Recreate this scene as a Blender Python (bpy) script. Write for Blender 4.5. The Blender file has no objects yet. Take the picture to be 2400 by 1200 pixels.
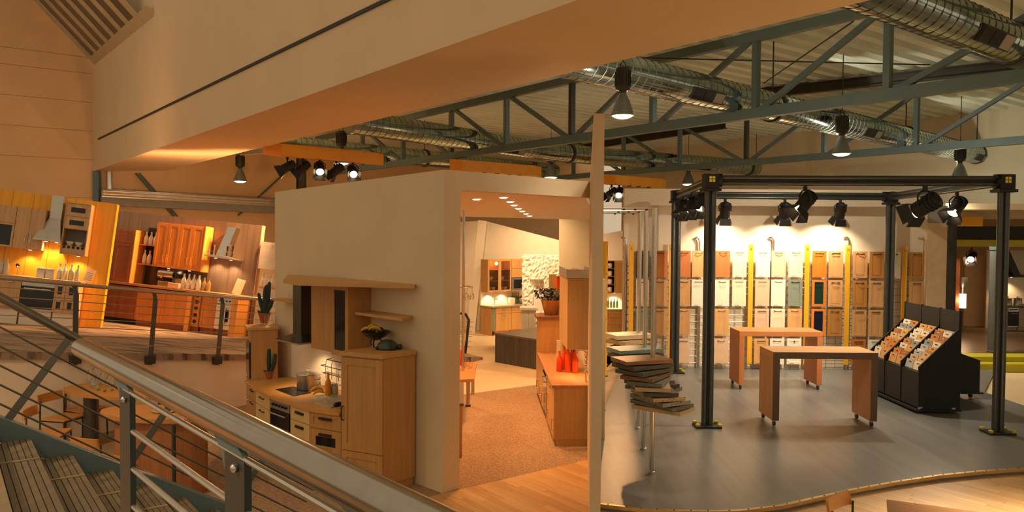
import bpy, math, random
from mathutils import Vector, Matrix
R = math.radians
V = Vector
random.seed(7)
SC = bpy.context.scene
COL = SC.collection

# ---------------------------------------------------------------- camera
FPX = 1800.0
EYE = 3.1
cam_d = bpy.data.cameras.new('camera')
cam_d.sensor_width = 36.0
cam_d.lens = FPX / 2400.0 * 36.0
cam_d.clip_start = 0.05
cam_d.clip_end = 200
cam = bpy.data.objects.new('camera', cam_d)
COL.objects.link(cam)
CM = Matrix.Translation((0, 0, EYE)) @ Matrix.Rotation(R(90 - 1.75), 4, 'X') @ Matrix.Rotation(R(0.4), 4, 'Z')
cam.matrix_world = CM
SC.camera = cam

# ---------------------------------------------------------------- world, exposure
world = bpy.data.worlds.new('World'); SC.world = world
world.use_nodes = True
_bg = world.node_tree.nodes['Background']
_bg.inputs[0].default_value = (1.0, 0.75, 0.48, 1)
_bg.inputs[1].default_value = 0.60
SC.view_settings.view_transform = 'Standard'
SC.view_settings.look = 'None'
SC.view_settings.exposure = 0.0
SC.view_settings.gamma = 1.0
SC.view_settings.use_curve_mapping = False

WARM = (1.0, 0.50, 0.20)
HALO = (1.0, 0.66, 0.36)
NEUT = (1.0, 0.86, 0.64)

def lamp_spot(loc, target, watt, col, deg, blend=0.5, size=0.05, parent=None, name='bulb_light'):
    d = bpy.data.lights.new(name, 'SPOT'); d.energy = watt; d.color = col
    d.spot_size = R(deg); d.spot_blend = blend; d.shadow_soft_size = size
    o = bpy.data.objects.new(name, d); COL.objects.link(o)
    dirv = (V(target) - V(loc)).normalized()
    o.matrix_world = Matrix.Translation(loc) @ dirv.to_track_quat('-Z', 'Y').to_matrix().to_4x4()
    return o

def lamp_point(loc, watt, col, size=0.1, name='bulb_light'):
    d = bpy.data.lights.new(name, 'POINT'); d.energy = watt; d.color = col; d.shadow_soft_size = size
    o = bpy.data.objects.new(name, d); COL.objects.link(o); o.location = loc
    return o

def lamp_area(loc, target, sx, sy, watt, col, name='lamp_light', spread=180):
    d = bpy.data.lights.new(name, 'AREA'); d.energy = watt; d.color = col; d.shape = 'RECTANGLE'
    d.size = sx; d.size_y = sy; d.spread = R(spread)
    o = bpy.data.objects.new(name, d); COL.objects.link(o)
    dirv = (V(target) - V(loc)).normalized()
    o.matrix_world = Matrix.Translation(loc) @ dirv.to_track_quat('-Z', 'Y').to_matrix().to_4x4()
    return o

# ---------------------------------------------------------------- pixel helpers (photo pixels, 2400x1200)
CR = CM.to_3x3()
CO = V((0, 0, EYE))
def ray(px, py):
    return CR @ V(((px - 1200) / FPX, -(py - 600) / FPX, -1))
def D(px, py, y):
    d = ray(px, py); return CO + d * (y / d.y)
def Z(px, py, z):
    d = ray(px, py); return CO + d * ((z - EYE) / d.z)
def PL(px, py, p0, n):
    d = ray(px, py); return CO + d * ((V(p0) - CO).dot(n) / d.dot(n))
TD = V((-0.602, 0.7985, 0)).normalized()      # direction of trusses and bulkhead
UD = V((0.7985, 0.602, 0)).normalized()       # direction of ducts and the long left wall

def frame(o, xdir, up=(0, 0, 1)):
    z = V(up).normalized(); x = V(xdir); x = (x - z * x.dot(z)).normalized(); y = z.cross(x)
    m = Matrix((x, y, z)).transposed().to_4x4(); m.translation = V(o); return m
def loc_on(F, px, py, y):
    """local (x, z) of frame F where the pixel's ray meets the plane local-y = y"""
    p0 = F @ V((0, y, 0)); n = F.to_3x3() @ V((0, 1, 0))
    q = F.inverted() @ PL(px, py, p0, n); return q.x, q.z
def loc_at(F, px, py, z):
    p0 = F @ V((0, 0, z)); n = F.to_3x3() @ V((0, 0, 1))
    q = F.inverted() @ PL(px, py, p0, n); return q.x, q.y

# ---------------------------------------------------------------- materials
MATS = {}
def _ins(b, name, v):
    if name in b.inputs: b.inputs[name].default_value = v
def srgb(r, g, b):
    f = lambda c: (c / 255 / 12.92) if c / 255 <= 0.04045 else ((c / 255 + 0.055) / 1.055) ** 2.4
    return (f(r), f(g), f(b))
def pm(name, col, rough=0.5, metal=0.0, var=0.08, scale=6.0, bump=0.0, trans=0.0, ior=1.45, emit=None, estr=0.0, alpha=1.0, coat=0.0):
    if name in MATS: return MATS[name]
    m = bpy.data.materials.new(name); m.use_nodes = True
    nt = m.node_tree; b = nt.nodes['Principled BSDF']
    _ins(b, 'Roughness', rough); _ins(b, 'Metallic', metal); _ins(b, 'Transmission Weight', trans); _ins(b, 'IOR', ior)
    _ins(b, 'Alpha', alpha); _ins(b, 'Coat Weight', coat)
    b.inputs['Base Color'].default_value = (*col, 1)
    if emit:
        b.inputs['Emission Color'].default_value = (*emit, 1); b.inputs['Emission Strength'].default_value = estr
    if var > 0:
        tc = nt.nodes.new('ShaderNodeTexCoord'); n = nt.nodes.new('ShaderNodeTexNoise')
        n.inputs['Scale'].default_value = scale; n.inputs['Detail'].default_value = 4
        nt.links.new(tc.outputs['Object'], n.inputs['Vector'])
        mr = nt.nodes.new('ShaderNodeMapRange')
        mr.inputs[1].default_value = 0.3; mr.inputs[2].default_value = 0.7; mr.inputs[3].default_value = 1 - var; mr.inputs[4].default_value = 1 + var
        mx = nt.nodes.new('ShaderNodeVectorMath'); mx.operation = 'SCALE'; mx.inputs[0].default_value = col
        nt.links.new(n.outputs['Fac'], mr.inputs[0]); nt.links.new(mr.outputs[0], mx.inputs['Scale'])
        nt.links.new(mx.outputs[0], b.inputs['Base Color'])
        if bump > 0:
            bp = nt.nodes.new('ShaderNodeBump'); bp.inputs['Strength'].default_value = bump; bp.inputs['Distance'].default_value = 0.01
            nt.links.new(n.outputs['Fac'], bp.inputs['Height']); nt.links.new(bp.outputs[0], b.inputs['Normal'])
    MATS[name] = m
    return m
def wood(name, col, dark=0.72, axis=2, rough=0.45, freq=22.0, mix=1.0):
    if name in MATS: return MATS[name]
    m = bpy.data.materials.new(name); m.use_nodes = True
    nt = m.node_tree; b = nt.nodes['Principled BSDF']; _ins(b, 'Roughness', rough)
    tc = nt.nodes.new('ShaderNodeTexCoord'); mp = nt.nodes.new('ShaderNodeMapping')
    s = [freq] * 3; s[axis] = freq * 0.045
    mp.inputs['Scale'].default_value = s
    n = nt.nodes.new('ShaderNodeTexNoise'); n.inputs['Scale'].default_value = 1.0; n.inputs['Detail'].default_value = 6
    n.inputs['Roughness'].default_value = 0.6; n.inputs['Distortion'].default_value = 0.4
    cr = nt.nodes.new('ShaderNodeValToRGB')
    cr.color_ramp.elements[0].position = 0.32; cr.color_ramp.elements[1].position = 0.68
    cr.color_ramp.elements[0].color = (*[c * dark for c in col], 1)
    cr.color_ramp.elements[1].color = (*[min(1, c * 1.08) for c in col], 1)
    nt.links.new(tc.outputs['Object'], mp.inputs['Vector']); nt.links.new(mp.outputs[0], n.inputs['Vector'])
    nt.links.new(n.outputs['Fac'], cr.inputs['Fac']); nt.links.new(cr.outputs[0], b.inputs['Base Color'])
    MATS[name] = m
    return m
def emi(name, col, s):
    if name in MATS: return MATS[name]
    m = bpy.data.materials.new(name); m.use_nodes = True
    nt = m.node_tree; b = nt.nodes['Principled BSDF']
    b.inputs['Base Color'].default_value = (*col, 1)
    b.inputs['Emission Color'].default_value = (*col, 1); b.inputs['Emission Strength'].default_value = s
    MATS[name] = m
    return m

# ---------------------------------------------------------------- mesh collector
class MB:
    def __init__(s, M=None): s.v = []; s.f = []; s.M = M
    def add(s, vs, fs):
        o = len(s.v)
        for p in vs:
            p = V(p); s.v.append(tuple(s.M @ p) if s.M else tuple(p))
        s.f += [tuple(i + o for i in f) for f in fs]
        return s
    def box(s, x0, x1, y0, y1, z0, z1):
        if x0 > x1: x0, x1 = x1, x0
        if y0 > y1: y0, y1 = y1, y0
        if z0 > z1: z0, z1 = z1, z0
        return s.add([(x0,y0,z0),(x1,y0,z0),(x1,y1,z0),(x0,y1,z0),(x0,y0,z1),(x1,y0,z1),(x1,y1,z1),(x0,y1,z1)],
                     [(0,3,2,1),(4,5,6,7),(0,1,5,4),(1,2,6,5),(2,3,7,6),(3,0,4,7)])
    def hexa(s, b, t):
        """bottom quad b (counter-clockwise seen from above), top quad t"""
        return s.add(list(b) + list(t), [(0,3,2,1),(4,5,6,7),(0,1,5,4),(1,2,6,5),(2,3,7,6),(3,0,4,7)])
    def bar(s, a, b, w, h, up=(0, 0, 1)):
        a = V(a); b = V(b); d = (b - a).normalized(); u = V(up)
        if abs(d.dot(u)) > 0.98: u = V((0, 1, 0)) if abs(d.y) < 0.9 else V((1, 0, 0))
        x = d.cross(u).normalized(); z = x.cross(d)
        q = [(-1,-1),(1,-1),(1,1),(-1,1)]
        A = [a + x * (i * w / 2) + z * (j * h / 2) for i, j in q]; B = [b + x * (i * w / 2) + z * (j * h / 2) for i, j in q]
        return s.add(A + B, [(0,1,2,3),(7,6,5,4),(0,4,5,1),(1,5,6,2),(2,6,7,3),(3,7,4,0)])
    def tube(s, pts, r, seg=8, cap=True):
        pts = [V(p) for p in pts]; n = len(pts)
        rs = r if isinstance(r, (list, tuple)) else [r] * n
        vs = []; fs = []; x = None
        for i, p in enumerate(pts):
            d = (pts[min(i + 1, n - 1)] - pts[max(i - 1, 0)]).normalized()
            if x is None:
                u = V((0, 0, 1)) if abs(d.z) < 0.9 else V((1, 0, 0)); x = d.cross(u).normalized()
            else:
                x = (x - d * x.dot(d)).normalized()
            y = d.cross(x)
            for k in range(seg):
                a = 2 * math.pi * k / seg; vs.append(p + (x * math.cos(a) + y * math.sin(a)) * rs[i])
        for i in range(n - 1):
            for k in range(seg):
                k2 = (k + 1) % seg
                fs.append((i*seg+k, i*seg+k2, (i+1)*seg+k2, (i+1)*seg+k))
        if cap:
            fs.append(tuple(range(seg - 1, -1, -1))); fs.append(tuple((n - 1) * seg + k for k in range(seg)))
        return s.add(vs, fs)
    def lathe(s, prof, c=(0, 0, 0), seg=14, axis=None, cap=True):
        c = V(c); vs = []; fs = []; n = len(prof)
        if axis is None: ax = Matrix.Identity(3)
        else: ax = V(axis).normalized().to_track_quat('Z', 'Y').to_matrix()
        for r, z in prof:
            for k in range(seg):
                a = 2 * math.pi * k / seg
                vs.append(c + ax @ V((r * math.cos(a), r * math.sin(a), z)))
        for i in range(n - 1):
            for k in range(seg):
                k2 = (k + 1) % seg
                fs.append((i*seg+k, i*seg+k2, (i+1)*seg+k2, (i+1)*seg+k))
        if cap and prof[0][0] > 1e-6: fs.append(tuple(range(seg - 1, -1, -1)))
        if cap and prof[-1][0] > 1e-6: fs.append(tuple((n - 1) * seg + k for k in range(seg)))
        return s.add(vs, fs)
    def prism(s, pts, z0, z1):
        n = len(pts)
        a = sum(pts[i][0] * pts[(i+1) % n][1] - pts[(i+1) % n][0] * pts[i][1] for i in range(n))
        if a < 0: pts = pts[::-1]
        return s.add([(p[0], p[1], z0) for p in pts] + [(p[0], p[1], z1) for p in pts],
                     [tuple(range(n - 1, -1, -1)), tuple(range(n, 2 * n))] + [(i, (i+1) % n, n + (i+1) % n, n + i) for i in range(n)])
    def prism_xz(s, pts, y0, y1):
        n = len(pts)
        a = sum(pts[i][0] * pts[(i+1) % n][1] - pts[(i+1) % n][0] * pts[i][1] for i in range(n))
        if a < 0: pts = pts[::-1]
        return s.add([(p[0], y0, p[1]) for p in pts] + [(p[0], y1, p[1]) for p in pts],
                     [tuple(range(n)), tuple(range(2 * n - 1, n - 1, -1))] + [(i, n + i, n + (i+1) % n, (i+1) % n) for i in range(n)])
    def prism_yz(s, pts, x0, x1):
        n = len(pts)
        a = sum(pts[i][0] * pts[(i+1) % n][1] - pts[(i+1) % n][0] * pts[i][1] for i in range(n))
        if a < 0: pts = pts[::-1]
        return s.add([(x0, p[0], p[1]) for p in pts] + [(x1, p[0], p[1]) for p in pts],
                     [tuple(range(n - 1, -1, -1)), tuple(range(n, 2 * n))] + [(i, (i+1) % n, n + (i+1) % n, n + i) for i in range(n)])
    def ball(s, c, r, seg=10, rings=6, sq=(1, 1, 1)):
        c = V(c); vs = [c + V((0, 0, -r * sq[2]))]; fs = []
        for i in range(1, rings):
            t = math.pi * i / rings
            for k in range(seg):
                a = 2 * math.pi * k / seg
                vs.append(c + V((r * math.sin(t) * math.cos(a) * sq[0], r * math.sin(t) * math.sin(a) * sq[1], -r * math.cos(t) * sq[2])))
        vs.append(c + V((0, 0, r * sq[2]))); top = len(vs) - 1
        for k in range(seg):
            k2 = (k + 1) % seg
            fs.append((0, 1 + k2, 1 + k))
            for i in range(rings - 2):
                a = 1 + i * seg; fs.append((a + k, a + k2, a + seg + k2, a + seg + k))
            fs.append((top, 1 + (rings - 2) * seg + k, 1 + (rings - 2) * seg + k2))
        return s.add(vs, fs)
    def mesh(s, name):
        me = bpy.data.meshes.new(name); me.from_pydata(s.v, [], s.f); me.validate(); me.update()
        me.polygons.foreach_set('use_smooth', [True] * len(me.polygons))
        me.set_sharp_from_angle(angle=R(38))
        return me
    def build(s, name, mat, parent=None, bevel=0.0):
        me = s.mesh(name); me.materials.append(mat)
        o = bpy.data.objects.new(name, me); COL.objects.link(o)
        if parent is not None: o.parent = parent
        if bevel > 0:
            b = o.modifiers.new('bevel', 'BEVEL'); b.width = bevel; b.segments = 2; b.limit_method = 'ANGLE'; b.angle_limit = R(40)
        return o

def put(me, name, parent=None, M=None, mat=None):
    o = bpy.data.objects.new(name, me); COL.objects.link(o)
    if parent is not None: o.parent = parent
    if M is not None: o.matrix_local = M
    return o
def tag(o, label, cat, group=None):
    o['label'] = label; o['category'] = cat
    if group: o['group'] = group
    return o
def thing(name, label, cat, M=None, group=None):
    o = bpy.data.objects.new(name, None); COL.objects.link(o); o.empty_display_size = 0.1
    if M is not None: o.matrix_world = M if isinstance(M, Matrix) else Matrix.Translation(M)
    return tag(o, label, cat, group)
def struct(o):
    o['kind'] = 'structure'; return o
def copy_tree(o, label=None, M=None, group=None, parent=None):
    c = o.copy(); COL.objects.link(c)
    if parent is not None: c.parent = parent
    if label: c['label'] = label
    if group: c['group'] = group
    if M is not None: c.matrix_world = M
    for ch in list(o.children):
        copy_tree(ch, parent=c)
    return c
def TR(x, y, z): return Matrix.Translation((x, y, z))
def RZ(deg): return Matrix.Rotation(R(deg), 4, 'Z')
ORD = ['first', 'second', 'third', 'fourth', 'fifth', 'sixth', 'seventh', 'eighth', 'ninth', 'tenth', 'eleventh', 'twelfth', 'thirteenth', 'fourteenth', 'fifteenth', 'sixteenth']
# ================================================================ palette
M_WALL = pm('paint_beige', (0.76, 0.52, 0.29), 0.85, var=0.04, scale=1.5)
M_WALLG = pm('paint_greige', (0.66, 0.53, 0.34), 0.85, var=0.04, scale=1.5)
M_WHITE = pm('paint_white', (0.80, 0.70, 0.55), 0.8, var=0.03)
M_STEEL = pm('painted_steel', (0.12, 0.185, 0.20), 0.5, 0.2, var=0.06)
M_STEELD = pm('dark_steel', (0.045, 0.047, 0.042), 0.5, 0.3, var=0.05)
M_INOX = pm('stainless', (0.62, 0.60, 0.56), 0.22, 1.0, var=0.05, scale=30)
M_INOXR = pm('brushed_stainless', (0.55, 0.53, 0.49), 0.38, 1.0, var=0.06, scale=40)
M_GALV = pm('galvanised', (0.40, 0.50, 0.48), 0.13, 1.0, var=0.25, scale=5)
M_BLACK = pm('black_matt', (0.012, 0.013, 0.013), 0.55, var=0.1)
M_YELLOW = pm('yellow_paint', (0.85, 0.42, 0.015), 0.5, var=0.05)
M_YGREEN = pm('yellow_green', (0.50, 0.42, 0.015), 0.5, var=0.05)
M_GLASS = pm('clear_glass', (0.95, 0.97, 0.95), 0.03, var=0, trans=1.0)
M_DARKGLASS = pm('dark_glass', (0.012, 0.014, 0.015), 0.08, var=0)
M_GREY = pm('grey_paint', (0.30, 0.29, 0.26), 0.6)
M_BEECH = wood('beech', (0.66, 0.37, 0.13), 0.80)
M_BEECHX = wood('beech_across', (0.66, 0.37, 0.13), 0.80, axis=0)
M_MAPLE = wood('maple', (0.72, 0.50, 0.24), 0.86)
M_BULB = emi('bulb_glow', (1.0, 0.78, 0.5), 14.0)
M_BULBW = emi('bulb_warm', (1.0, 0.55, 0.22), 22.0)

def planemat_floor():
    m = bpy.data.materials.new('concrete_cream'); m.use_nodes = True
    return m
M_FLOOR = pm('cream_floor', (0.70, 0.52, 0.30), 0.45, var=0.06, scale=0.8)
M_CARPET = pm('speckled_carpet', (0.32, 0.20, 0.11), 0.95, var=0.45, scale=55, bump=0.3)
M_LAM = wood('grey_laminate', (0.165, 0.168, 0.16), 0.80, axis=1, rough=0.33, freq=9)
def streak_carpet():
    m = bpy.data.materials.new('streaked_carpet'); m.use_nodes = True
    nt = m.node_tree; b = nt.nodes['Principled BSDF']; _ins(b, 'Roughness', 0.95)
    tc = nt.nodes.new('ShaderNodeTexCoord'); mp = nt.nodes.new('ShaderNodeMapping')
    mp.inputs['Rotation'].default_value = (0, 0, R(-10)); mp.inputs['Scale'].default_value = (1.1, 5.5, 1)
    n = nt.nodes.new('ShaderNodeTexNoise'); n.inputs['Scale'].default_value = 1.0; n.inputs['Detail'].default_value = 5; n.inputs['Roughness'].default_value = 0.62
    cr = nt.nodes.new('ShaderNodeValToRGB')
    cr.color_ramp.elements[0].position = 0.38; cr.color_ramp.elements[0].color = (0.10, 0.075, 0.055, 1)
    cr.color_ramp.elements[1].position = 0.50; cr.color_ramp.elements[1].color = (0.34, 0.245, 0.165, 1)
    nt.links.new(tc.outputs['Object'], mp.inputs['Vector']); nt.links.new(mp.outputs[0], n.inputs['Vector'])
    nt.links.new(n.outputs['Fac'], cr.inputs['Fac']); nt.links.new(cr.outputs[0], b.inputs['Base Color'])
    return m
M_STREAK = streak_carpet()

def vplane(name, mat, p0, p1, z0, z1, th, top=None):
    """upright wall from p0 to p1 (plan points), th thick away to the left of p0->p1; top = (zA, zB)"""
    a = V((p0[0], p0[1], 0)); b = V((p1[0], p1[1], 0)); d = (b - a).normalized(); n = V((-d.y, d.x, 0)) * th
    za, zb = top if top else (z1, z1)
    m = MB()
    bot = [a, b, b + n, a + n]
    m.hexa([(p.x, p.y, z0) for p in bot], [(a.x, a.y, za), (b.x, b.y, zb), (b.x + n.x, b.y + n.y, zb), (a.x + n.x, a.y + n.y, za)])
    return struct(m.build(name, mat))

# ---------------------------------------------------------------- floors
o = MB().box(-40, 40, -35, 45, -0.12, 0.0).build('floor', wood('hall_parquet', (0.33, 0.235, 0.145), 0.85, axis=0, freq=6)); struct(o)
_cz = [Z(1000, 935, 0), Z(1087, 925, 0), Z(1253, 903, 0), Z(1400, 884, 0), V((1.3, 16.0, 0)), V((2.4, 17.6, 0)), V((9, 19, 0)), V((5, 27, 0)), V((-3, 27, 0)), V((-4.2, 14, 0))]
struct(MB().prism([(p.x, p.y) for p in _cz], 0.0, 0.004).build('floor_passage', M_FLOOR))
_cr = [Z(2300, 917, 0), Z(2420, 957, 0), V((14, 11, 0)), V((22, 14, 0)), V((22, 22, 0)), V((10.9, 22, 0)), V((10.0, 17.3, 0))]
struct(MB().prism([(p.x, p.y) for p in _cr], 0.0, 0.004).build('floor_right', M_FLOOR))
thr0 = Z(1070, 1153, 0); thr1 = Z(1375, 1080, 0)
cp = [thr0 - UD * 0.25, V((-2.0, 7.9, 0)), V((-4.3, 8.2, 0)), V((-4.3, 11.9, 0)), Z(1000, 935, 0), Z(1087, 925, 0), Z(1253, 903, 0), Z(1400, 884, 0), thr1 + UD * 0.35]
o = MB().prism([(p.x, p.y) for p in cp], 0.0, 0.006).build('floor_carpet', M_CARPET); struct(o)
# plank floor in front of the passage and below the stage: every plank is a piece
M_PLANK = [wood('plank_%d' % i, c, 0.80, axis=0, rough=0.35, freq=16) for i, c in enumerate([(0.62, 0.36, 0.145), (0.56, 0.31, 0.12), (0.66, 0.40, 0.17)])]
pf = bpy.data.objects.new('floor_planks', None); COL.objects.link(pf); struct(pf)
PW = 0.088
pmesh = []
for i in range(3):
    me = MB().box(0, 1.994, -PW / 2 + 0.0015, PW / 2 - 0.0015, 0, 0.012).mesh('plank'); me.materials.append(M_PLANK[i]); pmesh.append(me)
rp = random.Random(3)
for k in range(-32, 72):
    b0 = k * PW
    off = -rp.random() * 2.0
    for j in range(4):
        s0 = 0.0 if j == 0 else off + 2.0 * j
        s1 = off + 2.0 * (j + 1)
        if b0 > 0.9 and s1 < 1.2: continue
        if b0 < 0 and s0 > 3.4: continue
        s1 = min(s1, 6.0)
        if s1 - s0 < 0.05: continue
        p = thr1 + UD * b0 - TD * s0
        o = put(pmesh[rp.randrange(3)], 'plank', pf)
        M = frame(p, -TD); M = M @ Matrix.Diagonal(((s1 - s0) / 2.0, 1, 1, 1))
        o.matrix_local = M

# ---------------------------------------------------------------- stage with its curved front edge
STG = 0.08
edge_px = [(1400, 1181), (1450, 1187), (1520, 1194), (1600, 1198), (1680, 1199), (1740, 1197), (1830, 1186), (1920, 1166), (2000, 1148), (2100, 1130), (2200, 1115), (2300, 1105), (2400, 1098)]
edge = [Z(x, y, STG) for x, y in edge_px]
edge += [edge[-1] + V((1.0, 0.25, 0)), edge[-1] + V((2.5, 1.0, 0))]
back = [Z(2400, 951, STG), Z(2305, 918, STG), V((10.9, 17.24, 0)), V((2.5, 17.24, 0)), V((1.22, 11.3, 0))]
stage_poly = [(p.x, p.y) for p in edge + back]
o = MB().prism(stage_poly, 0.013, STG).build('floor_stage', M_LAM); struct(o)
tm = MB()
for i in range(len(edge) - 1):
    a, b = edge[i], edge[i + 1]; d = (b - a).normalized(); n = V((d.y, -d.x, 0))
    tm.hexa([a + n * 0.012 + V((0, 0, -0.035)), b + n * 0.012 + V((0, 0, -0.035)), b - n * 0.03 + V((0, 0, -0.035)), a - n * 0.03 + V((0, 0, -0.035))],
            [a + n * 0.012 + V((0, 0, 0.006)), b + n * 0.012 + V((0, 0, 0.006)), b - n * 0.03 + V((0, 0, 0.006)), a - n * 0.03 + V((0, 0, 0.006))])
trim = struct(tm.build('trim_1', pm('brass', (0.62, 0.46, 0.22), 0.32, 0.9, var=0.1, scale=10)))
rv = MB().lathe([(0.011, 0), (0.008, 0.005), (0, 0.006)], seg=6).mesh('rivet'); rv.materials.append(M_STEELD)
for i in range(len(edge) - 1):
    a, b = edge[i], edge[i + 1]; L = (b - a).length; n = max(1, int(L / 0.16)); d = (b - a).normalized(); nn = V((d.y, -d.x, 0))
    for k in range(n):
        q = a + (b - a) * ((k + 0.5) / n)
        put(rv, 'rivet', trim, Matrix.Translation((q.x - nn.x * 0.008, q.y - nn.y * 0.008, STG + 0.006)))

# ---------------------------------------------------------------- ramp platform of the two leaning kitchens
RN = V((0.1035, 0.0856, 1.0)).normalized()
RP0 = D(175, 826, 11.3)
def RP(px, py): return PL(px, py, RP0, RN)
def rampz(x, y): return RP0.z - (0.1035 * (x - RP0.x) + 0.0856 * (y - RP0.y))
ED = V((1.42, 1.8, 0)).normalized()
rA = RP0 - ED * 4.5; rB = RP0 + ED * 9.3
ring = [rA, rB, rB + TD * 11.0, V((-13.0, 25.5, 0)), rA + V((-8, 4, 0))]
top = [(p.x, p.y, rampz(p.x, p.y)) for p in ring]
m = MB(); m.add([(x, y, z) for x, y, z in top] + [(x, y, z - 0.11) for x, y, z in top],
                [(0, 1, 2, 3, 4), (9, 8, 7, 6, 5)] + [((i + 1) % 5, i, i + 5, (i + 1) % 5 + 5) for i in range(5)])
struct(m.build('floor_ramp', M_STREAK))
# painted fascia wall under the ramp edge, set back a little
inn = V((-ED.y, ED.x, 0)) * 0.05
a = rA + inn; b = rB - ED * 1.5 + inn
m = MB(); t = V((-ED.y, ED.x, 0)) * 0.15
m.hexa([(a.x, a.y, 0), (b.x, b.y, 0), (b.x + t.x, b.y + t.y, 0), (a.x + t.x, a.y + t.y, 0)],
       [(p.x, p.y, rampz(p.x, p.y) - 0.112) for p in (a, b, b + t, a + t)])
struct(m.build('wall_fascia', M_WHITE))

# ---------------------------------------------------------------- partition box with its opening, fin wall
CB = V((Z(1038, 1158, 0).x, Z(1038, 1158, 0).y, 0))
LD = V((-0.7071, 0.7071, 0)); RD = V((0.7071, 0.7071, 0))
m = MB()
p0, p1 = CB, CB + LD * 4.05
n = RD * 0.16
m.hexa([tuple(p1), tuple(p0), tuple(p0 + n), tuple(p1 + n)], [(p1.x, p1.y, 3.70), (p0.x, p0.y, 3.83), ((p0 + n).x, (p0 + n).y, 3.83), ((p1 + n).x, (p1 + n).y, 3.70)])
struct(m.build('wall_partition', M_WALLG))
# jamb (in line with the opening side) and lintel
m = MB(); F = frame(CB, RD)
m.M = F
m.box(0.161, 0.255, 0, 0.16, 0, 3.83)
m.box(0.255, 2.78, 0, 0.16, 3.60, 3.83)
struct(m.build('wall_lintel', M_WALLG))
m = MB()
q0 = D(1382, 1190, 7.9); q1 = D(1376, 1080, 11.0)
fx0, fx1 = q0.x, q1.x
zt0 = D(1393, 266, 7.9).z; zt1 = D(1380, 424, 11.0).z
m.hexa([(fx0, 7.9, 0.012), (fx0 + 0.112, 7.9, 0.012), (fx1 + 0.112, 11.0, 0.012), (fx1, 11.0, 0.012)], [(fx0, 7.9, zt0), (fx0 + 0.112, 7.9, zt0), (fx1 + 0.112, 11.0, zt1), (fx1, 11.0, zt1)])
struct(m.build('wall_fin', M_WALLG))
# sloping dropped ceiling of the passage
c0 = F @ V((0.0, 0.16, 3.605)); c1 = F @ V((2.78, 0.16, 3.605))
k0 = D(1060, 507, 16.3); CEILP = (c0, (c1 - c0).cross(k0 - c0).normalized()); k1 = PL(1400, 516, *CEILP)
m = MB(); up = V((0, 0, 0.08))
m.hexa([c0, c1, k1, k0], [c0 + up, c1 + up, k1 + up, k0 + up])
CEILP = (c0, (c1 - c0).cross(k0 - c0).normalized())
struct(m.build('ceiling_passage', M_WHITE))

# ---------------------------------------------------------------- far inner walls behind the passage
def facewall(name, mat, pts, y, th=0.12):
    q = [D(px, py, y) for px, py in pts]
    m = MB().prism_xz([(p.x, p.z) for p in q], y, y + th)
    return struct(m.build(name, mat))
facewall('wall_inner', M_WHITE, [(1050, 790), (1050, 522), (1134, 517), (1311, 563), (1311, 790)], 24.4)
facewall('wall_inner_side', M_WALLG, [(1311, 700), (1311, 512), (1392, 516), (1392, 700)], 21.0)
facewall('wall_inner_right', M_WHITE, [(1395, 800), (1395, 552), (1463, 540), (1463, 800)], 24.0)

# ---------------------------------------------------------------- display wall behind the stage
DWY = 17.25
w0 = D(1462, 600, DWY).x; w1 = D(2173, 600, DWY).x; wz = D(1800, 444, DWY).z
struct(MB().box(w0, w1, DWY, DWY + 0.2, 0.0, wz).build('wall_display', M_WHITE))

# ---------------------------------------------------------------- outer hall walls
ZB = 4.95
corner = Z(220, 401, ZB)
# the long left wall, laid in horizontal boards
wl = bpy.data.objects.new('wall_left', None); COL.objects.link(wl); struct(wl)
Lw = frame((corner.x, corner.y, 0), UD)
zs = [0.0, 1.4, 2.8, 4.1, 5.3, 6.2, 7.1, 8.0, 8.5, 11.5]
for i in range(len(zs) - 1):
    MB().box(-9, 0.0, 0, 0.1, zs[i] + 0.006, zs[i + 1] - 0.006).build('wall_board', M_WALL, wl).matrix_local = Lw
MB().box(-9, 0.0, 0.03, 0.14, 0, 11.5).build('wall_backing', M_WALLG, wl).matrix_local = Lw
struct(MB(Lw).box(0.0, 22, 0.0, 0.14, 0, 6.6).build('wall_back', M_WALL))
# far wall, parallel to the trusses
fw = Z(2400, 245, 6.5)
FWM = frame((fw.x, fw.y, 0), TD)            # x runs away to the left, y points left of that
m = MB(FWM)
m.box(2.3, 14.5, -0.2, 0.0, 0, 6.6)
m.box(-8, 2.3, -0.2, 0.0, 3.55, 6.6)
struct(m.build('wall_far', pm('paint_far', (0.56, 0.53, 0.41), 0.85, var=0.04, scale=1.5)))

# showroom niche beyond the far wall on the right
nx0 = D(2225, 700, 20.5).x
struct(MB().box(nx0 - 1.0, 26, 26.0, 26.2, 0, 3.9).build('wall_niche', M_WALL))
struct(MB().box(nx0 - 1.0, 26, 19.0, 26.2, 3.75, 3.9).build('ceiling_niche', M_WALLG))

# ---------------------------------------------------------------- corrugated roof
ROOF = 6.42
def roofpt(s, t, z): q = V((2, 14, 0)) + UD * s + TD * t; return (q.x, q.y, z)
prof = []
t = -24.0
while t < 26:
    prof += [(t, 0.0), (t + 0.17, 0.0), (t + 0.22, 0.10), (t + 0.35, 0.10)]; t += 0.40
m = MB(); vs = []; fs = []
for t, z in prof: vs += [roofpt(-3.0, t, ROOF + z), roofpt(14.5, t, ROOF + z)]
for i in range(len(prof) - 1): fs.append((2*i, 2*i + 1, 2*i + 3, 2*i + 2))
m.add(vs, fs)
RF = m.build('ceiling', pm('corrugated_sheet', (0.66, 0.74, 0.66), 0.5, 0.1, var=0.12, scale=0.7)); struct(RF)

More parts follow.
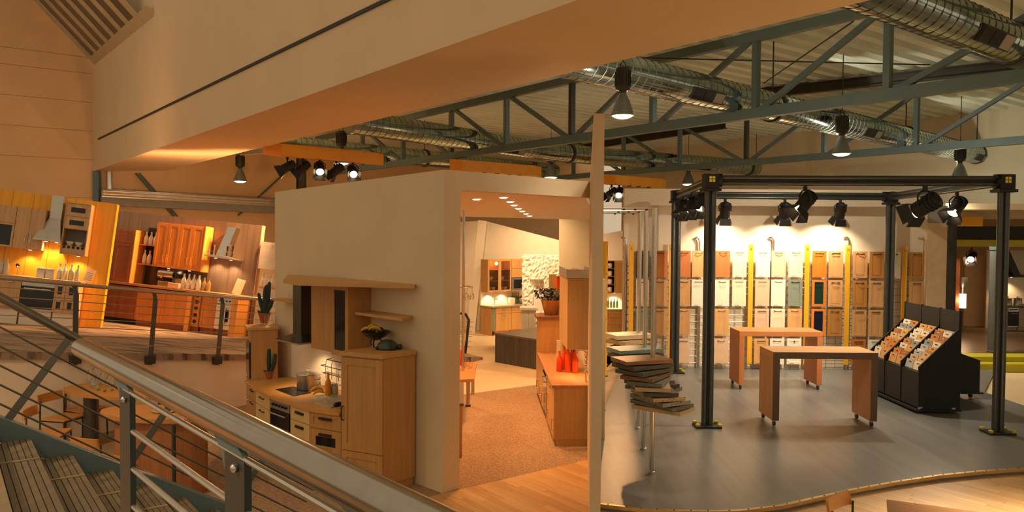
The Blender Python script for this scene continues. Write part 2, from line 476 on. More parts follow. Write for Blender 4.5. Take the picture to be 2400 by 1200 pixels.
# ---------------------------------------------------------------- bulkhead beam
bn0 = corner.copy(); bdir = (Z(1300, 19, ZB) - corner); bdir.z = 0; bdir.normalize()
bn1 = bn0 + bdir * 29
bf_dir = (Z(1900, 34, ZB) - Z(587, 352, ZB)); bf_dir.z = 0; bf_dir.normalize()
bf0 = Z(587, 352, ZB) - bf_dir * 7.8; bf1 = Z(587, 352, ZB) + bf_dir * 19
m = MB()
m.hexa([(bn1.x, bn1.y, ZB), (bf1.x, bf1.y, ZB), (bf0.x, bf0.y, ZB), (bn0.x, bn0.y, ZB)], [(bn1.x, bn1.y, 11.5), (bf1.x, bf1.y, 11.5), (bf0.x, bf0.y, 11.5), (bn0.x, bn0.y, 11.5)])
struct(m.build('wall_bulkhead', pm('paint_bulkhead', (0.70, 0.54, 0.345), 0.85, var=0.03, scale=1.2)))
# black strip drawn for the shade of a slot along its face
nb = V((bdir.y, -bdir.x, 0)); 
if nb.dot(V((-1, -1, 0))) < 0: nb = -nb
pA = PL(230, 326, bn0 + nb * 0.01, nb); pB = PL(905, 0, bn0 + nb * 0.01, nb)
sd = (pB - pA); pB = pA + sd * 1.25
struct(MB().bar(pA, pB, 0.02, 0.045).build('trim_2', M_BLACK))

# ---------------------------------------------------------------- sloping roof light in the corner above the left wall
k = PL(222, 145, bn0, nb)
ea = PL(85, 0, Lw @ V((0, -0.02, 0)), Lw.to_3x3() @ V((0, 1, 0))) - k
eb = PL(390, 0, bn0 + nb * 0.02, nb) - k
ea = ea.normalized(); eb = eb.normalized()
nn = ea.cross(eb).normalized()
if nn.z > 0: nn = -nn
sl = bpy.data.objects.new('window_1', None); COL.objects.link(sl); struct(sl)
def slab(a0, a1, b0, b1, off, th, name, mat):
    q = [k + ea * u + eb * v + nn * off for u, v in ((a0, b0), (a1, b0), (a1, b1), (a0, b1))]
    m = MB(); m.hexa([p + nn * th for p in q], q); return m.build(name, mat, sl)
M_BARS = pm('rooflight_bar', (0.55, 0.45, 0.28), 0.7)
slab(-0.1, 7, -0.06, 0.30, 0.0, 0.06, 'glazing_bar', M_BARS)
slab(-0.1, 0.18, 0.30, 8, 0.0, 0.06, 'sill', M_BARS)
for i in range(7):
    b0 = 0.30 + i * 0.95
    slab(0.18, 7, b0, b0 + 0.58, 0.0, 0.012, 'pane', pm('night_glass', (0.05, 0.05, 0.045), 0.12, var=0.15, scale=2))
    slab(0.18, 7, b0 + 0.58, b0 + 0.95, 0.0, 0.03, 'glazing_bar', M_BARS)
# ================================================================ roof steel
def truss(label, q0, tmax, tmin, vpx, centre, zb=5.0, zt=6.2):
    """steel lattice truss parallel to TD; vpx = photo columns where its posts stand"""
    t = thing('roof_truss', label, 'truss', Matrix.Identity(4), 'steel roof trusses')
    P = lambda s, z: q0 + TD * s + V((0, 0, z - q0.z))
    tv = [(PL(px, 300, q0, UD) - q0).dot(TD) for px in vpx]
    MB().bar(P(tmin, zb), P(tmax, zb), 0.13, 0.16).build('bottom_chord', M_STEEL, t)
    MB().bar(P(tmin, zt), P(tmax, zt), 0.13, 0.15).build('top_chord', M_STEEL, t)
    for i, s in enumerate(tv):
        MB().bar(P(s, zb), P(s, zt), 0.11, 0.09, up=TD).build('post', M_STEEL if i != centre else M_STEELD, t)
        if i <= centre and i > 0: MB().bar(P(s - 0.12, zb + 0.05), P(tv[i - 1] + 0.12, zt - 0.05), 0.08, 0.08).build('diagonal', M_STEEL, t)
        if i >= centre and i < len(tv) - 1: MB().bar(P(s + 0.12, zb + 0.05), P(tv[i + 1] - 0.12, zt - 0.05), 0.08, 0.08).build('diagonal', M_STEEL, t)
    return t
T1 = Z(2400, 178, 5.0); T2 = Z(2400, 328, 5.0)
truss('grey steel lattice truss crossing above the white fin wall', T1, 21.0, -4.0, [2700, 2078, 1770, 1530, 1340, 1187, 1058, 945, 850], 4)
truss('grey steel lattice truss farther back above the door display wall', T2, 19.0, -5.0, [2420, 2148, 1932, 1750, 1594, 1462, 1345], 3)
for i, (a, b, za, zb_, lab) in enumerate([((1780, 219), (2420, 148), 6.3, 6.25, 'dark purlin under the corrugated roof right of the duct'),
                                     ((1330, 352), (1700, 292), 6.3, 6.3, 'dark purlin under the roof left of the nearest pendant lamp')]):
    pa = Z(*a, za); pb = Z(*b, zb_)
    t = thing('roof_purlin', lab, 'beam', Matrix.Identity(4), 'roof purlins')
    MB().bar(pa, pb, 0.03, 0.20).build('web', M_STEELD, t)
    MB().bar(pa - V((0, 0, 0.10)), pb - V((0, 0, 0.10)), 0.16, 0.025).build('lower_flange', M_STEELD, t)
    MB().bar(pa + V((0, 0, 0.09)), pb + V((0, 0, 0.09)), 0.16, 0.025).build('upper_flange', M_STEELD, t)
tag(MB().tube([Z(1322, 131, 6.0), Z(2180, 152, 6.0)], 0.012, 6).build('tie_rod', M_STEELD), 'thin horizontal steel tie rod under the roof', 'rod')
tag(MB().tube([Z(1790, 195, 6.0), Z(2000, 50, 6.0)], 0.012, 6).build('tie_rod', M_STEELD), 'thin slanting steel tie rod crossing a truss panel', 'rod')

# ================================================================ spiral ducts
def duct(label, pts, r, vents, flanges, hangers=()):
    t = thing('spiral_duct', label, 'air duct', Matrix.Identity(4), 'spiral ventilation ducts')
    pts = [V(p) for p in pts]
    # resample
    L = [0]
    for i in range(len(pts) - 1): L.append(L[-1] + (pts[i + 1] - pts[i]).length)
    def at(s):
        s = max(0, min(L[-1], s))
        for i in range(len(pts) - 1):
            if s <= L[i + 1]: return pts[i] + (pts[i + 1] - pts[i]) * ((s - L[i]) / (L[i + 1] - L[i]))
        return pts[-1]
    def dr(s): return (at(s + 0.05) - at(s - 0.05)).normalized()
    MB().tube([at(L[-1] * k / 24) for k in range(25)], r, 24).build('pipe', M_GALV, t)
    turns = int(L[-1] / 0.17); n = turns * 14; path = []
    for k in range(n + 1):
        s = L[-1] * k / n; d = dr(s); x = d.cross(V((0, 0, 1))).normalized(); y = x.cross(d); a = 2 * math.pi * turns * k / n
        path.append(at(s) + (x * math.cos(a) + y * math.sin(a)) * (r + 0.003))
    MB().tube(path, 0.006, 4).build('spiral_seam', pm('seam_dark', (0.14, 0.15, 0.14), 0.6, 0.4), t)  # raised seam in a darker grey than the pipe
    for s in flanges:
        c = at(s); d = dr(s)
        MB().tube([c - d * 0.04, c + d * 0.04], r + 0.022, 24).build('flange', M_STEELD, t)
        MB().tube([c + V((0, 0, r)), V((c.x, c.y, ROOF))], 0.012, 6).build('hanger_rod', M_STEELD, t)
    for s in vents:
        c = at(s); d = dr(s); x = d.cross(V((0, 0, 1))).normalized()
        if x.dot(V((0, 0, EYE)) - c) < 0: x = -x
        nrm = (x * 0.85 - V((0, 0, 0.53))).normalized(); up = nrm.cross(d).normalized()
        F = Matrix((d, up, nrm)).transposed().to_4x4(); F.translation = c + nrm * (r - 0.03)
        g = MB(F).box(-0.42, 0.42, -0.09, 0.09, 0, 0.045).build('air_grille', M_STEELD, t)
        for k in range(3):
            MB(F).box(-0.40 + k * 0.27, -0.40 + k * 0.27 + 0.25, -0.075, 0.075, 0.045, 0.052).build('grille_panel', M_BLACK if k < 2 else M_GREY, g)
    return t
dA0 = Z(1500, 178, 5.3); dA1 = Z(2290, 362, 5.3); dAd = (dA1 - dA0).normalized()
LA = (dA1 - dA0).length
duct('large galvanised spiral duct crossing from the bulkhead to the far right', [dA0 - dAd * 3.2, dA1], 0.245, [4.6, 10.6, 17.6], [6.9, 12.9, LA + 3.16])
dB0 = Z(2240, 52, 5.3); dB1 = Z(2350, 96, 5.3); dBd = (dB1 - dB0).normalized()
duct('nearest galvanised spiral duct in the top right corner', [dB0 - dBd * 2.5, dB0 + dBd * 4.0], 0.23, [3.0], [3.95])
duct('galvanised spiral duct above the partition box', [Z(820, 284, 5.3), Z(1280, 355, 5.3), Z(1440, 370, 5.3), Z(1772, 393, 5.3)], 0.25, [5.2, 13.0], [7.7, 15.0, 21.5])
duct('galvanised spiral duct behind the long yellow spot box', [Z(640, 335, 5.3), Z(760, 348, 5.3), Z(1300, 400, 5.3)], 0.24, [], [5.0, 11.0])
tag(MB().tube([Z(566, 356, 5.3), Z(640, 351, 5.3)], 0.10, 12).build('steel_pipe', M_INOXR), 'short bright steel pipe at the left end of the yellow spot box', 'pipe')

# ================================================================ pendant high-bay lamps
def pendant(label, px, py, d, on=True, watt=600, col=NEUT, dia=0.40, deg=130, roof_fill=0):
    b = D(px, py, d)
    t = thing('pendant_lamp', label, 'lamp', Matrix.Translation(b), 'high bay pendant lamps')
    r = dia / 2; k = dia / 0.40
    K = Matrix.Diagonal((1, 1, k, 1))
    M_REF = pm('lamp_reflector', (0.22, 0.26, 0.25), 0.45, 0.6)
    MB(K).lathe([(r, 0), (r * 1.02, 0.02), (r * 0.95, 0.06), (r * 0.62, 0.26), (r * 0.38, 0.36), (r * 0.30, 0.40), (r * 0.28, 0.40), (r * 0.36, 0.35), (r * 0.60, 0.255), (r * 0.92, 0.06), (r * 0.97, 0.012), (r, 0)], seg=24, cap=False).build('reflector', M_REF, t)
    hs = MB(K).lathe([(r * 0.30, 0.40), (r * 0.34, 0.44), (r * 0.62, 0.46), (r * 0.66, 0.50), (r * 0.66, 0.80), (r * 0.60, 0.84), (0.01, 0.86)], seg=20).build('ballast_housing', M_STEELD, t)
    for j in range(16):
        MB(K @ RZ(22.5 * j)).box(r * 0.64, r * 0.72, -0.006, 0.006, 0.52, 0.78).build('cooling_fin', M_STEELD, hs)
    MB(K).tube([(-0.05 * k, 0, 0.84), (-0.04 * k, 0, 0.92), (0, 0, 0.96), (0.04 * k, 0, 0.92), (0.05 * k, 0, 0.84)], 0.008, 6).build('hook', M_STEELD, t)
    MB().tube([(0, 0, 0.95 * k), (0, 0, max(1.0, ROOF - b.z))], 0.008, 6).build('cable', M_STEELD, t)
    MB().lathe([(0.0, -0.05 * k), (r * 0.45, -0.042 * k), (r * 0.75, -0.022 * k), (r * 0.93, 0.008), (0, 0.012)], seg=20).build('glowing_lens', emi('pendant_glow', (1.0, 0.86, 0.60), 5.0), t)
    if on:
        o = lamp_spot(b - V((0, 0, 0.07)), b - V((0, 0, 3)), watt, col, deg, 0.8, r * 0.8); 
        M = o.matrix_world.copy(); o.parent = t; o.matrix_world = M
        if roof_fill:
            u_ = lamp_point((0, r * 0.58, 0.43 * k), roof_fill, NEUT, 0.03, 'roof_fill_light'); u_.parent = t  # added point light beside the neck, brightens roof, ducts and trusses
    return t
pendant('nearest pendant lamp, hanging in front of the duct right of the fin wall', 1459, 272, 9.7, dia=0.285, watt=90, roof_fill=50)
pendant('pendant lamp above the middle of the stage frame', 1972, 361, 14.3, dia=0.335, roof_fill=160)
pendant('pendant lamp behind the right end of the stage frame', 2249, 418, 18.4, dia=0.36, roof_fill=100)
pendant('pendant lamp in front of the long yellow spot box', 800, 383, 18.8, dia=0.37, watt=700, col=(1.0, 0.58, 0.28))
pendant('small pendant lamp at far left beside the bulkhead underside', 563, 425, 24.5, watt=900, col=(1.0, 0.58, 0.28))
pendant('small pendant lamp behind the partition top, above the middle yellow box', 1291, 416, 23.0, watt=700, col=HALO)
pendant('small pendant lamp behind the left side of the stage frame', 1613, 432, 25.0, watt=500, col=HALO)

pendant('pendant lamp hanging over the cafe floor right of the picture', 2870, 125, 6.3, watt=6000, dia=0.45, deg=74)
pendant('pendant lamp hanging over the hall behind the foreground railing', -900, -60, 6.0, watt=900, col=HALO)
def added_pendant(label, p, watt, col, deg=130):  # lamps added out of view to streak the handrail and light the foreground
    t = pendant(label, 1459, 272, 13.0, watt=watt, col=col, deg=deg); t.matrix_world = Matrix.Translation(p); return t
added_pendant('added unseen pendant lamp over the landing behind the viewer', V((1.6, -1.2, 5.0)), 700, HALO)
added_pendant('added unseen pendant lamp left of the landing behind the viewer', V((-3.0, 0.5, 5.4)), 700, HALO)

# ================================================================ black track spots
def spot_head(t, yoke_top, aim, lit, scale=1.0, doors=True):
    """parts of one theatre spot: clamp, yoke, can, barn doors, lens. yoke_top world, aim = unit vector"""
    s = scale; a = V(aim).normalized()
    side = a.cross(V((0, 0, 1))).normalized(); up = side.cross(a)
    c = V(yoke_top) - V((0, 0, 0.20 * s))
    MB().tube([V(yoke_top) + V((0, 0, 0.06 * s)), V(yoke_top) - V((0, 0, 0.03 * s))], 0.03 * s, 8).build('clamp', M_BLACK, t)
    MB().tube([c + side * 0.12 * s, c + side * 0.125 * s + V((0, 0, 0.12 * s)), c + side * 0.06 * s + V((0, 0, 0.18 * s)), c - side * 0.06 * s + V((0, 0, 0.18 * s)), c - side * 0.125 * s + V((0, 0, 0.12 * s)), c - side * 0.12 * s], 0.012 * s, 6).build('yoke', M_BLACK, t)
    can = MB().tube([c - a * 0.20 * s, c - a * 0.17 * s, c - a * 0.08 * s, c + a * 0.12 * s, c + a * 0.125 * s], [0.05 * s, 0.085 * s, 0.10 * s, 0.105 * s, 0.09 * s], 14).build('can', M_BLACK, t)
    for k in range(3):
        q = c - a * (0.06 + 0.05 * k) * s
        MB().tube([q - a * 0.006 * s, q + a * 0.006 * s], 0.112 * s, 14).build('cooling_ring', M_BLACK, can)
    f = c + a * 0.128 * s
    if doors:
        for u, w in ((up, side), (-up, side), (side, up), (-side, up)):
            q = f + u * 0.10 * s; e = q + (a * 0.13 + u * 0.055) * s
            hw = 0.10 * s; hw2 = 0.125 * s
            m = MB(); th = u * 0.004
            m.hexa([q - w * hw, q + w * hw, e + w * hw2, e - w * hw2], [q - w * hw + th, q + w * hw + th, e + w * hw2 + th, e - w * hw2 + th]); m.build('barn_door', M_BLACK, t)
    MB().tube([f - a * 0.004, f + a * 0.002], 0.088 * s, 16).build('lens', (emi('spot_glow', (1.0, 0.72, 0.40), 9.0) if lit else M_DARKGLASS), t)
    return c, f

M_BOXY = pm('yellow_box_paint', (0.78, 0.33, 0.012), 0.5, var=0.05)
def spot_box(label, p_left, p_mid, p_right, h):
    t = thing('spot_box', label, 'ceiling box', Matrix.Identity(4), 'yellow ceiling boxes for spots')
    m = MB(); a, b, c = V(p_left), V(p_mid), V(p_right)
    back = V((0.25, 0.55, 0)); 
    ring = [a, b, c, c + back * 0.8, b + back, a + back * 0.6]
    m.add([p for p in ring] + [p + V((0, 0, h)) for p in ring], [(5, 4, 3, 2, 1, 0), (6, 7, 8, 9, 10, 11)] + [(i, (i + 1) % 6, (i + 1) % 6 + 6, i + 6) for i in range(6)])
    m.build('casing', M_BOXY, t)
    return t
b1 = [D(617, 362, 17.5), D(661, 366, 16.6), D(871, 384, 17.6)]
spot_box('long yellow ceiling box carrying spots above the orange kitchen', b1[0], b1[1], b1[2], 0.27)
b2 = [D(1054, 398, 19.0), D(1084, 400, 18.6), D(1252, 412, 19.6)]
spot_box('yellow ceiling box above the passage lintel', *b2, 0.26)
b3 = [D(1395, 430, 21.5), D(1444, 432, 21.0), D(1552, 441, 21.8)]
spot_box('yellow ceiling box right of the white fin wall', *b3, 0.26)
for i, (px, py, d, dirx, lit) in enumerate([(672, 367, 16.75, (-0.85, -0.2, -0.5), 0), (708, 370, 16.95, (-0.75, -0.1, -0.65), 0), (748, 373, 17.1, (0.25, -0.8, -0.55), 1), (787, 376, 17.3, (-0.8, 0.1, -0.6), 0), (826, 380, 17.45, (0.3, -0.8, -0.5), 1)]):
    p = D(px, py, d) + V((0.0, 0.05, 0.03))
    t = thing('track_spot', '%s black track spot from the left under the long yellow box%s' % (ORD[i], ', glowing warm' if lit else ''), 'spotlight', Matrix.Identity(4), 'spots under the long yellow box')
    MB().lathe([(0.06, 0), (0.06, 0.015), (0.02, 0.03)], p - V((0, 0, 0.03)), 10).build('canopy', M_BLACK, t)
    MB().tube([p, p - V((0, 0, 0.14))], 0.012, 6).build('stem', M_BLACK, t)
    c, f = spot_head(t, p - V((0, 0, 0.06)), dirx, lit, 0.95)
    o = lamp_spot(f + V(dirx).normalized() * 0.02, f + V(dirx) * 2, 600 if lit else 900, WARM, 70, 0.7, 0.05)
    o.parent = t
for i, (px, py, d, dirx, lit) in enumerate([(1434, 433, 21.2, (-0.8, -0.3, -0.5), 0), (1452, 434, 21.3, (-0.2, -0.8, -0.5), 1)]):
    p = D(px, py, d) + V((0.0, 0.06, 0.03))
    t = thing('track_spot', ['dark black track spot beside the white fin wall', 'glowing black track spot right of the white fin wall'][i], 'spotlight', Matrix.Identity(4), 'spots under the right yellow box')
    MB().tube([p, p - V((0, 0, 0.14))], 0.012, 6).build('stem', M_BLACK, t)
    c, f = spot_head(t, p - V((0, 0, 0.06)), dirx, lit, 0.95)
    o = lamp_spot(f + V(dirx).normalized() * 0.02, f + V(dirx) * 2, 300, WARM, 80, 0.7, 0.05); o.parent = t
for i, px in enumerate([1096, 1130, 1160, 1188, 1212]):
    p = D(px, 401 + i * 2.4, 18.75 + i * 0.15) + V((0.05, 0.1, -0.0))
    so = tag(MB().lathe([(0.05, -0.03), (0.06, -0.01), (0.06, 0.0)], p, 10).build('lamp_socket', M_BLACK), '%s small dark lamp socket from the left under the middle yellow box' % ORD[i], 'socket', 'sockets under the middle yellow box')
    if i in (1, 3): lamp_spot(p - V((0, 0, 0.06)), V((0.5, 24.0, 1.0)) if i == 1 else V((0.9, 21.4, 2.0)), 500, HALO, 70, 0.8, 0.05).parent = so  # spots added below two dark sockets to brighten stele and far kitchen
for i, px in enumerate([1473, 1494, 1517]):
    p = D(px, 434.5 + i * 2, 21.2 + i * 0.15) + V((0.05, 0.1, 0.015))
    tag(MB().lathe([(0.05, -0.03), (0.06, -0.01), (0.06, 0.0)], p, 10).build('lamp_socket', M_BLACK), '%s small dark lamp socket from the left under the right yellow box' % ORD[i], 'socket', 'sockets under the right yellow box')

# ================================================================ far left: aluminium gutter rail, columns, braces
_wp = (Lw @ V((0, -0.45, 0)), Lw.to_3x3() @ V((0, 1, 0)))
g0 = PL(238, 453, *_wp); g1 = PL(660, 476, *_wp)
t = thing('aluminium_rail', 'long ribbed aluminium rail running behind the leaning kitchens', 'rail', Matrix.Identity(4))
MB().bar(g0, g1, 0.16, 0.23).build('box_profile', pm('satin_alu', (0.72, 0.68, 0.62), 0.35, 0.85), t)
for dz in (0.07, -0.02):
    off = V((0.10, -0.12, dz))
    MB().tube([g0 + off, g1 + off], 0.065, 10).build('rib', pm('satin_alu', (0.7, 0.68, 0.62), 0.35, 0.85), t)
MB().bar(g0 + V((-0.12, 0.16, -0.24)), g1 + V((-0.12, 0.16, -0.24)), 0.5, 0.26).build('support_beam', M_GREY, t)
pipe0 = PL(257, 400, *_wp)
tag(MB().tube([pipe0, PL(257, 443, *_wp)], 0.085, 12).build('steel_post', M_INOX), 'short polished steel post above the aluminium rail', 'post')
cb = PL(228, 470, Lw @ V((0.12, -0.12, 0)), Lw.to_3x3() @ V((0, 1, 0)))
tag(MB().box(-0.09, 0.09, -0.09, 0.09, 0, ZB - 0.005).build('steel_column', M_STEEL), 'slim dark column at the corner under the bulkhead', 'column').location = (cb.x, cb.y, 0)
c7 = D(706, 420, 26.5)
tc_ = thing('steel_column', 'dark steel column behind the partition box under the roof truss', 'column', Matrix.Translation((c7.x, c7.y, 0)))
MB().box(-0.13, 0.13, -0.015, 0.015, 0, 5.6).build('web', M_STEELD, tc_)
MB().box(-0.14, -0.12, -0.12, 0.12, 0, 5.6).build('flange', M_STEELD, tc_); MB().box(0.12, 0.14, -0.12, 0.12, 0, 5.6).build('flange', M_STEELD, tc_)
bw = lambda px, py: PL(px, py, Lw @ V((0, -0.10, 0)), Lw.to_3x3() @ V((0, 1, 0)))
for i, (a, b) in enumerate([((318, 406), (408, 508)), ((690, 385), (558, 505))]):
    t = thing('wall_brace', ['double diagonal steel brace on the wall above the brown panel', 'single diagonal steel brace on the wall left of the partition box'][i], 'brace', Matrix.Identity(4))
    MB().tube([bw(*a), bw(*b)], 0.035, 6).build('rod', M_STEEL, t)
    if i == 0: MB().tube([bw(a[0] + 8, a[1]), bw(b[0] + 8, b[1])], 0.035, 6).build('rod', M_STEEL, t)
# ================================================================ kitchen building blocks (local frame: x right, y away, z up)
M_BLKH = pm('black_handle', (0.02, 0.018, 0.016), 0.4, 0.5)
M_OVENG = pm('oven_glass', (0.015, 0.016, 0.018), 0.12, var=0)
def ring_mesh(m, x0, x1, z0, z1, w, y0, y1):
    o = [(x0, z0), (x1, z0), (x1, z1), (x0, z1)]; i = [(x0 + w, z0 + w), (x1 - w, z0 + w), (x1 - w, z1 - w), (x0 + w, z1 - w)]
    vs = [(x, y0, z) for x, z in o] + [(x, y0, z) for x, z in i] + [(x, y1, z) for x, z in o] + [(x, y1, z) for x, z in i]
    fs = []
    for k in range(4):
        j = (k + 1) % 4
        fs += [(k, j, 4 + j, 4 + k), (8 + j, 8 + k, 12 + k, 12 + j), (j, k, 8 + k, 8 + j), (4 + k, 4 + j, 12 + j, 12 + k)]
    m.add(vs, fs)
def handle(parent, Off, kind, xa, xb, za, zb, y, mat):
    xc = (xa + xb) / 2; w = min(0.16, (xb - xa) * 0.6)
    if kind == 'bow': pts = [(xc - w/2, y, zb - 0.045), (xc - w/2 + 0.012, y - 0.025, zb - 0.052), (xc, y - 0.034, zb - 0.06), (xc + w/2 - 0.012, y - 0.025, zb - 0.052), (xc + w/2, y, zb - 0.045)]
    elif kind == 'bar': pts = [(xc - w/2, y, zb - 0.05), (xc - w/2, y - 0.028, zb - 0.05), (xc + w/2, y - 0.028, zb - 0.05), (xc + w/2, y, zb - 0.05)]
    elif kind == 'vbar': pts = [(xb - 0.04, y, zb - 0.08), (xb - 0.04, y - 0.028, zb - 0.08), (xb - 0.04, y - 0.028, zb - 0.24), (xb - 0.04, y, zb - 0.24)]
    elif kind == 'vbarl': pts = [(xa + 0.04, y, za + 0.28), (xa + 0.04, y - 0.03, za + 0.28), (xa + 0.04, y - 0.03, za + 0.12), (xa + 0.04, y, za + 0.12)]
    elif kind == 'vbarr': pts = [(xb - 0.04, y, za + 0.28), (xb - 0.04, y - 0.03, za + 0.28), (xb - 0.04, y - 0.03, za + 0.12), (xb - 0.04, y, za + 0.12)]
    elif kind == 'knob':
        MB(Off).ball((xc, y - 0.018, zb - 0.06), 0.018, 8, 5).build('knob', mat, parent); return
    elif kind == 'flat':
        MB(Off).box(xc - w * 0.6, xc + w * 0.6, y - 0.02, y, zb - 0.075, zb - 0.045).build('handle', mat, parent); return
    else: return
    MB(Off).tube(pts, 0.0075, 6).build('handle', mat, parent)
def front(t, Off, style, xa, xb, za, zb, yf, mat, hk=None, hm=None, name='door', pane=None, w=0.055, label=None):
    g = 0.003; xa += g; xb -= g; za += g; zb -= g; hm = hm or M_INOX
    m = MB(Off)
    if style == 'flat': m.box(xa, xb, yf - 0.02, yf, za, zb)
    elif style in ('shaker', 'glass', 'window', 'arch'): ring_mesh(m, xa, xb, za, zb, w if style != 'window' else min((xb - xa), (zb - za)) * 0.3, yf - 0.02, yf)
    d = m.build(name, mat, t, bevel=0.0)
    if label: d['label'] = label
    if style == 'shaker': MB(Off).box(xa + w, xb - w, yf - 0.010, yf, za + w, zb - w).build('panel', mat, d)
    if style == 'arch':
        n = 10; x0, x1 = xa + w, xb - w; z0, z1 = za + w, zb - w
        MB(Off).box(x0, x1, yf - 0.008, yf, z0, z1).build('panel', mat, d)
        pts = [(x0 + 0.018, z0 + 0.018), (x1 - 0.018, z0 + 0.018)]
        rise = min(0.06, (z1 - z0) * 0.15)
        pts += [(x1 - 0.018 - (x1 - x0 - 0.036) * k / n, z1 - 0.018 - rise + rise * math.sin(math.pi * k / n)) for k in range(n + 1)]
        MB(Off).prism_xz(pts, yf - 0.017, yf - 0.008).build('raised_field', mat, d)
    if style in ('glass', 'window'):
        ww = w if style == 'glass' else min((xb - xa), (zb - za)) * 0.3
        MB(Off).box(xa + ww, xb - ww, yf - 0.012, yf - 0.006, za + ww, zb - ww).build('pane', pane or M_DARKGLASS, d)
    if hk: handle(d, Off, hk, xa, xb, za, zb, yf - 0.02, hm)
    return d
def cabinet(F, name, label, x0, x1, y0, y1, z0, z1, mat, fronts, plinth=0.0, hollow=False, group=None, cat='cabinet', shelves=(), pm_=None):
    t = thing(name, label, cat, F @ TR(x0, y0, z0), group); Off = TR(-x0, -y0, -z0)
    yb = y0 + 0.02
    if not hollow: MB(Off).box(x0, x1, yb, y1, z0 + plinth, z1).build('body', mat, t)
    else:
        MB(Off).box(x0, x0 + 0.018, yb, y1, z0 + plinth, z1).build('side_panel', mat, t); MB(Off).box(x1 - 0.018, x1, yb, y1, z0 + plinth, z1).build('side_panel', mat, t)
        MB(Off).box(x0 + 0.018, x1 - 0.018, yb, y1, z0 + plinth, z0 + plinth + 0.018).build('bottom_panel', mat, t); MB(Off).box(x0 + 0.018, x1 - 0.018, yb, y1, z1 - 0.018, z1).build('top_panel', mat, t)
        MB(Off).box(x0 + 0.018, x1 - 0.018, y1 - 0.01, y1, z0 + plinth + 0.018, z1 - 0.018).build('back_panel', pm_ or mat, t)
        for zz in shelves: MB(Off).box(x0 + 0.018, x1 - 0.018, yb + 0.01, y1 - 0.01, zz, zz + 0.018).build('shelf', mat, t)
    if plinth: MB(Off).box(x0 + 0.01, x1 - 0.01, y0 + 0.06, y1, z0, z0 + plinth).build('plinth', pm_ or mat, t)
    for f in fronts:
        f = dict(f); st = f.pop('s'); front(t, Off, st, f.pop('x')[0], f.pop('x2') if 'x2' in f else None, 0, 0, 0, None) if False else None
        xa, xb = f['x'] if f['x'] else (x0, x1)
        za, zb = f['z']
        front(t, Off, st, xa, xb, za, zb, yb, f.get('m', mat), f.get('h'), f.get('hm'), f.get('n', 'door'), f.get('pane'), f.get('w', 0.055), f.get('l'))
    return t
def fr(s, x, z, **k): return dict(s=s, x=x, z=z, **k)
def oven(t, Off, x0, x1, z0, z1, yf, knobs=True, mat=None):
    mat = mat or M_INOXR
    MB(Off).box(x0, x1, yf - 0.02, yf, z1 - 0.12, z1).build('control_panel', mat, t)
    if knobs:
        p = t
        for k in range(5):
            MB(Off).tube([((x0 + (x1 - x0) * (k + 1) / 6), yf - 0.02, z1 - 0.06), ((x0 + (x1 - x0) * (k + 1) / 6), yf - 0.045, z1 - 0.06)], 0.017, 8).build('knob', M_BLKH, t)
    d = MB(Off).box(x0, x1, yf - 0.025, yf, z0, z1 - 0.125).build('oven_door', M_OVENG, t)
    MB(Off).tube([(x0 + 0.05, yf - 0.06, z1 - 0.17), (x1 - 0.05, yf - 0.06, z1 - 0.17)], 0.011, 8).build('handle', M_INOX, d)
    MB(Off).box(x0 + 0.05, x0 + 0.065, yf - 0.06, yf - 0.025, z1 - 0.178, z1 - 0.162).build('handle_mount', M_INOX, d)
    MB(Off).box(x1 - 0.065, x1 - 0.05, yf - 0.06, yf - 0.025, z1 - 0.178, z1 - 0.162).build('handle_mount', M_INOX, d)
_bm = {}
def bottle(F, x, y, z, h, mat, label, group, r=None, stop=False):
    r = r or h * 0.16
    t = thing('bottle', label, 'bottle', F @ TR(x, y, z), group)
    MB().lathe([(r * 0.9, 0), (r, h * 0.02), (r, h * 0.52), (r * 0.85, h * 0.62), (r * 0.38, h * 0.76), (r * 0.34, h * 0.93), (r * 0.42, h * 0.94), (r * 0.42, h * 0.97)], seg=12).build('body', mat, t)
    MB().lathe([(r * 0.30, h * 0.97), (r * 0.36, h * 0.985), (r * 0.36, h * 1.0), (0, h * 1.005)], seg=10).build('stopper', M_INOXR if stop else mat, t)
    return t
def under_light(F, x, y, z, watt, label, group, col=HALO, tx=None):
    """small round puck lamp below a cupboard or hood with its own downward light"""
    t = thing('puck_lamp', label, 'lamp', F @ TR(x, y, z), group)
    MB().lathe([(0.035, -0.012), (0.038, -0.01), (0.038, 0.0)], seg=12).build('housing', M_INOXR, t)
    MB().lathe([(0.0, -0.014), (0.028, -0.014), (0.028, -0.012), (0, -0.012)], seg=10).build('lens', M_BULB, t)
    p = F @ V((x, y, z - 0.03)); q = F @ V(tx or (x, y + 0.12, z - 1.0))
    o = lamp_spot(p, q, watt, col, 115, 0.7, 0.02); M = o.matrix_world.copy(); o.parent = t; o.matrix_parent_inverse = Matrix.Identity(4); o.matrix_world = M
    return t
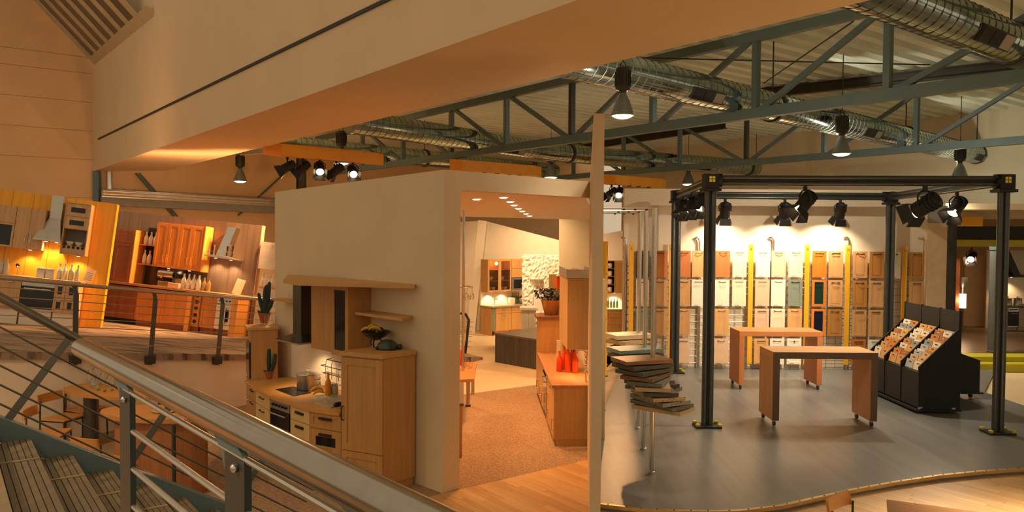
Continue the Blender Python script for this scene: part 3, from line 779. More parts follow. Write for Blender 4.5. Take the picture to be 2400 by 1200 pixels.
# ================================================================ yellow kitchen standing on the ramp
_o = RP(168, 770); KY = frame(_o, _o - RP(0, 757), RN)
M_YW = wood('yellow_boards', (0.86, 0.42, 0.02), 0.86, freq=14)
M_BIRCH = wood('pale_birch', (0.62, 0.38, 0.18), 0.85)
M_LINO = pm('pink_beige_lacquer', (0.80, 0.48, 0.27), 0.5)
M_TOPL = wood('pale_worktop', (0.60, 0.36, 0.17), 0.85, axis=0)
M_WHL = pm('cream_lacquer', (0.86, 0.78, 0.62), 0.4, var=0.02)
M_MILK = pm('frosted_bottle', (0.55, 0.52, 0.40), 0.35, var=0.05)
M_WHB = pm('white_bottle', (0.85, 0.80, 0.66), 0.3, var=0.03)
wx1, wz1 = 0.40, 2.52
t = thing('yellow_wall_panel', 'tall yellow boarded wall panel with a bright end return', 'partition', KY @ TR(0, 0.6, 0))
for i in range(9):
    x1_ = wx1 - i * 0.36; MB().box(x1_ - 0.355, x1_, 0, 0.05, 0, wz1 - 0.00).build('board', M_YW, t)
MB().box(wx1 - 3.24, wx1, 0.052, 0.36, 0, wz1).build('core', M_YELLOW, t)
MB().box(wx1 + 0.002, wx1 + 0.02, 0, 0.36, 0, wz1).build('end_board', M_YELLOW, t)
rc = lambda F, a, b, y: (loc_on(F, *a, y)[0], loc_on(F, *b, y)[0], loc_on(F, *b, y)[1], loc_on(F, *a, y)[1])
# base units
cabinet(KY, 'base_cabinet', 'pale base cabinet with a bow handle at the far left of the yellow kitchen', -1.75, -0.93, 0, 0.58, 0, 0.86, M_BIRCH, [fr('flat', (-1.75, -1.34), (0.30, 0.84), h='bow'), fr('flat', (-1.34, -0.93), (0.30, 0.84), h='bow')], 0.28, pm_=M_WHL)
t = thing('built_in_oven', 'black glass built-in oven in the yellow kitchen', 'oven', KY @ TR(-0.92, 0, 0)); Off = TR(0.92, 0, 0)
MB(Off).box(-0.92, -0.38, 0.02, 0.58, 0.28, 0.86).build('body', M_INOXR, t)
MB(Off).box(-0.91, -0.39, 0.07, 0.56, 0, 0.28).build('plinth', M_WHL, t)
oven(t, Off, -0.92, -0.38, 0.32, 0.86, 0.02, knobs=False)
fs = []
for i in range(2):
    for j in range(2):
        xa = -0.38 + i * 0.19
        fs.append(fr('window', (xa, xa + 0.19), (0.28 + j * 0.29, 0.28 + j * 0.29 + 0.28), h='bow', n='drawer', pane=M_DARKGLASS))
cabinet(KY, 'drawer_cabinet', 'pale drawer cabinet with small dark windows in the yellow kitchen', -0.375, 0.0, 0, 0.58, 0, 0.86, M_BIRCH, fs, 0.28, pm_=M_WHL)
MB_side = MB().box(0, 0.02, -0.005, 0.59, 0, 0.858)
tag(MB_side.build('end_panel', M_LINO), 'pinkish end panel closing the yellow kitchen run', 'panel').matrix_world = KY @ TR(0.002, 0, 0)
tag(MB().box(-1.75, 0.05, -0.02, 0.595, 0, 0.04).build('worktop', M_TOPL), 'pale wood worktop of the yellow kitchen', 'worktop').matrix_world = KY @ TR(0, 0, 0.861)
# upper units
x0, x1, z0, z1 = rc(KY, (30, 497), (76, 588), 0.25)
cabinet(KY, 'wall_cabinet', 'two-door pale wall cabinet left of the pyramid hood', -1.22, -0.74, 0.25, 0.60, 1.42, 2.21, M_BIRCH, [fr('flat', (-1.22, -0.98), (1.42, 2.21), h='vbarr'), fr('flat', (-0.98, -0.74), (1.42, 2.21), h='vbarl')])
t = cabinet(KY, 'open_wall_cabinet', 'pale wall cabinet with open glass front at the left picture edge', -1.75, -1.225, 0.25, 0.60, 1.42, 2.21, M_BIRCH, [fr('flat', (-1.75, -1.225), (1.88, 2.21)), fr('glass', (-1.75, -1.225), (1.42, 1.88), pane=M_DARKGLASS, w=0.035)])
# tall upper unit with windows, bowls niche and scalloped spice drawers
t = thing('dresser_unit', 'tall pale wall unit with glass drawers, bowl niche and scalloped spice drawers', 'cabinet', KY @ TR(-0.40, 0.22, 1.42)); Off = TR(0.40, -0.22, -1.42)
xa, xb = -0.40, 0.0
MB(Off).box(xa, xb, 0.24, 0.60, 1.90, 2.40).build('upper_body', M_BIRCH, t)
MB(Off).box(xb, xb + 0.018, 0.215, 0.60, 1.40, 2.42).build('side_panel', M_LINO, t); MB(Off).box(xa - 0.018, xa, 0.215, 0.60, 1.40, 2.42).build('side_panel', M_BIRCH, t)
MB(Off).box(xa, xb, 0.215, 0.60, 2.402, 2.42).build('top_board', M_BIRCH, t); MB(Off).box(xa, xb, 0.215, 0.60, 1.40, 1.418).build('bottom_board', M_BIRCH, t)
MB(Off).box(xa, xb, 0.58, 0.60, 1.58, 1.90).build('niche_back', M_GREY, t)
for z in (2.155, 1.905): front(t, Off, 'window', xa, xb, z, z + 0.245, 0.24, M_BIRCH, 'bow', None, 'drawer', M_DARKGLASS)
sp = MB(Off).box(xa, xb, 0.24, 0.60, 1.42, 1.575).build('spice_drawer_box', M_BIRCH, t)
for k in range(5):
    MB(Off).lathe([(0.0, -0.004), (0.028, -0.004), (0.028, 0.0)], (xa + 0.04 + k * 0.08, 0.238, 1.545), 10, axis=(0, 1, 0)).build('finger_hole', M_BLACK, sp)
for k, x in enumerate((-0.29, -0.13)):
    tag(MB().lathe([(0.03, 0), (0.035, 0.005), (0.065, 0.05), (0.075, 0.085), (0.07, 0.085), (0.055, 0.045), (0, 0.01)], seg=14).build('bowl', M_WHB), ['left', 'right'][k] + ' white bowl in the niche of the tall wall unit', 'bowl', 'bowls in the wall unit niche').matrix_world = KY @ TR(x, 0.36, 1.577)
# hood
hx = loc_on(KY, 140, 500, 0.42)[0]
t = thing('pyramid_hood', 'steel pyramid cooker hood against the yellow wall', 'hood', KY @ TR(-0.60, 0.35, 1.62))
MB().box(-0.10, 0.10, 0.05, 0.24, 0.42, 0.90).build('chimney', M_INOXR, t)
m = MB(); m.hexa([(-0.28, -0.20, 0.03), (0.18, -0.20, 0.03), (0.18, 0.24, 0.03), (-0.28, 0.24, 0.03)], [(-0.09, 0.05, 0.46), (0.09, 0.05, 0.46), (0.09, 0.235, 0.46), (-0.09, 0.235, 0.46)]); m.build('canopy', pm('hood_steel', (0.42, 0.38, 0.33), 0.35, 1.0), t)
MB().box(-0.285, 0.185, -0.205, 0.245, 0, 0.03).build('rim', M_INOXR, t)
G_P = 'puck lamps of the left kitchens'
under_light(KY, -0.70, 0.40, 1.618, 16, 'left puck lamp under the pyramid hood', G_P); under_light(KY, -0.52, 0.40, 1.618, 16, 'right puck lamp under the pyramid hood', G_P)
under_light(KY, -0.95, 0.42, 1.418, 14, 'puck lamp under the two-door pale wall cabinet', G_P)
under_light(KY, -0.12, 0.42, 1.398, 14, 'puck lamp under the tall pale wall unit', G_P)
# items on the worktop
WT = 0.902
for k, px in enumerate((3, 16)):
    bottle(KY, loc_on(KY, px, 620, 0.35)[0], 0.35, WT, 0.30, M_MILK, ['leftmost', 'second'][k] + ' frosted bottle at the left edge of the yellow kitchen worktop', 'bottles of the yellow kitchen')
for k, px in enumerate((139, 152, 167, 183)):
    bottle(KY, loc_on(KY, px, 640, 0.38)[0], 0.38 - (k % 2) * 0.04, WT, 0.31, M_MILK, '%s frosted bottle of the four beside the leaning card' % ORD[k], 'bottles of the yellow kitchen')
x = loc_on(KY, 43, 630, 0.45)[0]
t = thing('tap', 'small black topped tap on the yellow kitchen worktop', 'tap', KY @ TR(x, 0.45, WT))
MB().tube([(0, 0, 0), (0, 0, 0.12), (0, -0.02, 0.16), (0, -0.10, 0.17), (0, -0.12, 0.15)], 0.013, 8).build('spout', M_INOX, t); MB().ball((-0.02, 0, 0.19), 0.035, 10, 6).build('lever_knob', M_BLKH, t)
x = loc_on(KY, 107, 640, 0.42)[0]
for k in range(2):
    t = thing('steel_canister', ['left', 'right'][k] + ' square steel canister on the yellow kitchen worktop', 'canister', KY @ TR(x - 0.075 + k * 0.15, 0.42, WT), 'square canisters')
    MB().box(-0.07, 0.07, -0.06, 0.06, 0, 0.16).build('body', M_INOXR, t, 0.008); MB().box(-0.072, 0.072, -0.062, 0.062, 0.162, 0.185).build('lid', M_INOX, t, 0.006)
x = loc_on(KY, 205, 645, 0.35)[0]
t = thing('recipe_card', 'pale printed card leaning on the yellow kitchen worktop', 'card', KY @ TR(x, 0.35, WT + 0.003) @ Matrix.Rotation(R(12), 4, 'Y') @ Matrix.Rotation(R(-15), 4, 'X'))
MB().box(-0.085, 0.085, 0, 0.012, 0, 0.27).build('board', pm('card_pink', (0.72, 0.50, 0.36), 0.7), t)
for k in range(5): MB().box(-0.06, 0.06, -0.002, 0.0, 0.05 + k * 0.035, 0.058 + k * 0.035).build('printed_line', pm('faded_ink', (0.42, 0.27, 0.18), 0.8), t)

# ================================================================ orange kitchen in front of the brown leaning panel
_o = RP(256, 755); KB = frame(_o, RP(555, 791) - _o, RN)
M_OAK = wood('grey_brown_boards', (0.235, 0.155, 0.10), 0.74, freq=12)
M_CH = wood('cherry_orange', (0.66, 0.23, 0.035), 0.82)
M_CHD = wood('cherry_dark', (0.36, 0.10, 0.025), 0.80)
M_CHL = wood('cherry_light', (0.80, 0.34, 0.06), 0.88)
t = thing('brown_wall_panel', 'tall grey-brown boarded wall panel behind the orange kitchen', 'partition', KB @ TR(0, 0.62, 0))
xx = -0.9; i = 0
while xx < 2.93:
    w = min(0.32, 2.93 - xx); MB().box(xx, xx + w - 0.004, 0, 0.04, 0, 2.52).build('board', M_OAK, t); xx += 0.32
MB().box(-0.9, 2.93, 0.042, 0.16, 0, 2.52).build('core', M_OAK, t)
MB().box(2.932, 2.95, 0, 0.16, 0, 2.52).build('end_board', pm('pinkish_edge', (0.62, 0.36, 0.20), 0.6), t)
# base cabinets
cabinet(KB, 'drawer_cabinet', 'dark cherry drawer cabinet at the left of the orange kitchen', -0.35, 0.56, 0.02, 0.60, 0, 0.84, M_CHD,
        [fr('shaker', (-0.35 + i * 0.455, 0.105 + i * 0.455), (0.12 + j * 0.18, 0.30 + j * 0.18), n='drawer', w=0.03, h='knob', hm=M_CHD) for i in range(2) for j in range(4)], 0.12, pm_=M_BLACK)
cabinet(KB, 'base_cabinet', 'orange cherry cabinet with two panelled doors in the orange kitchen', 0.565, 1.74, 0.0, 0.60, 0, 0.84, M_CH,
        [fr('shaker', (0.565, 1.15), (0.12, 0.84), w=0.08), fr('shaker', (1.15, 1.74), (0.12, 0.84), w=0.08)], 0.12, pm_=M_CHD)
tag(MB().box(0, 0.10, -0.03, 0.59, 0, 0.858).build('end_panel', M_CHL), 'bright orange upright panel beside the bottle rack of the orange kitchen', 'panel').matrix_world = KB @ TR(1.745, 0, 0)
t = thing('bottle_rack_cabinet', 'narrow orange cabinet with a column of dark scoop pulls', 'cabinet', KB @ TR(1.85, 0.06, 0))
MB().box(0, 0.18, 0, 0.53, 0.12, 0.84).build('body', M_CH, t); MB().box(0.01, 0.17, 0.03, 0.53, 0, 0.12).build('plinth', M_CHD, t)
for k in range(5):
    d = MB().box(0.006, 0.174, -0.02, -0.001, 0.13 + k * 0.142, 0.265 + k * 0.142).build('drawer', M_CH, t)
    MB().lathe([(0.0, -0.004), (0.042, -0.004), (0.042, 0.0)], (0.09, -0.021, 0.235 + k * 0.142), 12, axis=(0, 1, 0)).build('scoop_pull', M_BLACK, d)
cabinet(KB, 'drawer_cabinet', 'cherry drawer cabinet left of the white oven', 2.04, 2.40, 0.06, 0.60, 0, 0.84, M_CH, [fr('shaker', (2.04, 2.40), (0.12, 0.62), w=0.05), fr('flat', (2.04, 2.40), (0.62, 0.84), n='drawer', h='bar')], 0.12, pm_=M_CHD)
t = thing('built_in_oven', 'white built-in oven with a dark window in the orange kitchen', 'oven', KB @ TR(2.40, 0.06, 0))
MB().box(0, 0.36, 0.02, 0.54, 0.12, 0.84).build('body', M_WHL, t)
MB().box(0.01, 0.35, 0.05, 0.54, 0, 0.12).build('plinth', M_CHD, t)
d = MB().box(0.0, 0.36, -0.02, 0.018, 0.14, 0.66).build('oven_door', M_WHL, t); MB().box(0.06, 0.30, -0.024, -0.0205, 0.30, 0.56).build('window', M_OVENG, d)
MB().tube([(0.04, -0.05, 0.61), (0.32, -0.05, 0.61)], 0.01, 8).build('handle', M_INOX, d)
cp_ = MB().box(0.0, 0.36, -0.02, 0.018, 0.67, 0.84).build('control_panel', M_INOXR, t)
for k in range(4): MB().tube([(0.07 + k * 0.075, -0.021, 0.755), (0.07 + k * 0.075, -0.045, 0.755)], 0.016, 8).build('knob', M_BLKH, cp_)
tea = MB().box(0.06, 0.24, -0.066, -0.058, 0.24, 0.60); tag(tea.build('tea_towel', pm('cloth_cream', (0.82, 0.72, 0.52), 0.9)), 'cream towel hanging from the white oven handle', 'towel').matrix_world = KB @ TR(2.40, 0.06, 0)
tag(MB().box(0, 0.14, -0.05, 0.575, 0, 0.84).build('end_panel', M_CHL), 'orange end panel at the right of the orange kitchen', 'panel').matrix_world = KB @ TR(2.765, 0.03, 0)
tag(MB().box(-0.35, 2.93, -0.03, 0.615, 0, 0.045).build('worktop', wood('cherry_top', (0.50, 0.24, 0.08), 0.8, axis=0)), 'wooden worktop of the orange kitchen', 'worktop').matrix_world = KB @ TR(0, 0, 0.861)
# tall dresser on the worktop
cabinet(KB, 'dresser_cabinet', 'tall dark cherry cabinet standing on the left end of the orange worktop', -0.18, 0.24, 0.12, 0.60, 0.908, 2.10, M_CHD, [fr('shaker', (-0.18, 0.24), (0.91, 1.78), w=0.06), fr('shaker', (-0.18, 0.24), (1.78, 2.09), w=0.05)])
tag(MB().box(0, 0.02, 0, 0.48, 0, 1.19).build('end_panel', M_CHL), 'light orange side panel of the tall cherry cabinet', 'panel').matrix_world = KB @ TR(0.243, 0.12, 0.908)
t = thing('bottle_shelf', 'small dark shelf unit holding white bottles beside the cherry wall cabinet', 'shelf', KB @ TR(0.28, 0.30, 1.34))
MB().box(0, 0.36, 0.26, 0.30, -0.02, 0.86).build('back_panel', M_BLACK, t)
for z in (0.0, 0.44): MB().box(0, 0.36, 0, 0.258, z, z + 0.025).build('shelf_board', M_CH, t)
k = 0
for z, n in ((1.79, 3), (1.366, 2)):
    for i in range(n):
        bottle(KB, 0.34 + i * 0.115 + (0.02 if n == 2 else 0), 0.42, z, 0.31, M_WHB, '%s white bottle on the %s board of the small dark shelf' % (ORD[i], 'upper' if n == 3 else 'lower'), 'white bottles of the orange kitchen', r=0.048)
fs = [fr('shaker', (0.66 + i * 0.285, 0.66 + (i + 1) * 0.285), (1.33, 2.32), w=0.06, h=('vbarr' if i % 2 == 0 else 'vbarl'), hm=M_CH) for i in range(4)]
cabinet(KB, 'wall_cabinet', 'large four-door cherry wall cabinet of the orange kitchen', 0.66, 1.80, 0.25, 0.60, 1.33, 2.34, M_CH, fs)
tag(MB().box(0, 0.02, 0, 0.355, 0, 1.03).build('end_panel', M_CHL), 'light orange side panel of the large cherry wall cabinet', 'panel').matrix_world = KB @ TR(1.803, 0.24, 1.32)
# hood with slanting chimney
hx0, hz0 = loc_on(KB, 519, 604, 0.40); hx1, hz1 = loc_on(KB, 544, 533, 0.40)
t = thing('slanted_hood', 'steel cooker hood with a slanting chimney on the brown panel', 'hood', KB @ TR(hx0, 0.30, hz0))
m = MB(); dx, dz = hx1 - hx0, hz1 - hz0
m.hexa([(-0.11, 0.04, 0.04), (0.10, 0.04, 0.04), (0.10, 0.31, 0.04), (-0.11, 0.31, 0.04)], [(dx - 0.10, 0.10, dz), (dx + 0.10, 0.10, dz), (dx + 0.10, 0.31, dz), (dx - 0.10, 0.31, dz)]); m.build('chimney', M_INOX, t)
m = MB(); m.prism_xz([(-0.27, 0.0), (0.42, -0.03), (0.42, -0.01), (0.10, 0.04), (-0.12, 0.045), (-0.27, 0.02)], -0.16, 0.31); m.build('canopy', M_INOXR, t)
MB().tube([(-0.26, -0.1, 0.10), (-0.12, -0.12, 0.12)], 0.008, 6).build('utensil_rail', M_INOX, t); MB().tube([(0.12, -0.12, 0.14), (0.36, -0.1, 0.13)], 0.008, 6).build('utensil_rail', M_INOX, t)
for k, (x, h) in enumerate(((-0.24, 0.14), (-0.19, 0.18), (-0.14, 0.22), (0.16, 0.22), (0.22, 0.27), (0.29, 0.24))):
    tag(MB().tube([(0, 0, 0), (0, 0, h * 0.55), (0, 0, h)], [0.014, 0.012, 0.018], 6).build('utensil', M_BLKH if k % 2 else M_INOXR), '%s kitchen utensil from the left standing on the slanted hood' % ORD[k], 'utensil', 'utensils on the slanted hood').matrix_world = KB @ TR(hx0 + x, 0.30, hz0 + 0.046)
under_light(KB, hx0 - 0.14, 0.42, hz0 - 0.012, 22, 'left puck lamp under the slanted hood', G_P); under_light(KB, hx0 + 0.22, 0.42, hz0 - 0.024, 22, 'right puck lamp under the slanted hood', G_P)
under_light(KB, 0.98, 0.40, 1.328, 10, 'left puck lamp under the cherry wall cabinet', G_P); under_light(KB, 1.48, 0.40, 1.328, 10, 'right puck lamp under the cherry wall cabinet', G_P)
tag(MB().box(0.30, 1.80, 0.607, 0.612, 0.0, 0.42).build('backsplash', pm('dark_splash', (0.035, 0.03, 0.03), 0.2)), 'dark glossy backsplash under the cherry wall cabinet', 'backsplash').matrix_world = KB @ TR(0, 0, 0.908)
# things on the worktop
x = loc_on(KB, 392, 655, 0.30)[0]
t = thing('coffee_machine', 'round chrome coffee machine on the orange kitchen worktop', 'coffee machine', KB @ TR(x, 0.30, 0.908))
MB().box(-0.16, 0.12, -0.10, 0.12, 0, 0.12).build('base', M_INOX, t, 0.01); MB().box(-0.10, 0.06, 0.0, 0.11, 0.12, 0.22).build('column', M_BLKH, t, 0.01)
MB().tube([(-0.20, 0, 0.28), (0.16, 0, 0.28)], [0.095, 0.095], 16).build('boiler', M_INOX, t); MB().tube([(-0.06, -0.09, 0.24), (-0.06, -0.16, 0.20)], 0.02, 8).build('group_head', M_INOX, t); MB().ball((0.22, 0, 0.26), 0.06, 10, 6).build('end_dial', M_BLKH, t)
x = loc_on(KB, 412, 672, 0.22)[0]
tag(MB().box(-0.13, 0.13, -0.06, 0.06, 0, 0.11).build('tin_box', pm('rose_tin', (0.66, 0.42, 0.28), 0.5), None, 0.01), 'low rose coloured box beside the coffee machine', 'box').matrix_world = KB @ TR(x, 0.16, 0.908)
x = loc_on(KB, 418, 658, 0.34)[0]
tag(MB().prism_xz([(-0.09, 0.16), (0, 0), (0.09, 0.14), (0.07, 0.19), (0, 0.21), (-0.06, 0.20)], 0, 0.02).build('filter_fan', pm('straw', (0.55, 0.34, 0.17), 0.8)), 'fan shaped straw filter between coffee machine and bottles', 'filter').matrix_world = KB @ TR(x, 0.34, 0.908)
for k, px in enumerate((429, 441, 453, 465)):
    bottle(KB, loc_on(KB, px, 670, 0.30)[0], 0.30, 0.908, 0.34, M_WHB, '%s white bottle from the left on the orange kitchen worktop' % ORD[k], 'white bottles of the orange kitchen', r=0.052)
M_OIL = pm('amber_jar', (0.55, 0.34, 0.10), 0.25)
for k, px in enumerate((478, 489)):
    bottle(KB, loc_on(KB, px, 670, 0.40)[0], 0.40, 0.908, 0.30, M_OIL, ['left', 'right'][k] + ' amber bottle right of the white bottles on the orange worktop', 'amber bottles', r=0.05)
x = loc_on(KB, 556, 680, 0.45)[0]
tag(MB().box(-0.10, 0.10, 0, 0.02, 0, 0.36).build('cutting_board', pm('pale_board', (0.74, 0.44, 0.25), 0.6)), 'pale cutting board leaning at the right end of the orange worktop', 'board').matrix_world = KB @ TR(x, 0.40, 0.912) @ Matrix.Rotation(R(9), 4, 'Y') @ Matrix.Rotation(R(-14), 4, 'X')

# ================================================================ white kitchen sliver behind the partition
KW = frame(RP(612, 796) + TD * 0.5, KB.to_3x3() @ V((1, 0, 0)), RN)
def kw(px, py): return loc_on(KW, px, py, 0)
x0, z1 = kw(612, 566); x1, z0 = kw(650, 634)
M_WLAQ = pm('white_lacquer', (0.82, 0.76, 0.62), 0.4)
cabinet(KW, 'wall_cabinet', 'white wall cabinet partly hidden behind the partition box', x0, x1 + 0.9, 0.0, 0.35, z0, z1, M_WLAQ, [fr('flat', (x0, x0 + 0.6), (z0, z1), h='knob'), fr('flat', (x0 + 0.6, x1 + 0.9), (z0, z1), h='knob')])
zs_ = kw(610, 671)[1]; xs0 = kw(604, 671)[0]
tag(MB().box(xs0, xs0 + 1.5, -0.02, 0.30, -0.03, 0.0).build('worktop', M_BEECHX), 'beech ledge with white bottles beyond the cactus', 'worktop').matrix_world = KW @ TR(0, 0, zs_)
for k, px in enumerate((611, 619, 627, 635)):
    bottle(KW, kw(px, 670)[0], 0.06, zs_ + 0.001, 0.31, M_WHB, '%s white bottle from the left on the beech ledge beyond the cactus' % ORD[k], 'white bottles beyond the cactus', r=0.05)
cabinet(KW, 'drawer_cabinet', 'white drawer cabinet beyond the cactus', xs0 + 0.02, xs0 + 1.4, 0.0, 0.5, 0.0, zs_ - 0.032, M_WLAQ, [fr('flat', (xs0 + 0.02 + i * 0.46, xs0 + 0.48 + i * 0.46), (0.1 + j * 0.25, 0.34 + j * 0.25), n='drawer', h='knob') for i in range(3) for j in range(3)], 0.1)

# ================================================================ steel railing along the ramp edge
def ramp_edge_pt(px, py, off=0.0): 
    q = PL(px, py, RP0 - V((-ED.y, ED.x, 0)) * 0.06, V((-ED.y, ED.x, 0))); return q
top_px = [(-60, 645), (175, 667), (362, 684), (520, 695), (645, 703)]
gr = thing('ramp_railing', 'stainless railing along the ramp edge in front of the left kitchens', 'railing', Matrix.Identity(4))
NE = V((ED.y, -ED.x, 0)) * 0.07
tops = [D(x, y, d) for (x, y), d in zip(top_px, (10.2, 11.4, 12.3, 13.2, 13.9))]
MB().tube(tops, 0.030, 10).build('handrail', M_INOXR, gr)
posts = [(1, 175, 826), (2, 350, 828), (3, 507, 830)]
feet = {}
for i, px, py in posts:
    f_ = RP(px, py) + NE; tp = tops[i]; feet[i] = f_
    side = ED
    kn = tp.lerp(f_, 0.13) + NE * 0.6
    MB().bar(f_ - RN * 0.18, kn, 0.012, 0.075, up=ED).build('post', pm('rail_post', (0.10, 0.115, 0.105), 0.35, 0.6), gr)
    MB().bar(kn, tp - RN * 0.02, 0.012, 0.06, up=ED).build('post_arm', MATS['rail_post'], gr)
    MB().bar(f_ - RN * 0.10 - NE * 0.9, f_ - RN * 0.10 + NE * 0.3, 0.14, 0.13).build('fixing_block', M_STEELD, gr)
ft0 = RP(-60, 825) + NE; ft4 = RP(645, 832) + NE
allp = [(tops[0], ft0), (tops[1], feet[1]), (tops[2], feet[2]), (tops[3], feet[3]), (tops[4], ft4)]
for k in range(1, 8):
    MB().tube([a.lerp(b, k / 8.0 * 1.0) for a, b in allp], 0.0075, 6).build('rung', M_INOXR, gr)

# flood lamps clipped to the back of the two leaning panels, washing the hall wall behind them
for i, (F, x, y, z, w, lab) in enumerate(((KB, 0.4, 0.80, 2.44, 240, 'flood lamp clipped behind the left part of the brown panel'), (KB, 2.2, 0.80, 2.44, 320, 'flood lamp clipped behind the right part of the brown panel'), (KY, -1.2, 0.98, 2.42, 110, 'flood lamp clipped behind the yellow panel'))):
    t = thing('flood_lamp', lab, 'lamp', F @ TR(x, y, z), 'flood lamps behind the leaning panels')
    MB().box(-0.10, 0.10, 0.0, 0.09, -0.06, 0.04).build('housing', M_BLACK, t); MB().box(-0.09, 0.09, 0.005, 0.085, 0.041, 0.046).build('lens', M_BULBW, t); MB().box(-0.02, 0.02, -0.03, 0.0, -0.10, -0.02).build('clip', M_STEELD, t)
    p = F @ V((x, y + 0.06, z + 0.07)); q = p + V((0.0, 2.2, 1.6))
    o = lamp_spot(p, q, w, WARM, 150, 0.9, 0.05); M = o.matrix_world.copy(); o.parent = t; o.matrix_world = M
# ================================================================ stair with its far railing
HP = D(90, 745, 6.0)
SLOPE = 0.70
SDIR = V((UD.x, UD.y, -SLOPE)).normalized(); SNRM = V((UD.x * SLOPE, UD.y * SLOPE, 1)).normalized()
def hr(px):          # point on the far handrail at photo column px
    y = 697 + 0.535 * px; return PL(px, y, HP, TD)
rl = thing('stair_railing', 'thin dark railing with slanting posts on the far side of the stair', 'railing', Matrix.Identity(4))
base = hr(90); 
def along(px):
    q = PL(px, 697 + 0.535 * px, HP, TD); s = (q - HP).dot(UD); return HP + V((UD.x, UD.y, -SLOPE)) * s
h0, h1 = along(-120), along(760)
M_RAILD = pm('dull_steel', (0.20, 0.20, 0.175), 0.35, 0.9)
MB().tube([h0, h1], 0.034, 12).build('handrail', M_RAILD, rl)
foot = PL(30, 1000, HP, TD); PLN = (along(165) - foot).length
for px in (-110, 165, 416, 636):
    t_ = along(px)
    MB().bar(t_ - SNRM * 0.02, t_ - SNRM * PLN, 0.012, 0.045, up=SDIR).build('post', M_RAILD, rl)
    MB().bar(t_ - SNRM * 0.02 + SDIR * 0.03, t_ - SNRM * PLN + SDIR * 0.03, 0.012, 0.012, up=SDIR).build('post_rib', M_RAILD, rl)
for k in range(5):
    o_ = SNRM * (PLN * (0.24 + 0.155 * k))
    MB().tube([h0 - o_, h1 - o_], 0.0085, 6).build('rung', M_RAILD, rl)
# steps: far edges measured in the railing plane
pts = [PL(73, 1027, HP - TD * 0.12, TD), PL(171, 1064, HP - TD * 0.12, TD), PL(263, 1099, HP - TD * 0.12, TD)]
go = ((pts[2] - pts[0]) / 2); GO = go.dot(UD); RISE = -go.z
NSL = 7
M_TREAD = [wood('tread_slat_%d' % i, c, 0.78, axis=1, rough=0.6, freq=14) for i, c in enumerate([(0.20, 0.16, 0.10), (0.175, 0.14, 0.088)])]
M_RISER = pm('stair_riser', (0.06, 0.06, 0.052), 0.6)
st = thing('staircase', 'wooden slatted stair descending behind the near handrail', 'staircase', Matrix.Identity(4))
q0 = pts[0]
nst = int(q0.z / RISE)
for k in range(-1, nst + 1):
    z = q0.z - RISE * k
    if z < 0.05: break
    e = q0 + UD * (GO * k); e.z = z
    F = frame(e, UD)                       # x along descent, y along TD (away)
    w = 3.0
    if k < 0:
        o = MB(F).box(-GO * 0.30, 0, -w, 0, -0.045, 0).build('top_tread', wood('landing_edge', (0.30, 0.235, 0.14), 0.85, axis=1), st)
        o = MB(F).box(-GO * 0.30 - 2.2, -GO * 0.30 - 0.004, -w, 0.0, -0.045, 0.0).build('landing_board', wood('orange_board', (0.60, 0.26, 0.07), 0.85, axis=1), st)
        continue
    tr = MB(F).box(-GO, 0, -w, 0, -0.05, -0.012).build('tread', M_RISER, st)
    sw = GO / NSL
    for i in range(NSL):
        MB(F).box(-GO + i * sw + 0.003, -GO + (i + 1) * sw - 0.003, -w, 0, -0.0118, 0.0).build('slat', M_TREAD[i % 2], tr)
    MB(F).box(-GO * 0.98, -GO * 0.02, -0.66, -0.63, 0.0002, 0.006).build('joint_strip', pm('strip_tan', (0.32, 0.25, 0.14), 0.6), tr)
    MB(F).box(-GO - 0.015, -GO, -w, 0, -0.0, RISE - 0.05).build('riser', M_RISER, st)
# slanting stringer beside the steps
a = q0 - V((UD.x, UD.y, -RISE / GO)) * 1.2 + TD * 0.085 - V((0, 0, 0.03)); b = q0 + V((UD.x, UD.y, -RISE / GO)) * ((q0.z - 0.25) / (RISE / GO)) + TD * 0.085 - V((0, 0, 0.03))
MB().bar(a, b, 0.15, 0.16).build('stringer', M_STEEL, st)
a2 = a - TD * 2.2 - V((0, 0, 0.16)); b2 = b - TD * 2.2 - V((0, 0, 0.16))
MB().bar(a2, b2, 0.12, 0.12).build('stringer', M_STEEL, st)
# legs that carry the upper end of the stair
for q in (a + V((UD.x, UD.y, -RISE / GO)) * 0.3, a2 + V((UD.x, UD.y, -RISE / GO)) * 0.3):
    MB().bar((q.x, q.y, 0), (q.x, q.y, q.z), 0.1, 0.1).build('support_leg', M_STEEL, st)

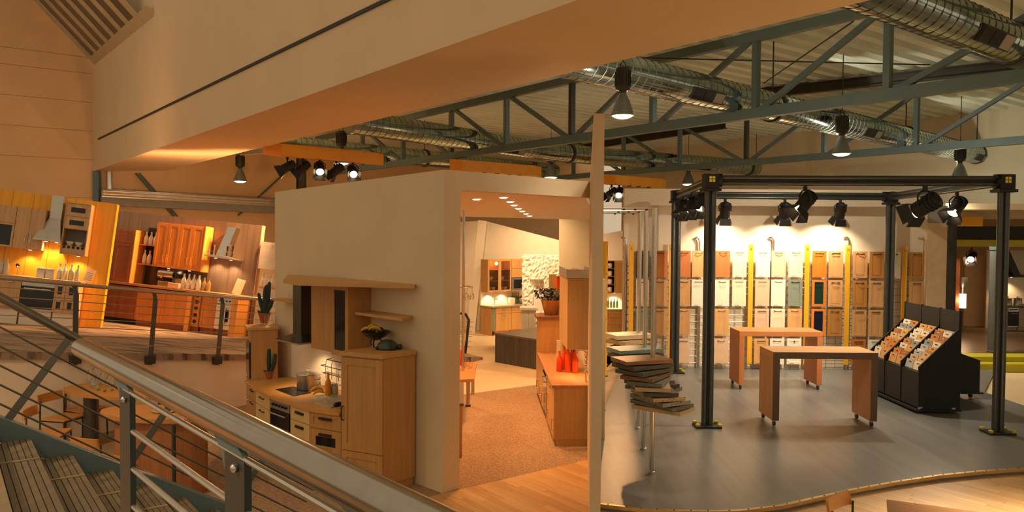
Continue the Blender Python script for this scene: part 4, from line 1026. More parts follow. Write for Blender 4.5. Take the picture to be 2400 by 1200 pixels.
# ================================================================ near landing railing with its big polished handrail
RZ_ = 2.78
nA = Z(192, 815, RZ_); nB = Z(800, 1126, RZ_); nd = (nB - nA).normalized()
nr = thing('landing_railing', 'big polished steel handrail and flat posts in the foreground', 'railing', Matrix.Identity(4))
MB().tube([nA, nA + nd * 0.01, nB + nd * 0.9], 0.0265, 24).build('handrail', pm('polished_rail', (0.34, 0.32, 0.27), 0.18, 1.0, var=0.06, scale=25), nr)
npl = V((nd.y, -nd.x, 0))
LAND = 1.62
for px, wpx in ((298, 45), (557, 66), (900, 80)):
    yy = 815 + (px - 192) * (311 / 608.0)
    q = PL(px, yy, nA, npl); s = (q - nA).dot(nd); c = nA + nd * s
    wd = 0.042
    m = MB(); m.prism([(c.x + nd.x * u + npl.x * v, c.y + nd.y * u + npl.y * v) for u, v in ((-wd, -0.006), (wd, -0.006), (wd, 0.006), (-wd, 0.006))], LAND, RZ_ - 0.045)
    p_ = m.build('post', pm('post_steel', (0.035, 0.055, 0.055), 0.4, 0.3), nr)
    m = MB(); F = frame(c, nd)
    m.M = F; m.prism_xz([(-wd - 0.055, -0.028), (0.01, -0.028), (wd, -0.046), (-wd, -0.085), (-wd - 0.02, -0.05)], -0.005, 0.005); m.build('saddle', M_STEEL, nr)
    MB().ball(c + V((0, 0, -0.062)) - npl * 0.010 + nd * 0.012, 0.008, 8, 5).build('bolt', M_INOX, nr)
    MB().ball(c + V((0, 0, -0.062)) + npl * 0.010 + nd * 0.012, 0.008, 8, 5).build('bolt', M_INOX, nr)
s1 = (PL(298, 869, nA, npl) - nA).dot(nd)
for k in range(12):
    z = 2.735 - 0.085 * k; a = nA + nd * (s1 - 0.02); b = nB + nd * 0.9
    MB().tube([(a.x, a.y, z), (b.x, b.y, z)], 0.0058, 8).build('rung', M_INOXR, nr)
struct(MB().prism([(nA.x + nd.x * (s1 - 0.2) - npl.x * 0.1, nA.y + nd.y * (s1 - 0.2) - npl.y * 0.1), (nB.x + nd.x * 0.9 - npl.x * 0.1, nB.y + nd.y * 0.9 - npl.y * 0.1), (nB.x + nd.x * 0.9 - 1.5, nB.y + nd.y * 0.9 - 1.5), (nA.x - 1.2, nA.y - 1.8)], LAND - 0.16, LAND).build('floor_landing', pm('landing_concrete', (0.35, 0.28, 0.19), 0.7))) if False else None
# ================================================================ beech kitchen in front of the partition
KM = frame(CB, -LD)                       # x along the wall (0 at the corner, negative to the left), y into the wall
FP = [Z(x, y, 0.9) for x, y in ((800, 967), (726, 956), (680, 941), (632, 925), (599, 907), (585, 892))]
for p in FP: p.z = 0
KN = V((Z(899, 1158, 0).x, Z(899, 1158, 0).y, 0)); KBk = V((Z(975, 1135, 0).x, Z(975, 1135, 0).y, 0)) - RD * 0.02
wl_ = lambda s, off=0.012: CB + LD * s - RD * off
M_BR = wood('beech_warm', (0.50, 0.255, 0.075), 0.84)
M_PY = pm('pale_yellow_front', (0.66, 0.46, 0.19), 0.45, var=0.03)
M_HN = pm('bronze_handle', (0.06, 0.045, 0.03), 0.4, 0.7)
# tall fridge cabinet
tb = wl_(1.10)
plan = [(KN.x, KN.y), (KBk.x, KBk.y), (tb.x, tb.y), (FP[0].x, FP[0].y)]
cx, cy = FP[0].x, FP[0].y
t = thing('tall_cabinet', 'tall beech fridge cabinet with panelled door below the fruit bowl', 'cabinet', TR(cx, cy, 0)); Off = TR(-cx, -cy, 0)
MB(Off).prism(plan, 0.10, 1.60).build('body', M_BR, t)
cen = V((sum(p[0] for p in plan) / 4, sum(p[1] for p in plan) / 4))
ins = lambda k: [(cen.x + (p[0] - cen.x) * k, cen.y + (p[1] - cen.y) * k) for p in plan]
MB(Off).prism(ins(0.94), 0.006, 0.10).build('plinth', M_BR, t)
MB(Off).prism([(KN.x - 0.01, KN.y - 0.03), (KBk.x + 0.015, KBk.y - 0.012), (tb.x, tb.y), (FP[0].x - 0.02, FP[0].y - 0.03)], 1.605, 1.655).build('top_board', wood('beech_top', (0.55, 0.29, 0.09), 0.85, axis=0), t)
FF = frame(FP[0], KN - FP[0]); fw_ = (KN - FP[0]).length
OffF = TR(-cx, -cy, 0) @ FF
front(t, OffF, 'shaker', 0.012, fw_ - 0.004, 0.46, 1.585, 0.0, M_BR, None, M_HN, 'door', w=0.085)
front(t, OffF, 'shaker', 0.012, fw_ - 0.004, 0.11, 0.455, 0.0, M_BR, None, M_HN, 'drawer', w=0.08)
d_ = [c for c in t.children if c.name.startswith('door')][0]
MB(OffF).tube([(0.04, -0.02, 0.82), (0.04, -0.05, 0.83), (0.04, -0.05, 0.98), (0.04, -0.02, 0.99)], 0.009, 6).build('handle', M_HN, d_)
# curved run of base cabinets
def seg_frame(i): return frame(FP[i + 1], FP[i] - FP[i + 1]), (FP[i] - FP[i + 1]).length
def base_unit(i, label, mat, fronts, ov=False):
    F, w = seg_frame(i)
    t = thing('base_cabinet', label, 'cabinet', F, 'base cabinets of the curved beech kitchen')
    m = MB(); m.prism([(0.003, 0.02), (w - 0.003, 0.02), (w - 0.003 + (0.05 if i else 0), 0.42), (-0.06, 0.42)] if False else [(0.004, 0.02), (w - 0.004, 0.02), (w - 0.05, 0.42), (0.05, 0.42)], 0.10, 0.855); m.build('body', mat, t)
    MB().prism([(0.02, 0.07), (w - 0.02, 0.07), (w - 0.06, 0.42), (0.06, 0.42)], 0.006, 0.10).build('plinth', M_BR, t)
    if ov: oven(t, Matrix.Identity(4), 0.03, w - 0.02, 0.16, 0.855, 0.02)
    for st_, za, zb, nm, hk in fronts:
        front(t, Matrix.Identity(4), st_, 0.004, w - 0.004, za, zb, 0.02, mat, hk, M_HN, nm, M_DARKGLASS, w=0.05)
    return t
base_unit(0, 'brown beech drawer unit with a dark window beside the tall cabinet', M_BR, [('shaker', 0.66, 0.855, 'drawer', 'flat'), ('window', 0.36, 0.655, 'drawer', 'flat'), ('shaker', 0.11, 0.355, 'drawer', 'flat')])
base_unit(1, 'pale yellow base cabinet between the oven and the brown drawers', M_PY, [('flat', 0.68, 0.855, 'drawer', 'flat'), ('flat', 0.11, 0.675, 'door', 'flat')])
base_unit(2, 'built-in steel oven in the curved beech kitchen', M_BR, [], ov=True)
base_unit(3, 'pale yellow base cabinet left of the steel oven', M_PY, [('flat', 0.68, 0.855, 'drawer', 'bar'), ('flat', 0.11, 0.675, 'door', 'bar')])
base_unit(4, 'beech drawer cabinet at the left end of the curved worktop', M_BR, [('flat', 0.68, 0.855, 'drawer', 'bar'), ('flat', 0.40, 0.675, 'drawer', 'bar'), ('flat', 0.11, 0.395, 'drawer', 'bar')])
# worktop
tbk = [wl_(1.12), wl_(3.60)]
nf = [p - (RD * 0.03) for p in FP]
e0 = FP[0].lerp(tb, 0.03)
ring_ = [(e0.x, e0.y - 0.0)] + [(p.x, p.y) for p in nf[1:]] + [(tbk[1].x, tbk[1].y), (tb.x - 0.01, tb.y + 0.01)]
ring_[0] = (FP[0].x - 0.03, FP[0].y - 0.01)
wt = tag(MB().prism(ring_, 0.86, 0.90).build('worktop', wood('beech_worktop', (0.60, 0.29, 0.075), 0.86, axis=0, rough=0.35)), 'curved beech worktop of the kitchen at the partition', 'worktop')
# tall unit at the left end, its front turned away to the left
yv = V((0.91, 0.41, 0)).normalized(); xv = V((yv.y, -yv.x, 0))
KL = frame(Z(585, 891, 0.9) * 1.0, xv); KL.translation.z = 0
t = thing('oven_tower', 'half-height beech oven tower carrying the potted cactus', 'cabinet', KL)
MB().box(-0.50, 0, 0.02, 0.40, 0.10, 1.63).build('body', M_BR, t)
MB().box(-0.48, -0.02, 0.06, 0.38, 0.006, 0.10).build('plinth', M_BR, t)
MB().box(-0.52, 0.02, -0.03, 0.42, 1.634, 1.665).build('top_board', MATS['beech_top'], t)
d = MB().box(-0.49, -0.01, -0.005, 0.018, 0.92, 1.45).build('oven_door', M_OVENG, t); MB().tube([(-0.45, -0.05, 1.40), (-0.06, -0.05, 1.40)], 0.01, 6).build('handle', M_INOX, d)
for k in range(3):
    front(t, Matrix.Identity(4), 'flat', -0.50, 0, 0.11 + k * 0.26, 0.365 + k * 0.26, 0.02, M_BR, 'bow', M_INOX, 'drawer')
# upper boards, wall cabinets, hood
bd = lambda pxs, z, th, name, label: tag(MB().prism([(q.x, q.y) for q in (Z(a, b, z) for a, b in pxs)], z - th, z).build(name, MATS['beech_top']), label, 'shelf')
bd([(664, 656), (676, 643), (976, 664), (972, 668), (700, 661)], 2.46, 0.045, 'top_shelf', 'long wedge shaped beech shelf crowning the hood and wall cabinets')
bd([(832, 731), (872, 725), (975, 738), (942, 746)], 2.07, 0.035, 'side_shelf', 'short beech shelf on the partition right of the wall cabinet')
tag(MB().box(-3.75, -2.98, -0.22, -0.004, 2.06, 2.09).build('side_shelf', MATS['beech_top']), 'small beech shelf with glasses left of the hood chimney', 'shelf').matrix_world = KM
cabinet(KM, 'wall_cabinet', 'beech wall cabinet with a tall dark glass door', -1.88, -1.48, -0.35, -0.004, 1.48, 2.41, M_BR, [fr('glass', (-1.88, -1.48), (1.48, 2.41), pane=M_DARKGLASS, w=0.07)])
cabinet(KM, 'wall_cabinet', 'plain beech wall cabinet between hood and glass door', -2.42, -1.885, -0.33, -0.004, 1.50, 2.41, M_BR, [fr('flat', (-2.42, -1.885), (1.50, 2.41))])
t = thing('chimney_hood', 'dark steel cooker hood with square chimney over the pot', 'hood', KM @ TR(-2.80, -0.22, 1.55))
MB().box(-0.11, 0.11, -0.11, 0.12, 0.05, 0.86).build('chimney', pm('hood_chimney', (0.16, 0.16, 0.135), 0.3, 0.9), t)
m = MB(); m.hexa([(-0.33, -0.28, 0.02), (0.33, -0.28, 0.02), (0.33, 0.21, 0.02), (-0.33, 0.21, 0.02)], [(-0.12, -0.12, 0.10), (0.12, -0.12, 0.10), (0.12, 0.125, 0.10), (-0.12, 0.125, 0.10)]); m.build('canopy', pm('hood_canopy', (0.13, 0.125, 0.11), 0.3, 0.9), t)
MB().box(-0.335, 0.335, -0.285, 0.212, 0, 0.02).build('rim', M_INOXR, t)
under_light(KM, -2.62, -0.36, 1.548, 20, 'glowing puck lamp under the dark chimney hood', 'puck lamps of the beech kitchen', HALO, (-2.55, -0.2, 0.6))
tag(MB().box(-3.55, -1.15, -0.0035, -0.0005, 0.905, 1.50).build('backsplash', M_WHITE), 'pale backsplash behind the pot', 'backsplash').matrix_world = KM
# cactus, glasses, bowls
M_CACT = pm('cactus_green', (0.022, 0.045, 0.035), 0.7, var=0.3, scale=20)
M_TERRA = pm('terracotta', (0.36, 0.10, 0.035), 0.75)
def cactus(label, pos, h, arms):
    t = thing('potted_cactus', label, 'cactus', Matrix.Translation(pos), 'cacti in clay pots')
    pr = h * 0.13
    p = MB().lathe([(pr * 0.70, 0), (pr * 0.98, h * 0.19), (pr * 1.10, h * 0.19), (pr * 1.14, h * 0.245), (pr * 1.0, h * 0.245), (pr * 0.92, h * 0.20)], seg=16).build('pot', M_TERRA, t)
    MB().lathe([(0, h * 0.212), (pr * 0.9, h * 0.212), (pr * 0.9, h * 0.2), (0, h * 0.2)], seg=12).build('soil', M_BLACK, p)
    for pts, r in arms:
        n = len(pts); pp = []
        rr = []
        for i in range(n):
            pp.append(V(pts[i]) * h); rr.append(r * h * (0.80 if i == 0 else 1.0 if i < n - 1 else 0.78))
        e = (pp[-1] - pp[-2]).normalized(); pp.append(pp[-1] + e * r * h * 0.7); rr.append(r * h * 0.3)
        a = MB().tube(pp, rr, 12).build('stem', M_CACT, t)
        mm = MB()
    return t
top_z = 1.665
cactus('tall dark cactus in a clay pot on the half-height oven tower', Z(620, 757, top_z + 0.002), 0.66, [
    ([(0.0, 0, 0.2), (0.01, 0, 0.5), (0.04, 0, 0.80), (0.055, 0, 0.86)], 0.062), ([(0.03, 0.02, 0.25), (0.075, 0.02, 0.6), (0.11, 0.02, 0.93)], 0.058),
    ([(-0.03, 0, 0.24), (-0.09, -0.01, 0.48), (-0.13, -0.01, 0.68)], 0.048), ([(0.05, 0, 0.24), (0.14, 0, 0.42), (0.19, 0, 0.55)], 0.055), ([(-0.06, -0.05, 0.23), (-0.12, -0.05, 0.28)], 0.04)])
cactus('short dark cactus in a clay pot on the curved worktop', Z(630, 887, 0.902), 0.47, [
    ([(0, 0, 0.2), (0.0, 0, 0.6), (0.01, 0, 0.92)], 0.085), ([(-0.08, 0.03, 0.22), (-0.10, 0.03, 0.6), (-0.09, 0.03, 0.90)], 0.075), ([(0.07, 0, 0.22), (0.17, 0, 0.5), (0.20, 0, 0.74)], 0.07), ([(-0.08, -0.06, 0.22), (-0.17, -0.06, 0.30)], 0.06), ([(0.07, -0.06, 0.22), (0.14, -0.06, 0.36)], 0.06)])
def tumbler(M, h, r, label, group, name='drinking_glass'):
    o = MB().lathe([(r * 0.8, 0), (r, h), (r * 0.93, h), (r * 0.74, 0.012), (0, 0.01)], seg=14).build(name, M_GLASS)
    tag(o, label, 'glass', group).matrix_world = M; return o
for i, (px, py) in enumerate(((625, 760), (642, 758), (652, 754), (664, 757), (675, 753))):
    tumbler(Matrix.Translation(Z(px, py, top_z + 0.002)), 0.14, 0.035, '%s drinking glass from the left on the oven tower top' % ORD[i], 'glasses on the oven tower')
for i, x in enumerate((-3.40, -3.28, -3.16)):
    tumbler(KM @ TR(x, -0.10, 2.092), 0.12, 0.034, '%s drinking glass from the left on the small shelf by the hood' % ORD[i], 'glasses on the small shelf')
# fruit bowl
fb = Z(880, 812, 1.657); fb.z = 1.657
t = thing('fruit_bowl', 'black footed fruit bowl on top of the tall cabinet', 'bowl', Matrix.Translation(fb))
M_BOWL = pm('black_glaze', (0.02, 0.022, 0.02), 0.3)
MB().lathe([(0.03, 0.08), (0.06, 0.09), (0.13, 0.13), (0.185, 0.185), (0.19, 0.195), (0.175, 0.19), (0.12, 0.145), (0.05, 0.105), (0, 0.10)], seg=8).build('dish', M_BOWL, t)
for k in range(3):
    a = 2.1 * k + 0.4; MB().tube([(0.05 * math.cos(a), 0.05 * math.sin(a), 0.10), (0.09 * math.cos(a), 0.09 * math.sin(a), 0.05), (0.07 * math.cos(a), 0.07 * math.sin(a), 0.0)], 0.010, 6).build('foot', M_BOWL, t)
def banana(M, label, group, L=0.17):
    t = thing('banana', label, 'banana', M, group)
    pts = [(L * 0.55 * math.sin(a), 0, L * 0.5 * (1 - math.cos(a))) for a in [x * 0.25 for x in range(-4, 5)]]
    MB().tube(pts, [0.008, 0.014, 0.018, 0.02, 0.02, 0.02, 0.018, 0.012, 0.006], 8).build('peel', pm('banana_peel', (0.62, 0.36, 0.03), 0.5, var=0.15), t)
    MB().tube([pts[0], (pts[0][0] * 1.12, 0, pts[0][2] * 1.3)], 0.006, 6).build('stalk', pm('stalk_brown', (0.10, 0.06, 0.02), 0.7), t)
for k, (dx, dy, dz, a) in enumerate(((-0.10, -0.02, 0.185, 20), (-0.04, 0.01, 0.215, 40), (0.0, -0.05, 0.20, -10))):
    banana(Matrix.Translation(fb + V((dx, dy, dz))) @ RZ(a) @ Matrix.Rotation(R(180), 4, 'X') @ TR(0, 0, -0.05), '%s banana in the black fruit bowl' % ORD[k], 'bananas in the fruit bowl')
tag(MB().ball((0, 0, 0), 0.042, 12, 8).build('plum', pm('plum_skin', (0.10, 0.02, 0.03), 0.35)), 'dark red plum in the fruit bowl', 'fruit').location = fb + V((0.07, -0.02, 0.205))
tag(MB().ball((0, 0, 0), 0.04, 12, 8).build('pear', pm('pear_skin', (0.30, 0.30, 0.05), 0.45)), 'green pear in the fruit bowl', 'fruit').location = fb + V((0.03, 0.05, 0.19))
td = Z(908, 818, 1.657)
t = thing('turtle_dish', 'dark green domed dish beside the fruit bowl', 'dish', Matrix.Translation(td))
MB().lathe([(0.13, 0), (0.14, 0.02), (0.12, 0.07), (0.07, 0.11), (0, 0.12)], seg=9).build('dome', pm('green_glaze', (0.035, 0.06, 0.045), 0.4, var=0.3, scale=30), t)
MB().ball((0.16, -0.04, 0.035), 0.035, 8, 5).build('knob', M_BOWL, t); MB().ball((-0.12, -0.08, 0.02), 0.02, 8, 5).build('foot', M_BOWL, t); MB().ball((0.08, -0.12, 0.02), 0.02, 8, 5).build('foot', M_BOWL, t)
# hob, pot and the still life on the worktop
hob = [Z(x, y, 0.901) for x, y in ((645, 913), (688, 906), (730, 921), (688, 929))]
tag(MB().prism([(p.x, p.y) for p in hob], 0.9005, 0.906).build('ceramic_hob', M_OVENG), 'black ceramic hob set in the curved worktop', 'hob')
pc = Z(717, 914, 0.908); pc = pc + V((0.0, 0.10, 0))
t = thing('cooking_pot', 'large steel cooking pot with lid on the hob', 'pot', Matrix.Translation(pc))
MB().lathe([(0.145, 0), (0.15, 0.01), (0.15, 0.20), (0.153, 0.205)], seg=28).build('body', M_INOXR, t)
ld = MB().lathe([(0.156, 0.206), (0.15, 0.215), (0.06, 0.228), (0, 0.23)], seg=28).build('lid', M_INOX, t)
MB().tube([(-0.03, 0, 0.228), (-0.02, 0, 0.26), (0.02, 0, 0.26), (0.03, 0, 0.228)], 0.007, 6).build('lid_handle', M_INOX, ld)
for s_ in (1, -1): MB().tube([(0.10 * s_ + 0.02, -0.105, 0.15), (0.10 * s_ + 0.05, -0.15, 0.155), (0.12 * s_ + 0.07, -0.14, 0.155), (0.115 * s_ + 0.05, -0.08, 0.15)] if s_ > 0 else [(-0.11, 0.10, 0.15), (-0.15, 0.14, 0.155), (-0.17, 0.11, 0.155), (-0.135, 0.06, 0.15)], 0.008, 6).build('handle', M_INOX, t)
sl = [Z(x, y, 0.9005) for x, y in ((722, 940), (745, 925), (800, 930), (803, 948), (775, 957))]
tag(MB().prism([(p.x, p.y) for p in sl], 0.9005, 0.912).build('marble_board', pm('grey_marble', (0.42, 0.35, 0.25), 0.5, var=0.25, scale=14)), 'grey stone board under the fruit and bottles on the worktop', 'board')
for k, (px, py, a) in enumerate(((742, 922, 35), (748, 930, 20))):
    q = Z(px, py, 0.93); banana(Matrix.Translation(q + V((0, 0, 0.03))) @ RZ(a) @ Matrix.Rotation(R(180), 4, 'X') @ TR(0, 0, -0.045), ['large', 'small'][k] + ' banana lying beside the hob', 'bananas on the worktop', 0.20 - 0.05 * k)
q = Z(769, 926, 0.913); bottle(Matrix.Identity(4), q.x, q.y, 0.9125, 0.30, pm('orange_oil', (0.70, 0.26, 0.02), 0.25), 'orange oil bottle standing on the stone board', 'bottles on the stone board', r=0.042, stop=True)
q = Z(784, 924, 0.913); 
t = thing('storage_jar', 'glass storage jar on the stone board', 'jar', Matrix.Translation((q.x, q.y, 0.9125)))
MB().lathe([(0.045, 0), (0.05, 0.01), (0.05, 0.11), (0.04, 0.125)], seg=14).build('body', pm('jar_glass', (0.45, 0.36, 0.20), 0.15), t); MB().lathe([(0.042, 0.126), (0.042, 0.145), (0, 0.147)], seg=14).build('lid', M_INOXR, t)
q = Z(793, 905, 0.913)
t = thing('melon', 'dark green ribbed melon beside the tall cabinet', 'melon', Matrix.Translation((q.x, q.y, 0.985)))
for k in range(10):
    a = 2 * math.pi * k / 10; MB().ball((0.028 * math.cos(a), 0.028 * math.sin(a), 0), 0.052, 8, 6, (1, 1, 1.4)).build('rib', pm('melon_skin', (0.035, 0.06, 0.03), 0.5, var=0.2), t)
q = Z(796, 950, 0.93)
t = thing('aubergine', 'dark aubergine at the front edge of the worktop', 'aubergine', Matrix.Translation((q.x, q.y, 0.945)) @ RZ(50))
MB().tube([(-0.09, 0, 0), (-0.07, 0, 0), (-0.02, 0, 0), (0.04, 0, 0), (0.08, 0, 0)], [0.012, 0.028, 0.032, 0.025, 0.012], 10).build('fruit', pm('aubergine_skin', (0.02, 0.012, 0.02), 0.25), t); MB().tube([(0.08, 0, 0), (0.12, 0, 0.01)], 0.008, 6).build('stalk', pm('stalk_green', (0.06, 0.09, 0.03), 0.7), t)
q = Z(750, 905, 0.905)
for k in range(3):
    a = V((q.x - 0.02 + 0.06 * k, q.y + 0.12 + 0.03 * k, 0.9005))
    t = thing('spice_mill', '%s chrome spice mill from the left behind the pot' % ORD[k], 'mill', Matrix.Translation(a), 'chrome spice mills')
    MB().lathe([(0.028, 0), (0.03, 0.02), (0.016, 0.06), (0.024, 0.10), (0.014, 0.13)], seg=12).build('body', M_INOX, t); MB().ball((0, 0, 0.150), 0.02, 10, 6).build('cap', M_INOX, t)
t = thing('wire_rack', 'thin black wire rack with hanging utensils on the backsplash', 'rack', KM @ TR(-2.2, -0.05, 1.22))
for z, x0, x1 in ((0.0, -0.35, 0.30), (0.10, -0.20, 0.32), (-0.10, -0.30, 0.28)):
    MB().tube([(x0, 0.03, z), (x0, -0.05, z), (x1, -0.05, z), (x1, 0.03, z)], 0.006, 6).build('wire', M_BLKH, t)
for x in (-0.2, -0.05, 0.12): MB().tube([(x, -0.05, 0.10), (x, -0.07, 0.02), (x, -0.06, -0.16)], 0.006, 6).build('hanging_utensil', M_INOXR, t)

# ================================================================ dining corner left of the kitchen, below the ramp
M_TAB = wood('table_wood', (0.56, 0.25, 0.06), 0.85, axis=0)
tc_ = Z(305, 912, 0.85)
t = thing('oval_table', 'large oval wooden dining table below the ramp', 'table', Matrix.Translation((tc_.x, tc_.y, 0)))
n = 40
MB().prism([(0.98 * math.cos(2 * math.pi * k / n), 0.50 * math.sin(2 * math.pi * k / n) - 0.16 * math.cos(2 * math.pi * k / n)) for k in range(n)], 0.805, 0.85).build('tabletop', M_TAB, t)
lg = Z(198, 1045, 0) 
MB().lathe([(0.10, 0.0), (0.10, 0.805)], (-0.62, 0.12, 0), 16).build('pedestal', pm('steel_pedestal', (0.10, 0.095, 0.085), 0.35, 0.6), t)
MB().lathe([(0.10, 0.0), (0.10, 0.805)], (0.5, 0.0, 0), 16).build('pedestal', MATS['steel_pedestal'], t)
# bar counter in front
bc = Z(365, 965, 0.92)
t = thing('bar_counter', 'curved brown bar counter in front of the oval table', 'counter', Matrix.Translation((bc.x, bc.y, 0)))
def oval(a, b, sk=-0.12): return [(a * math.cos(2 * math.pi * k / n), b * math.sin(2 * math.pi * k / n) + sk * math.cos(2 * math.pi * k / n)) for k in range(n)]
MB().prism(oval(0.70, 0.36), 0.87, 0.92).build('top', wood('bar_top', (0.50, 0.22, 0.055), 0.85, axis=0), t)
MB().prism([(x + 0.06, y) for x, y in oval(0.60, 0.28)], 0.006, 0.87).build('curved_base', wood('bar_base', (0.34, 0.13, 0.04), 0.8), t)
for x in (0.40,): MB().tube([(x, -0.42, 0.006), (x, -0.42, 0.87)], 0.022, 10).build('leg', M_STEELD, t)
tag(MB().lathe([(0.0, 0.0), (0.13, 0.0), (0.16, 0.012), (0.155, 0.014), (0.12, 0.006), (0, 0.006)], seg=24).build('plate', pm('amber_plate', (0.55, 0.36, 0.14), 0.3)), 'shallow plate on the curved bar counter', 'plate').matrix_world = Matrix.Translation((bc.x + 0.10, bc.y + 0.05, 0.921))
for k, (px, py, h) in enumerate(((213, 890, 0.24), (228, 884, 0.30), (243, 892, 0.22), (222, 900, 0.18), (258, 898, 0.20))):
    q = Z(px, py + 6, 0.852)
    tt = thing('carafe', '%s glass carafe from the left on the oval table' % ORD[k], 'carafe', Matrix.Translation(q), 'glass carafes on the oval table')
    MB().lathe([(0.05, 0), (0.06, 0.02), (0.058, h * 0.5), (0.025, h * 0.75), (0.03, h), (0.026, h), (0.02, h * 0.76), (0.053, h * 0.5), (0.052, 0.02), (0, 0.012)], seg=14).build('body', M_GLASS, tt)
    MB().ball((0, 0, h + 0.015), 0.018, 8, 5).build('stopper', M_GLASS, tt)
for k, (px, py) in enumerate(((230, 905), (245, 908), (262, 906), (276, 903))):
    q = Z(px, py + 6, 0.875); tag(MB().ball((0, 0, 0), 0.024, 8, 6).build('lime', pm('lime_skin', (0.25, 0.30, 0.05), 0.5)), '%s lime from the left on the oval table' % ORD[k], 'lime', 'limes on the oval table').location = q
M_SEAT = wood('chair_wood', (0.58, 0.24, 0.055), 0.85, axis=0)
def chair(label, M, group):
    t = thing('dining_chair', label, 'chair', M, group)
    MB().prism([(-0.20, -0.20), (0.20, -0.20), (0.22, 0.19), (-0.22, 0.19)], 0.435, 0.46).build('seat', M_SEAT, t, 0.008)
    pts = [(0.21 * math.sin(a), 0.21 + 0.04 * math.cos(a) * 1.0, 0) for a in [x * 0.3 for x in range(-5, 6)]]
    m = MB()
    for i in range(len(pts) - 1):
        a, b = pts[i], pts[i + 1]; m.hexa([(a[0], a[1], 0.66), (b[0], b[1], 0.66), (b[0], b[1] + 0.02, 0.66), (a[0], a[1] + 0.02, 0.66)], [(a[0], a[1] + 0.02, 0.78), (b[0], b[1] + 0.02, 0.78), (b[0], b[1] + 0.04, 0.78), (a[0], a[1] + 0.04, 0.78)])
    m.build('backrest', M_SEAT, t)
    for x, y, top_ in ((-0.18, -0.18, 0.435), (0.18, -0.18, 0.435), (-0.20, 0.20, 0.70), (0.20, 0.20, 0.70)):
        MB().tube([(x * 1.05, y * 1.05, 0.001), (x, y, top_)], 0.011, 8).build('leg', M_STEELD, t)
    ring_ = MB().tube([(-0.18, -0.18, 0.425), (0.18, -0.18, 0.425), (0.20, 0.20, 0.425), (-0.20, 0.20, 0.425), (-0.18, -0.18, 0.425)], 0.009, 6).build('seat_frame', M_STEELD, t)
    return t
def seat_at(px, py, rot): q = Z(px, py, 0.45); return Matrix.Translation((q.x, q.y, 0.002)) @ RZ(rot)
G_C = 'dining chairs below the ramp'
chair('wooden dining chair nearest the stair, left of the oval table', seat_at(118, 1015, 100), G_C)
chair('second wooden dining chair left of the oval table pedestal', seat_at(150, 978, 75), G_C)
chair('wooden dining chair behind the pedestal of the oval table', seat_at(205, 958, 60), G_C)
chair('wooden dining chair partly hidden by the near railing post', seat_at(240, 1080, 160), G_C)
# ================================================================ passage ceiling lights
for i, (px, py) in enumerate(((1117, 467), (1180, 463), (1196, 473), (1205, 481), (1215, 489), (1224, 495), (1233, 501), (1241, 506))):
    p = PL(px, py, *CEILP) - V((0, 0, 0.004))
    t = thing('downlight', ('single downlight near the left jamb of the passage ceiling' if i == 0 else '%s downlight of the row in the passage ceiling, counted from the opening' % ORD[i - 1]), 'lamp', Matrix.Translation(p), 'downlights in the passage ceiling')
    MB().lathe([(0.045, -0.004), (0.06, -0.006), (0.062, 0.0)], seg=14, cap=False).build('trim_ring', M_INOXR, t)
    MB().lathe([(0, -0.010), (0.03, -0.009), (0.052, -0.003), (0, 0.0)], seg=12).build('lens', M_BULB, t)
    o = lamp_spot(p - V((0, 0, 0.02)), p - V((0, 0, 3)), 170, WARM, 100, 0.8, 0.03); M = o.matrix_world.copy(); o.parent = t; o.matrix_world = M

# ================================================================ island kitchen on the right of the passage
_c = Z(1297, 1047, 0); _f = Z(1262, 940, 0)
KI = frame((_c.x, _c.y, 0.006), _c - _f)
M_IS = wood('island_beech', (0.62, 0.34, 0.11), 0.86)
M_ISE = wood('island_end', (0.50, 0.30, 0.11), 0.88)
cabinet(KI, 'base_cabinet', 'beech end cabinet of the island kitchen facing the opening', -0.62, 0, 0, 0.60, 0, 0.85, M_ISE, [fr('flat', (-0.62, 0), (0.68, 0.85), n='drawer', h='bar', m=M_IS), fr('flat', (-0.62, 0), (0.10, 0.675), h='vbarr', m=M_IS)], 0.10)
cabinet(KI, 'drawer_cabinet', 'beech drawer cabinet of the island kitchen beside the oven', -1.23, -0.625, 0, 0.60, 0, 0.85, M_IS, [fr('flat', (-1.23, -0.625), (0.10 + 0.25 * k, 0.345 + 0.25 * k), n='drawer', h='bow') for k in range(3)], 0.10)
t = thing('built_in_oven', 'built-in oven in the front of the island kitchen', 'oven', KI @ TR(-1.84, 0, 0))
MB().box(0, 0.60, 0.02, 0.60, 0.10, 0.85).build('body', M_IS, t); MB().box(0.01, 0.59, 0.06, 0.60, 0, 0.10).build('plinth', M_IS, t); oven(t, Matrix.Identity(4), 0, 0.60, 0.16, 0.85, 0.02)
cabinet(KI, 'base_cabinet', 'beech cabinet of the island kitchen next to the tall unit', -3.04, -1.845, 0, 0.60, 0, 0.85, M_IS, [fr('flat', (-3.04 + 0.6 * k, -2.44 + 0.6 * k), (0.10, 0.85), h='vbarr') for k in range(2)], 0.10)
tag(MB().box(-3.05, 0.02, -0.03, 0.62, 0, 0.04).build('worktop', wood('island_top', (0.40, 0.19, 0.07), 0.85, axis=0)), 'brown worktop of the island kitchen', 'worktop').matrix_world = KI @ TR(0, 0, 0.851)
cabinet(KI, 'tall_cabinet', 'beech tall unit with the planter at the far end of the island kitchen', -3.68, -3.06, 0, 0.62, 0, 1.50, M_IS, [fr('flat', (-3.68, -3.06), (0.10, 1.50), h='vbarr')], 0.10)
tag(MB().box(-3.72, -3.03, -0.04, 0.66, 0, 0.05).build('top_board', wood('dark_top', (0.25, 0.11, 0.05), 0.8, axis=0)), 'dark brown top board under the planter', 'board').matrix_world = KI @ TR(0, 0, 1.502)
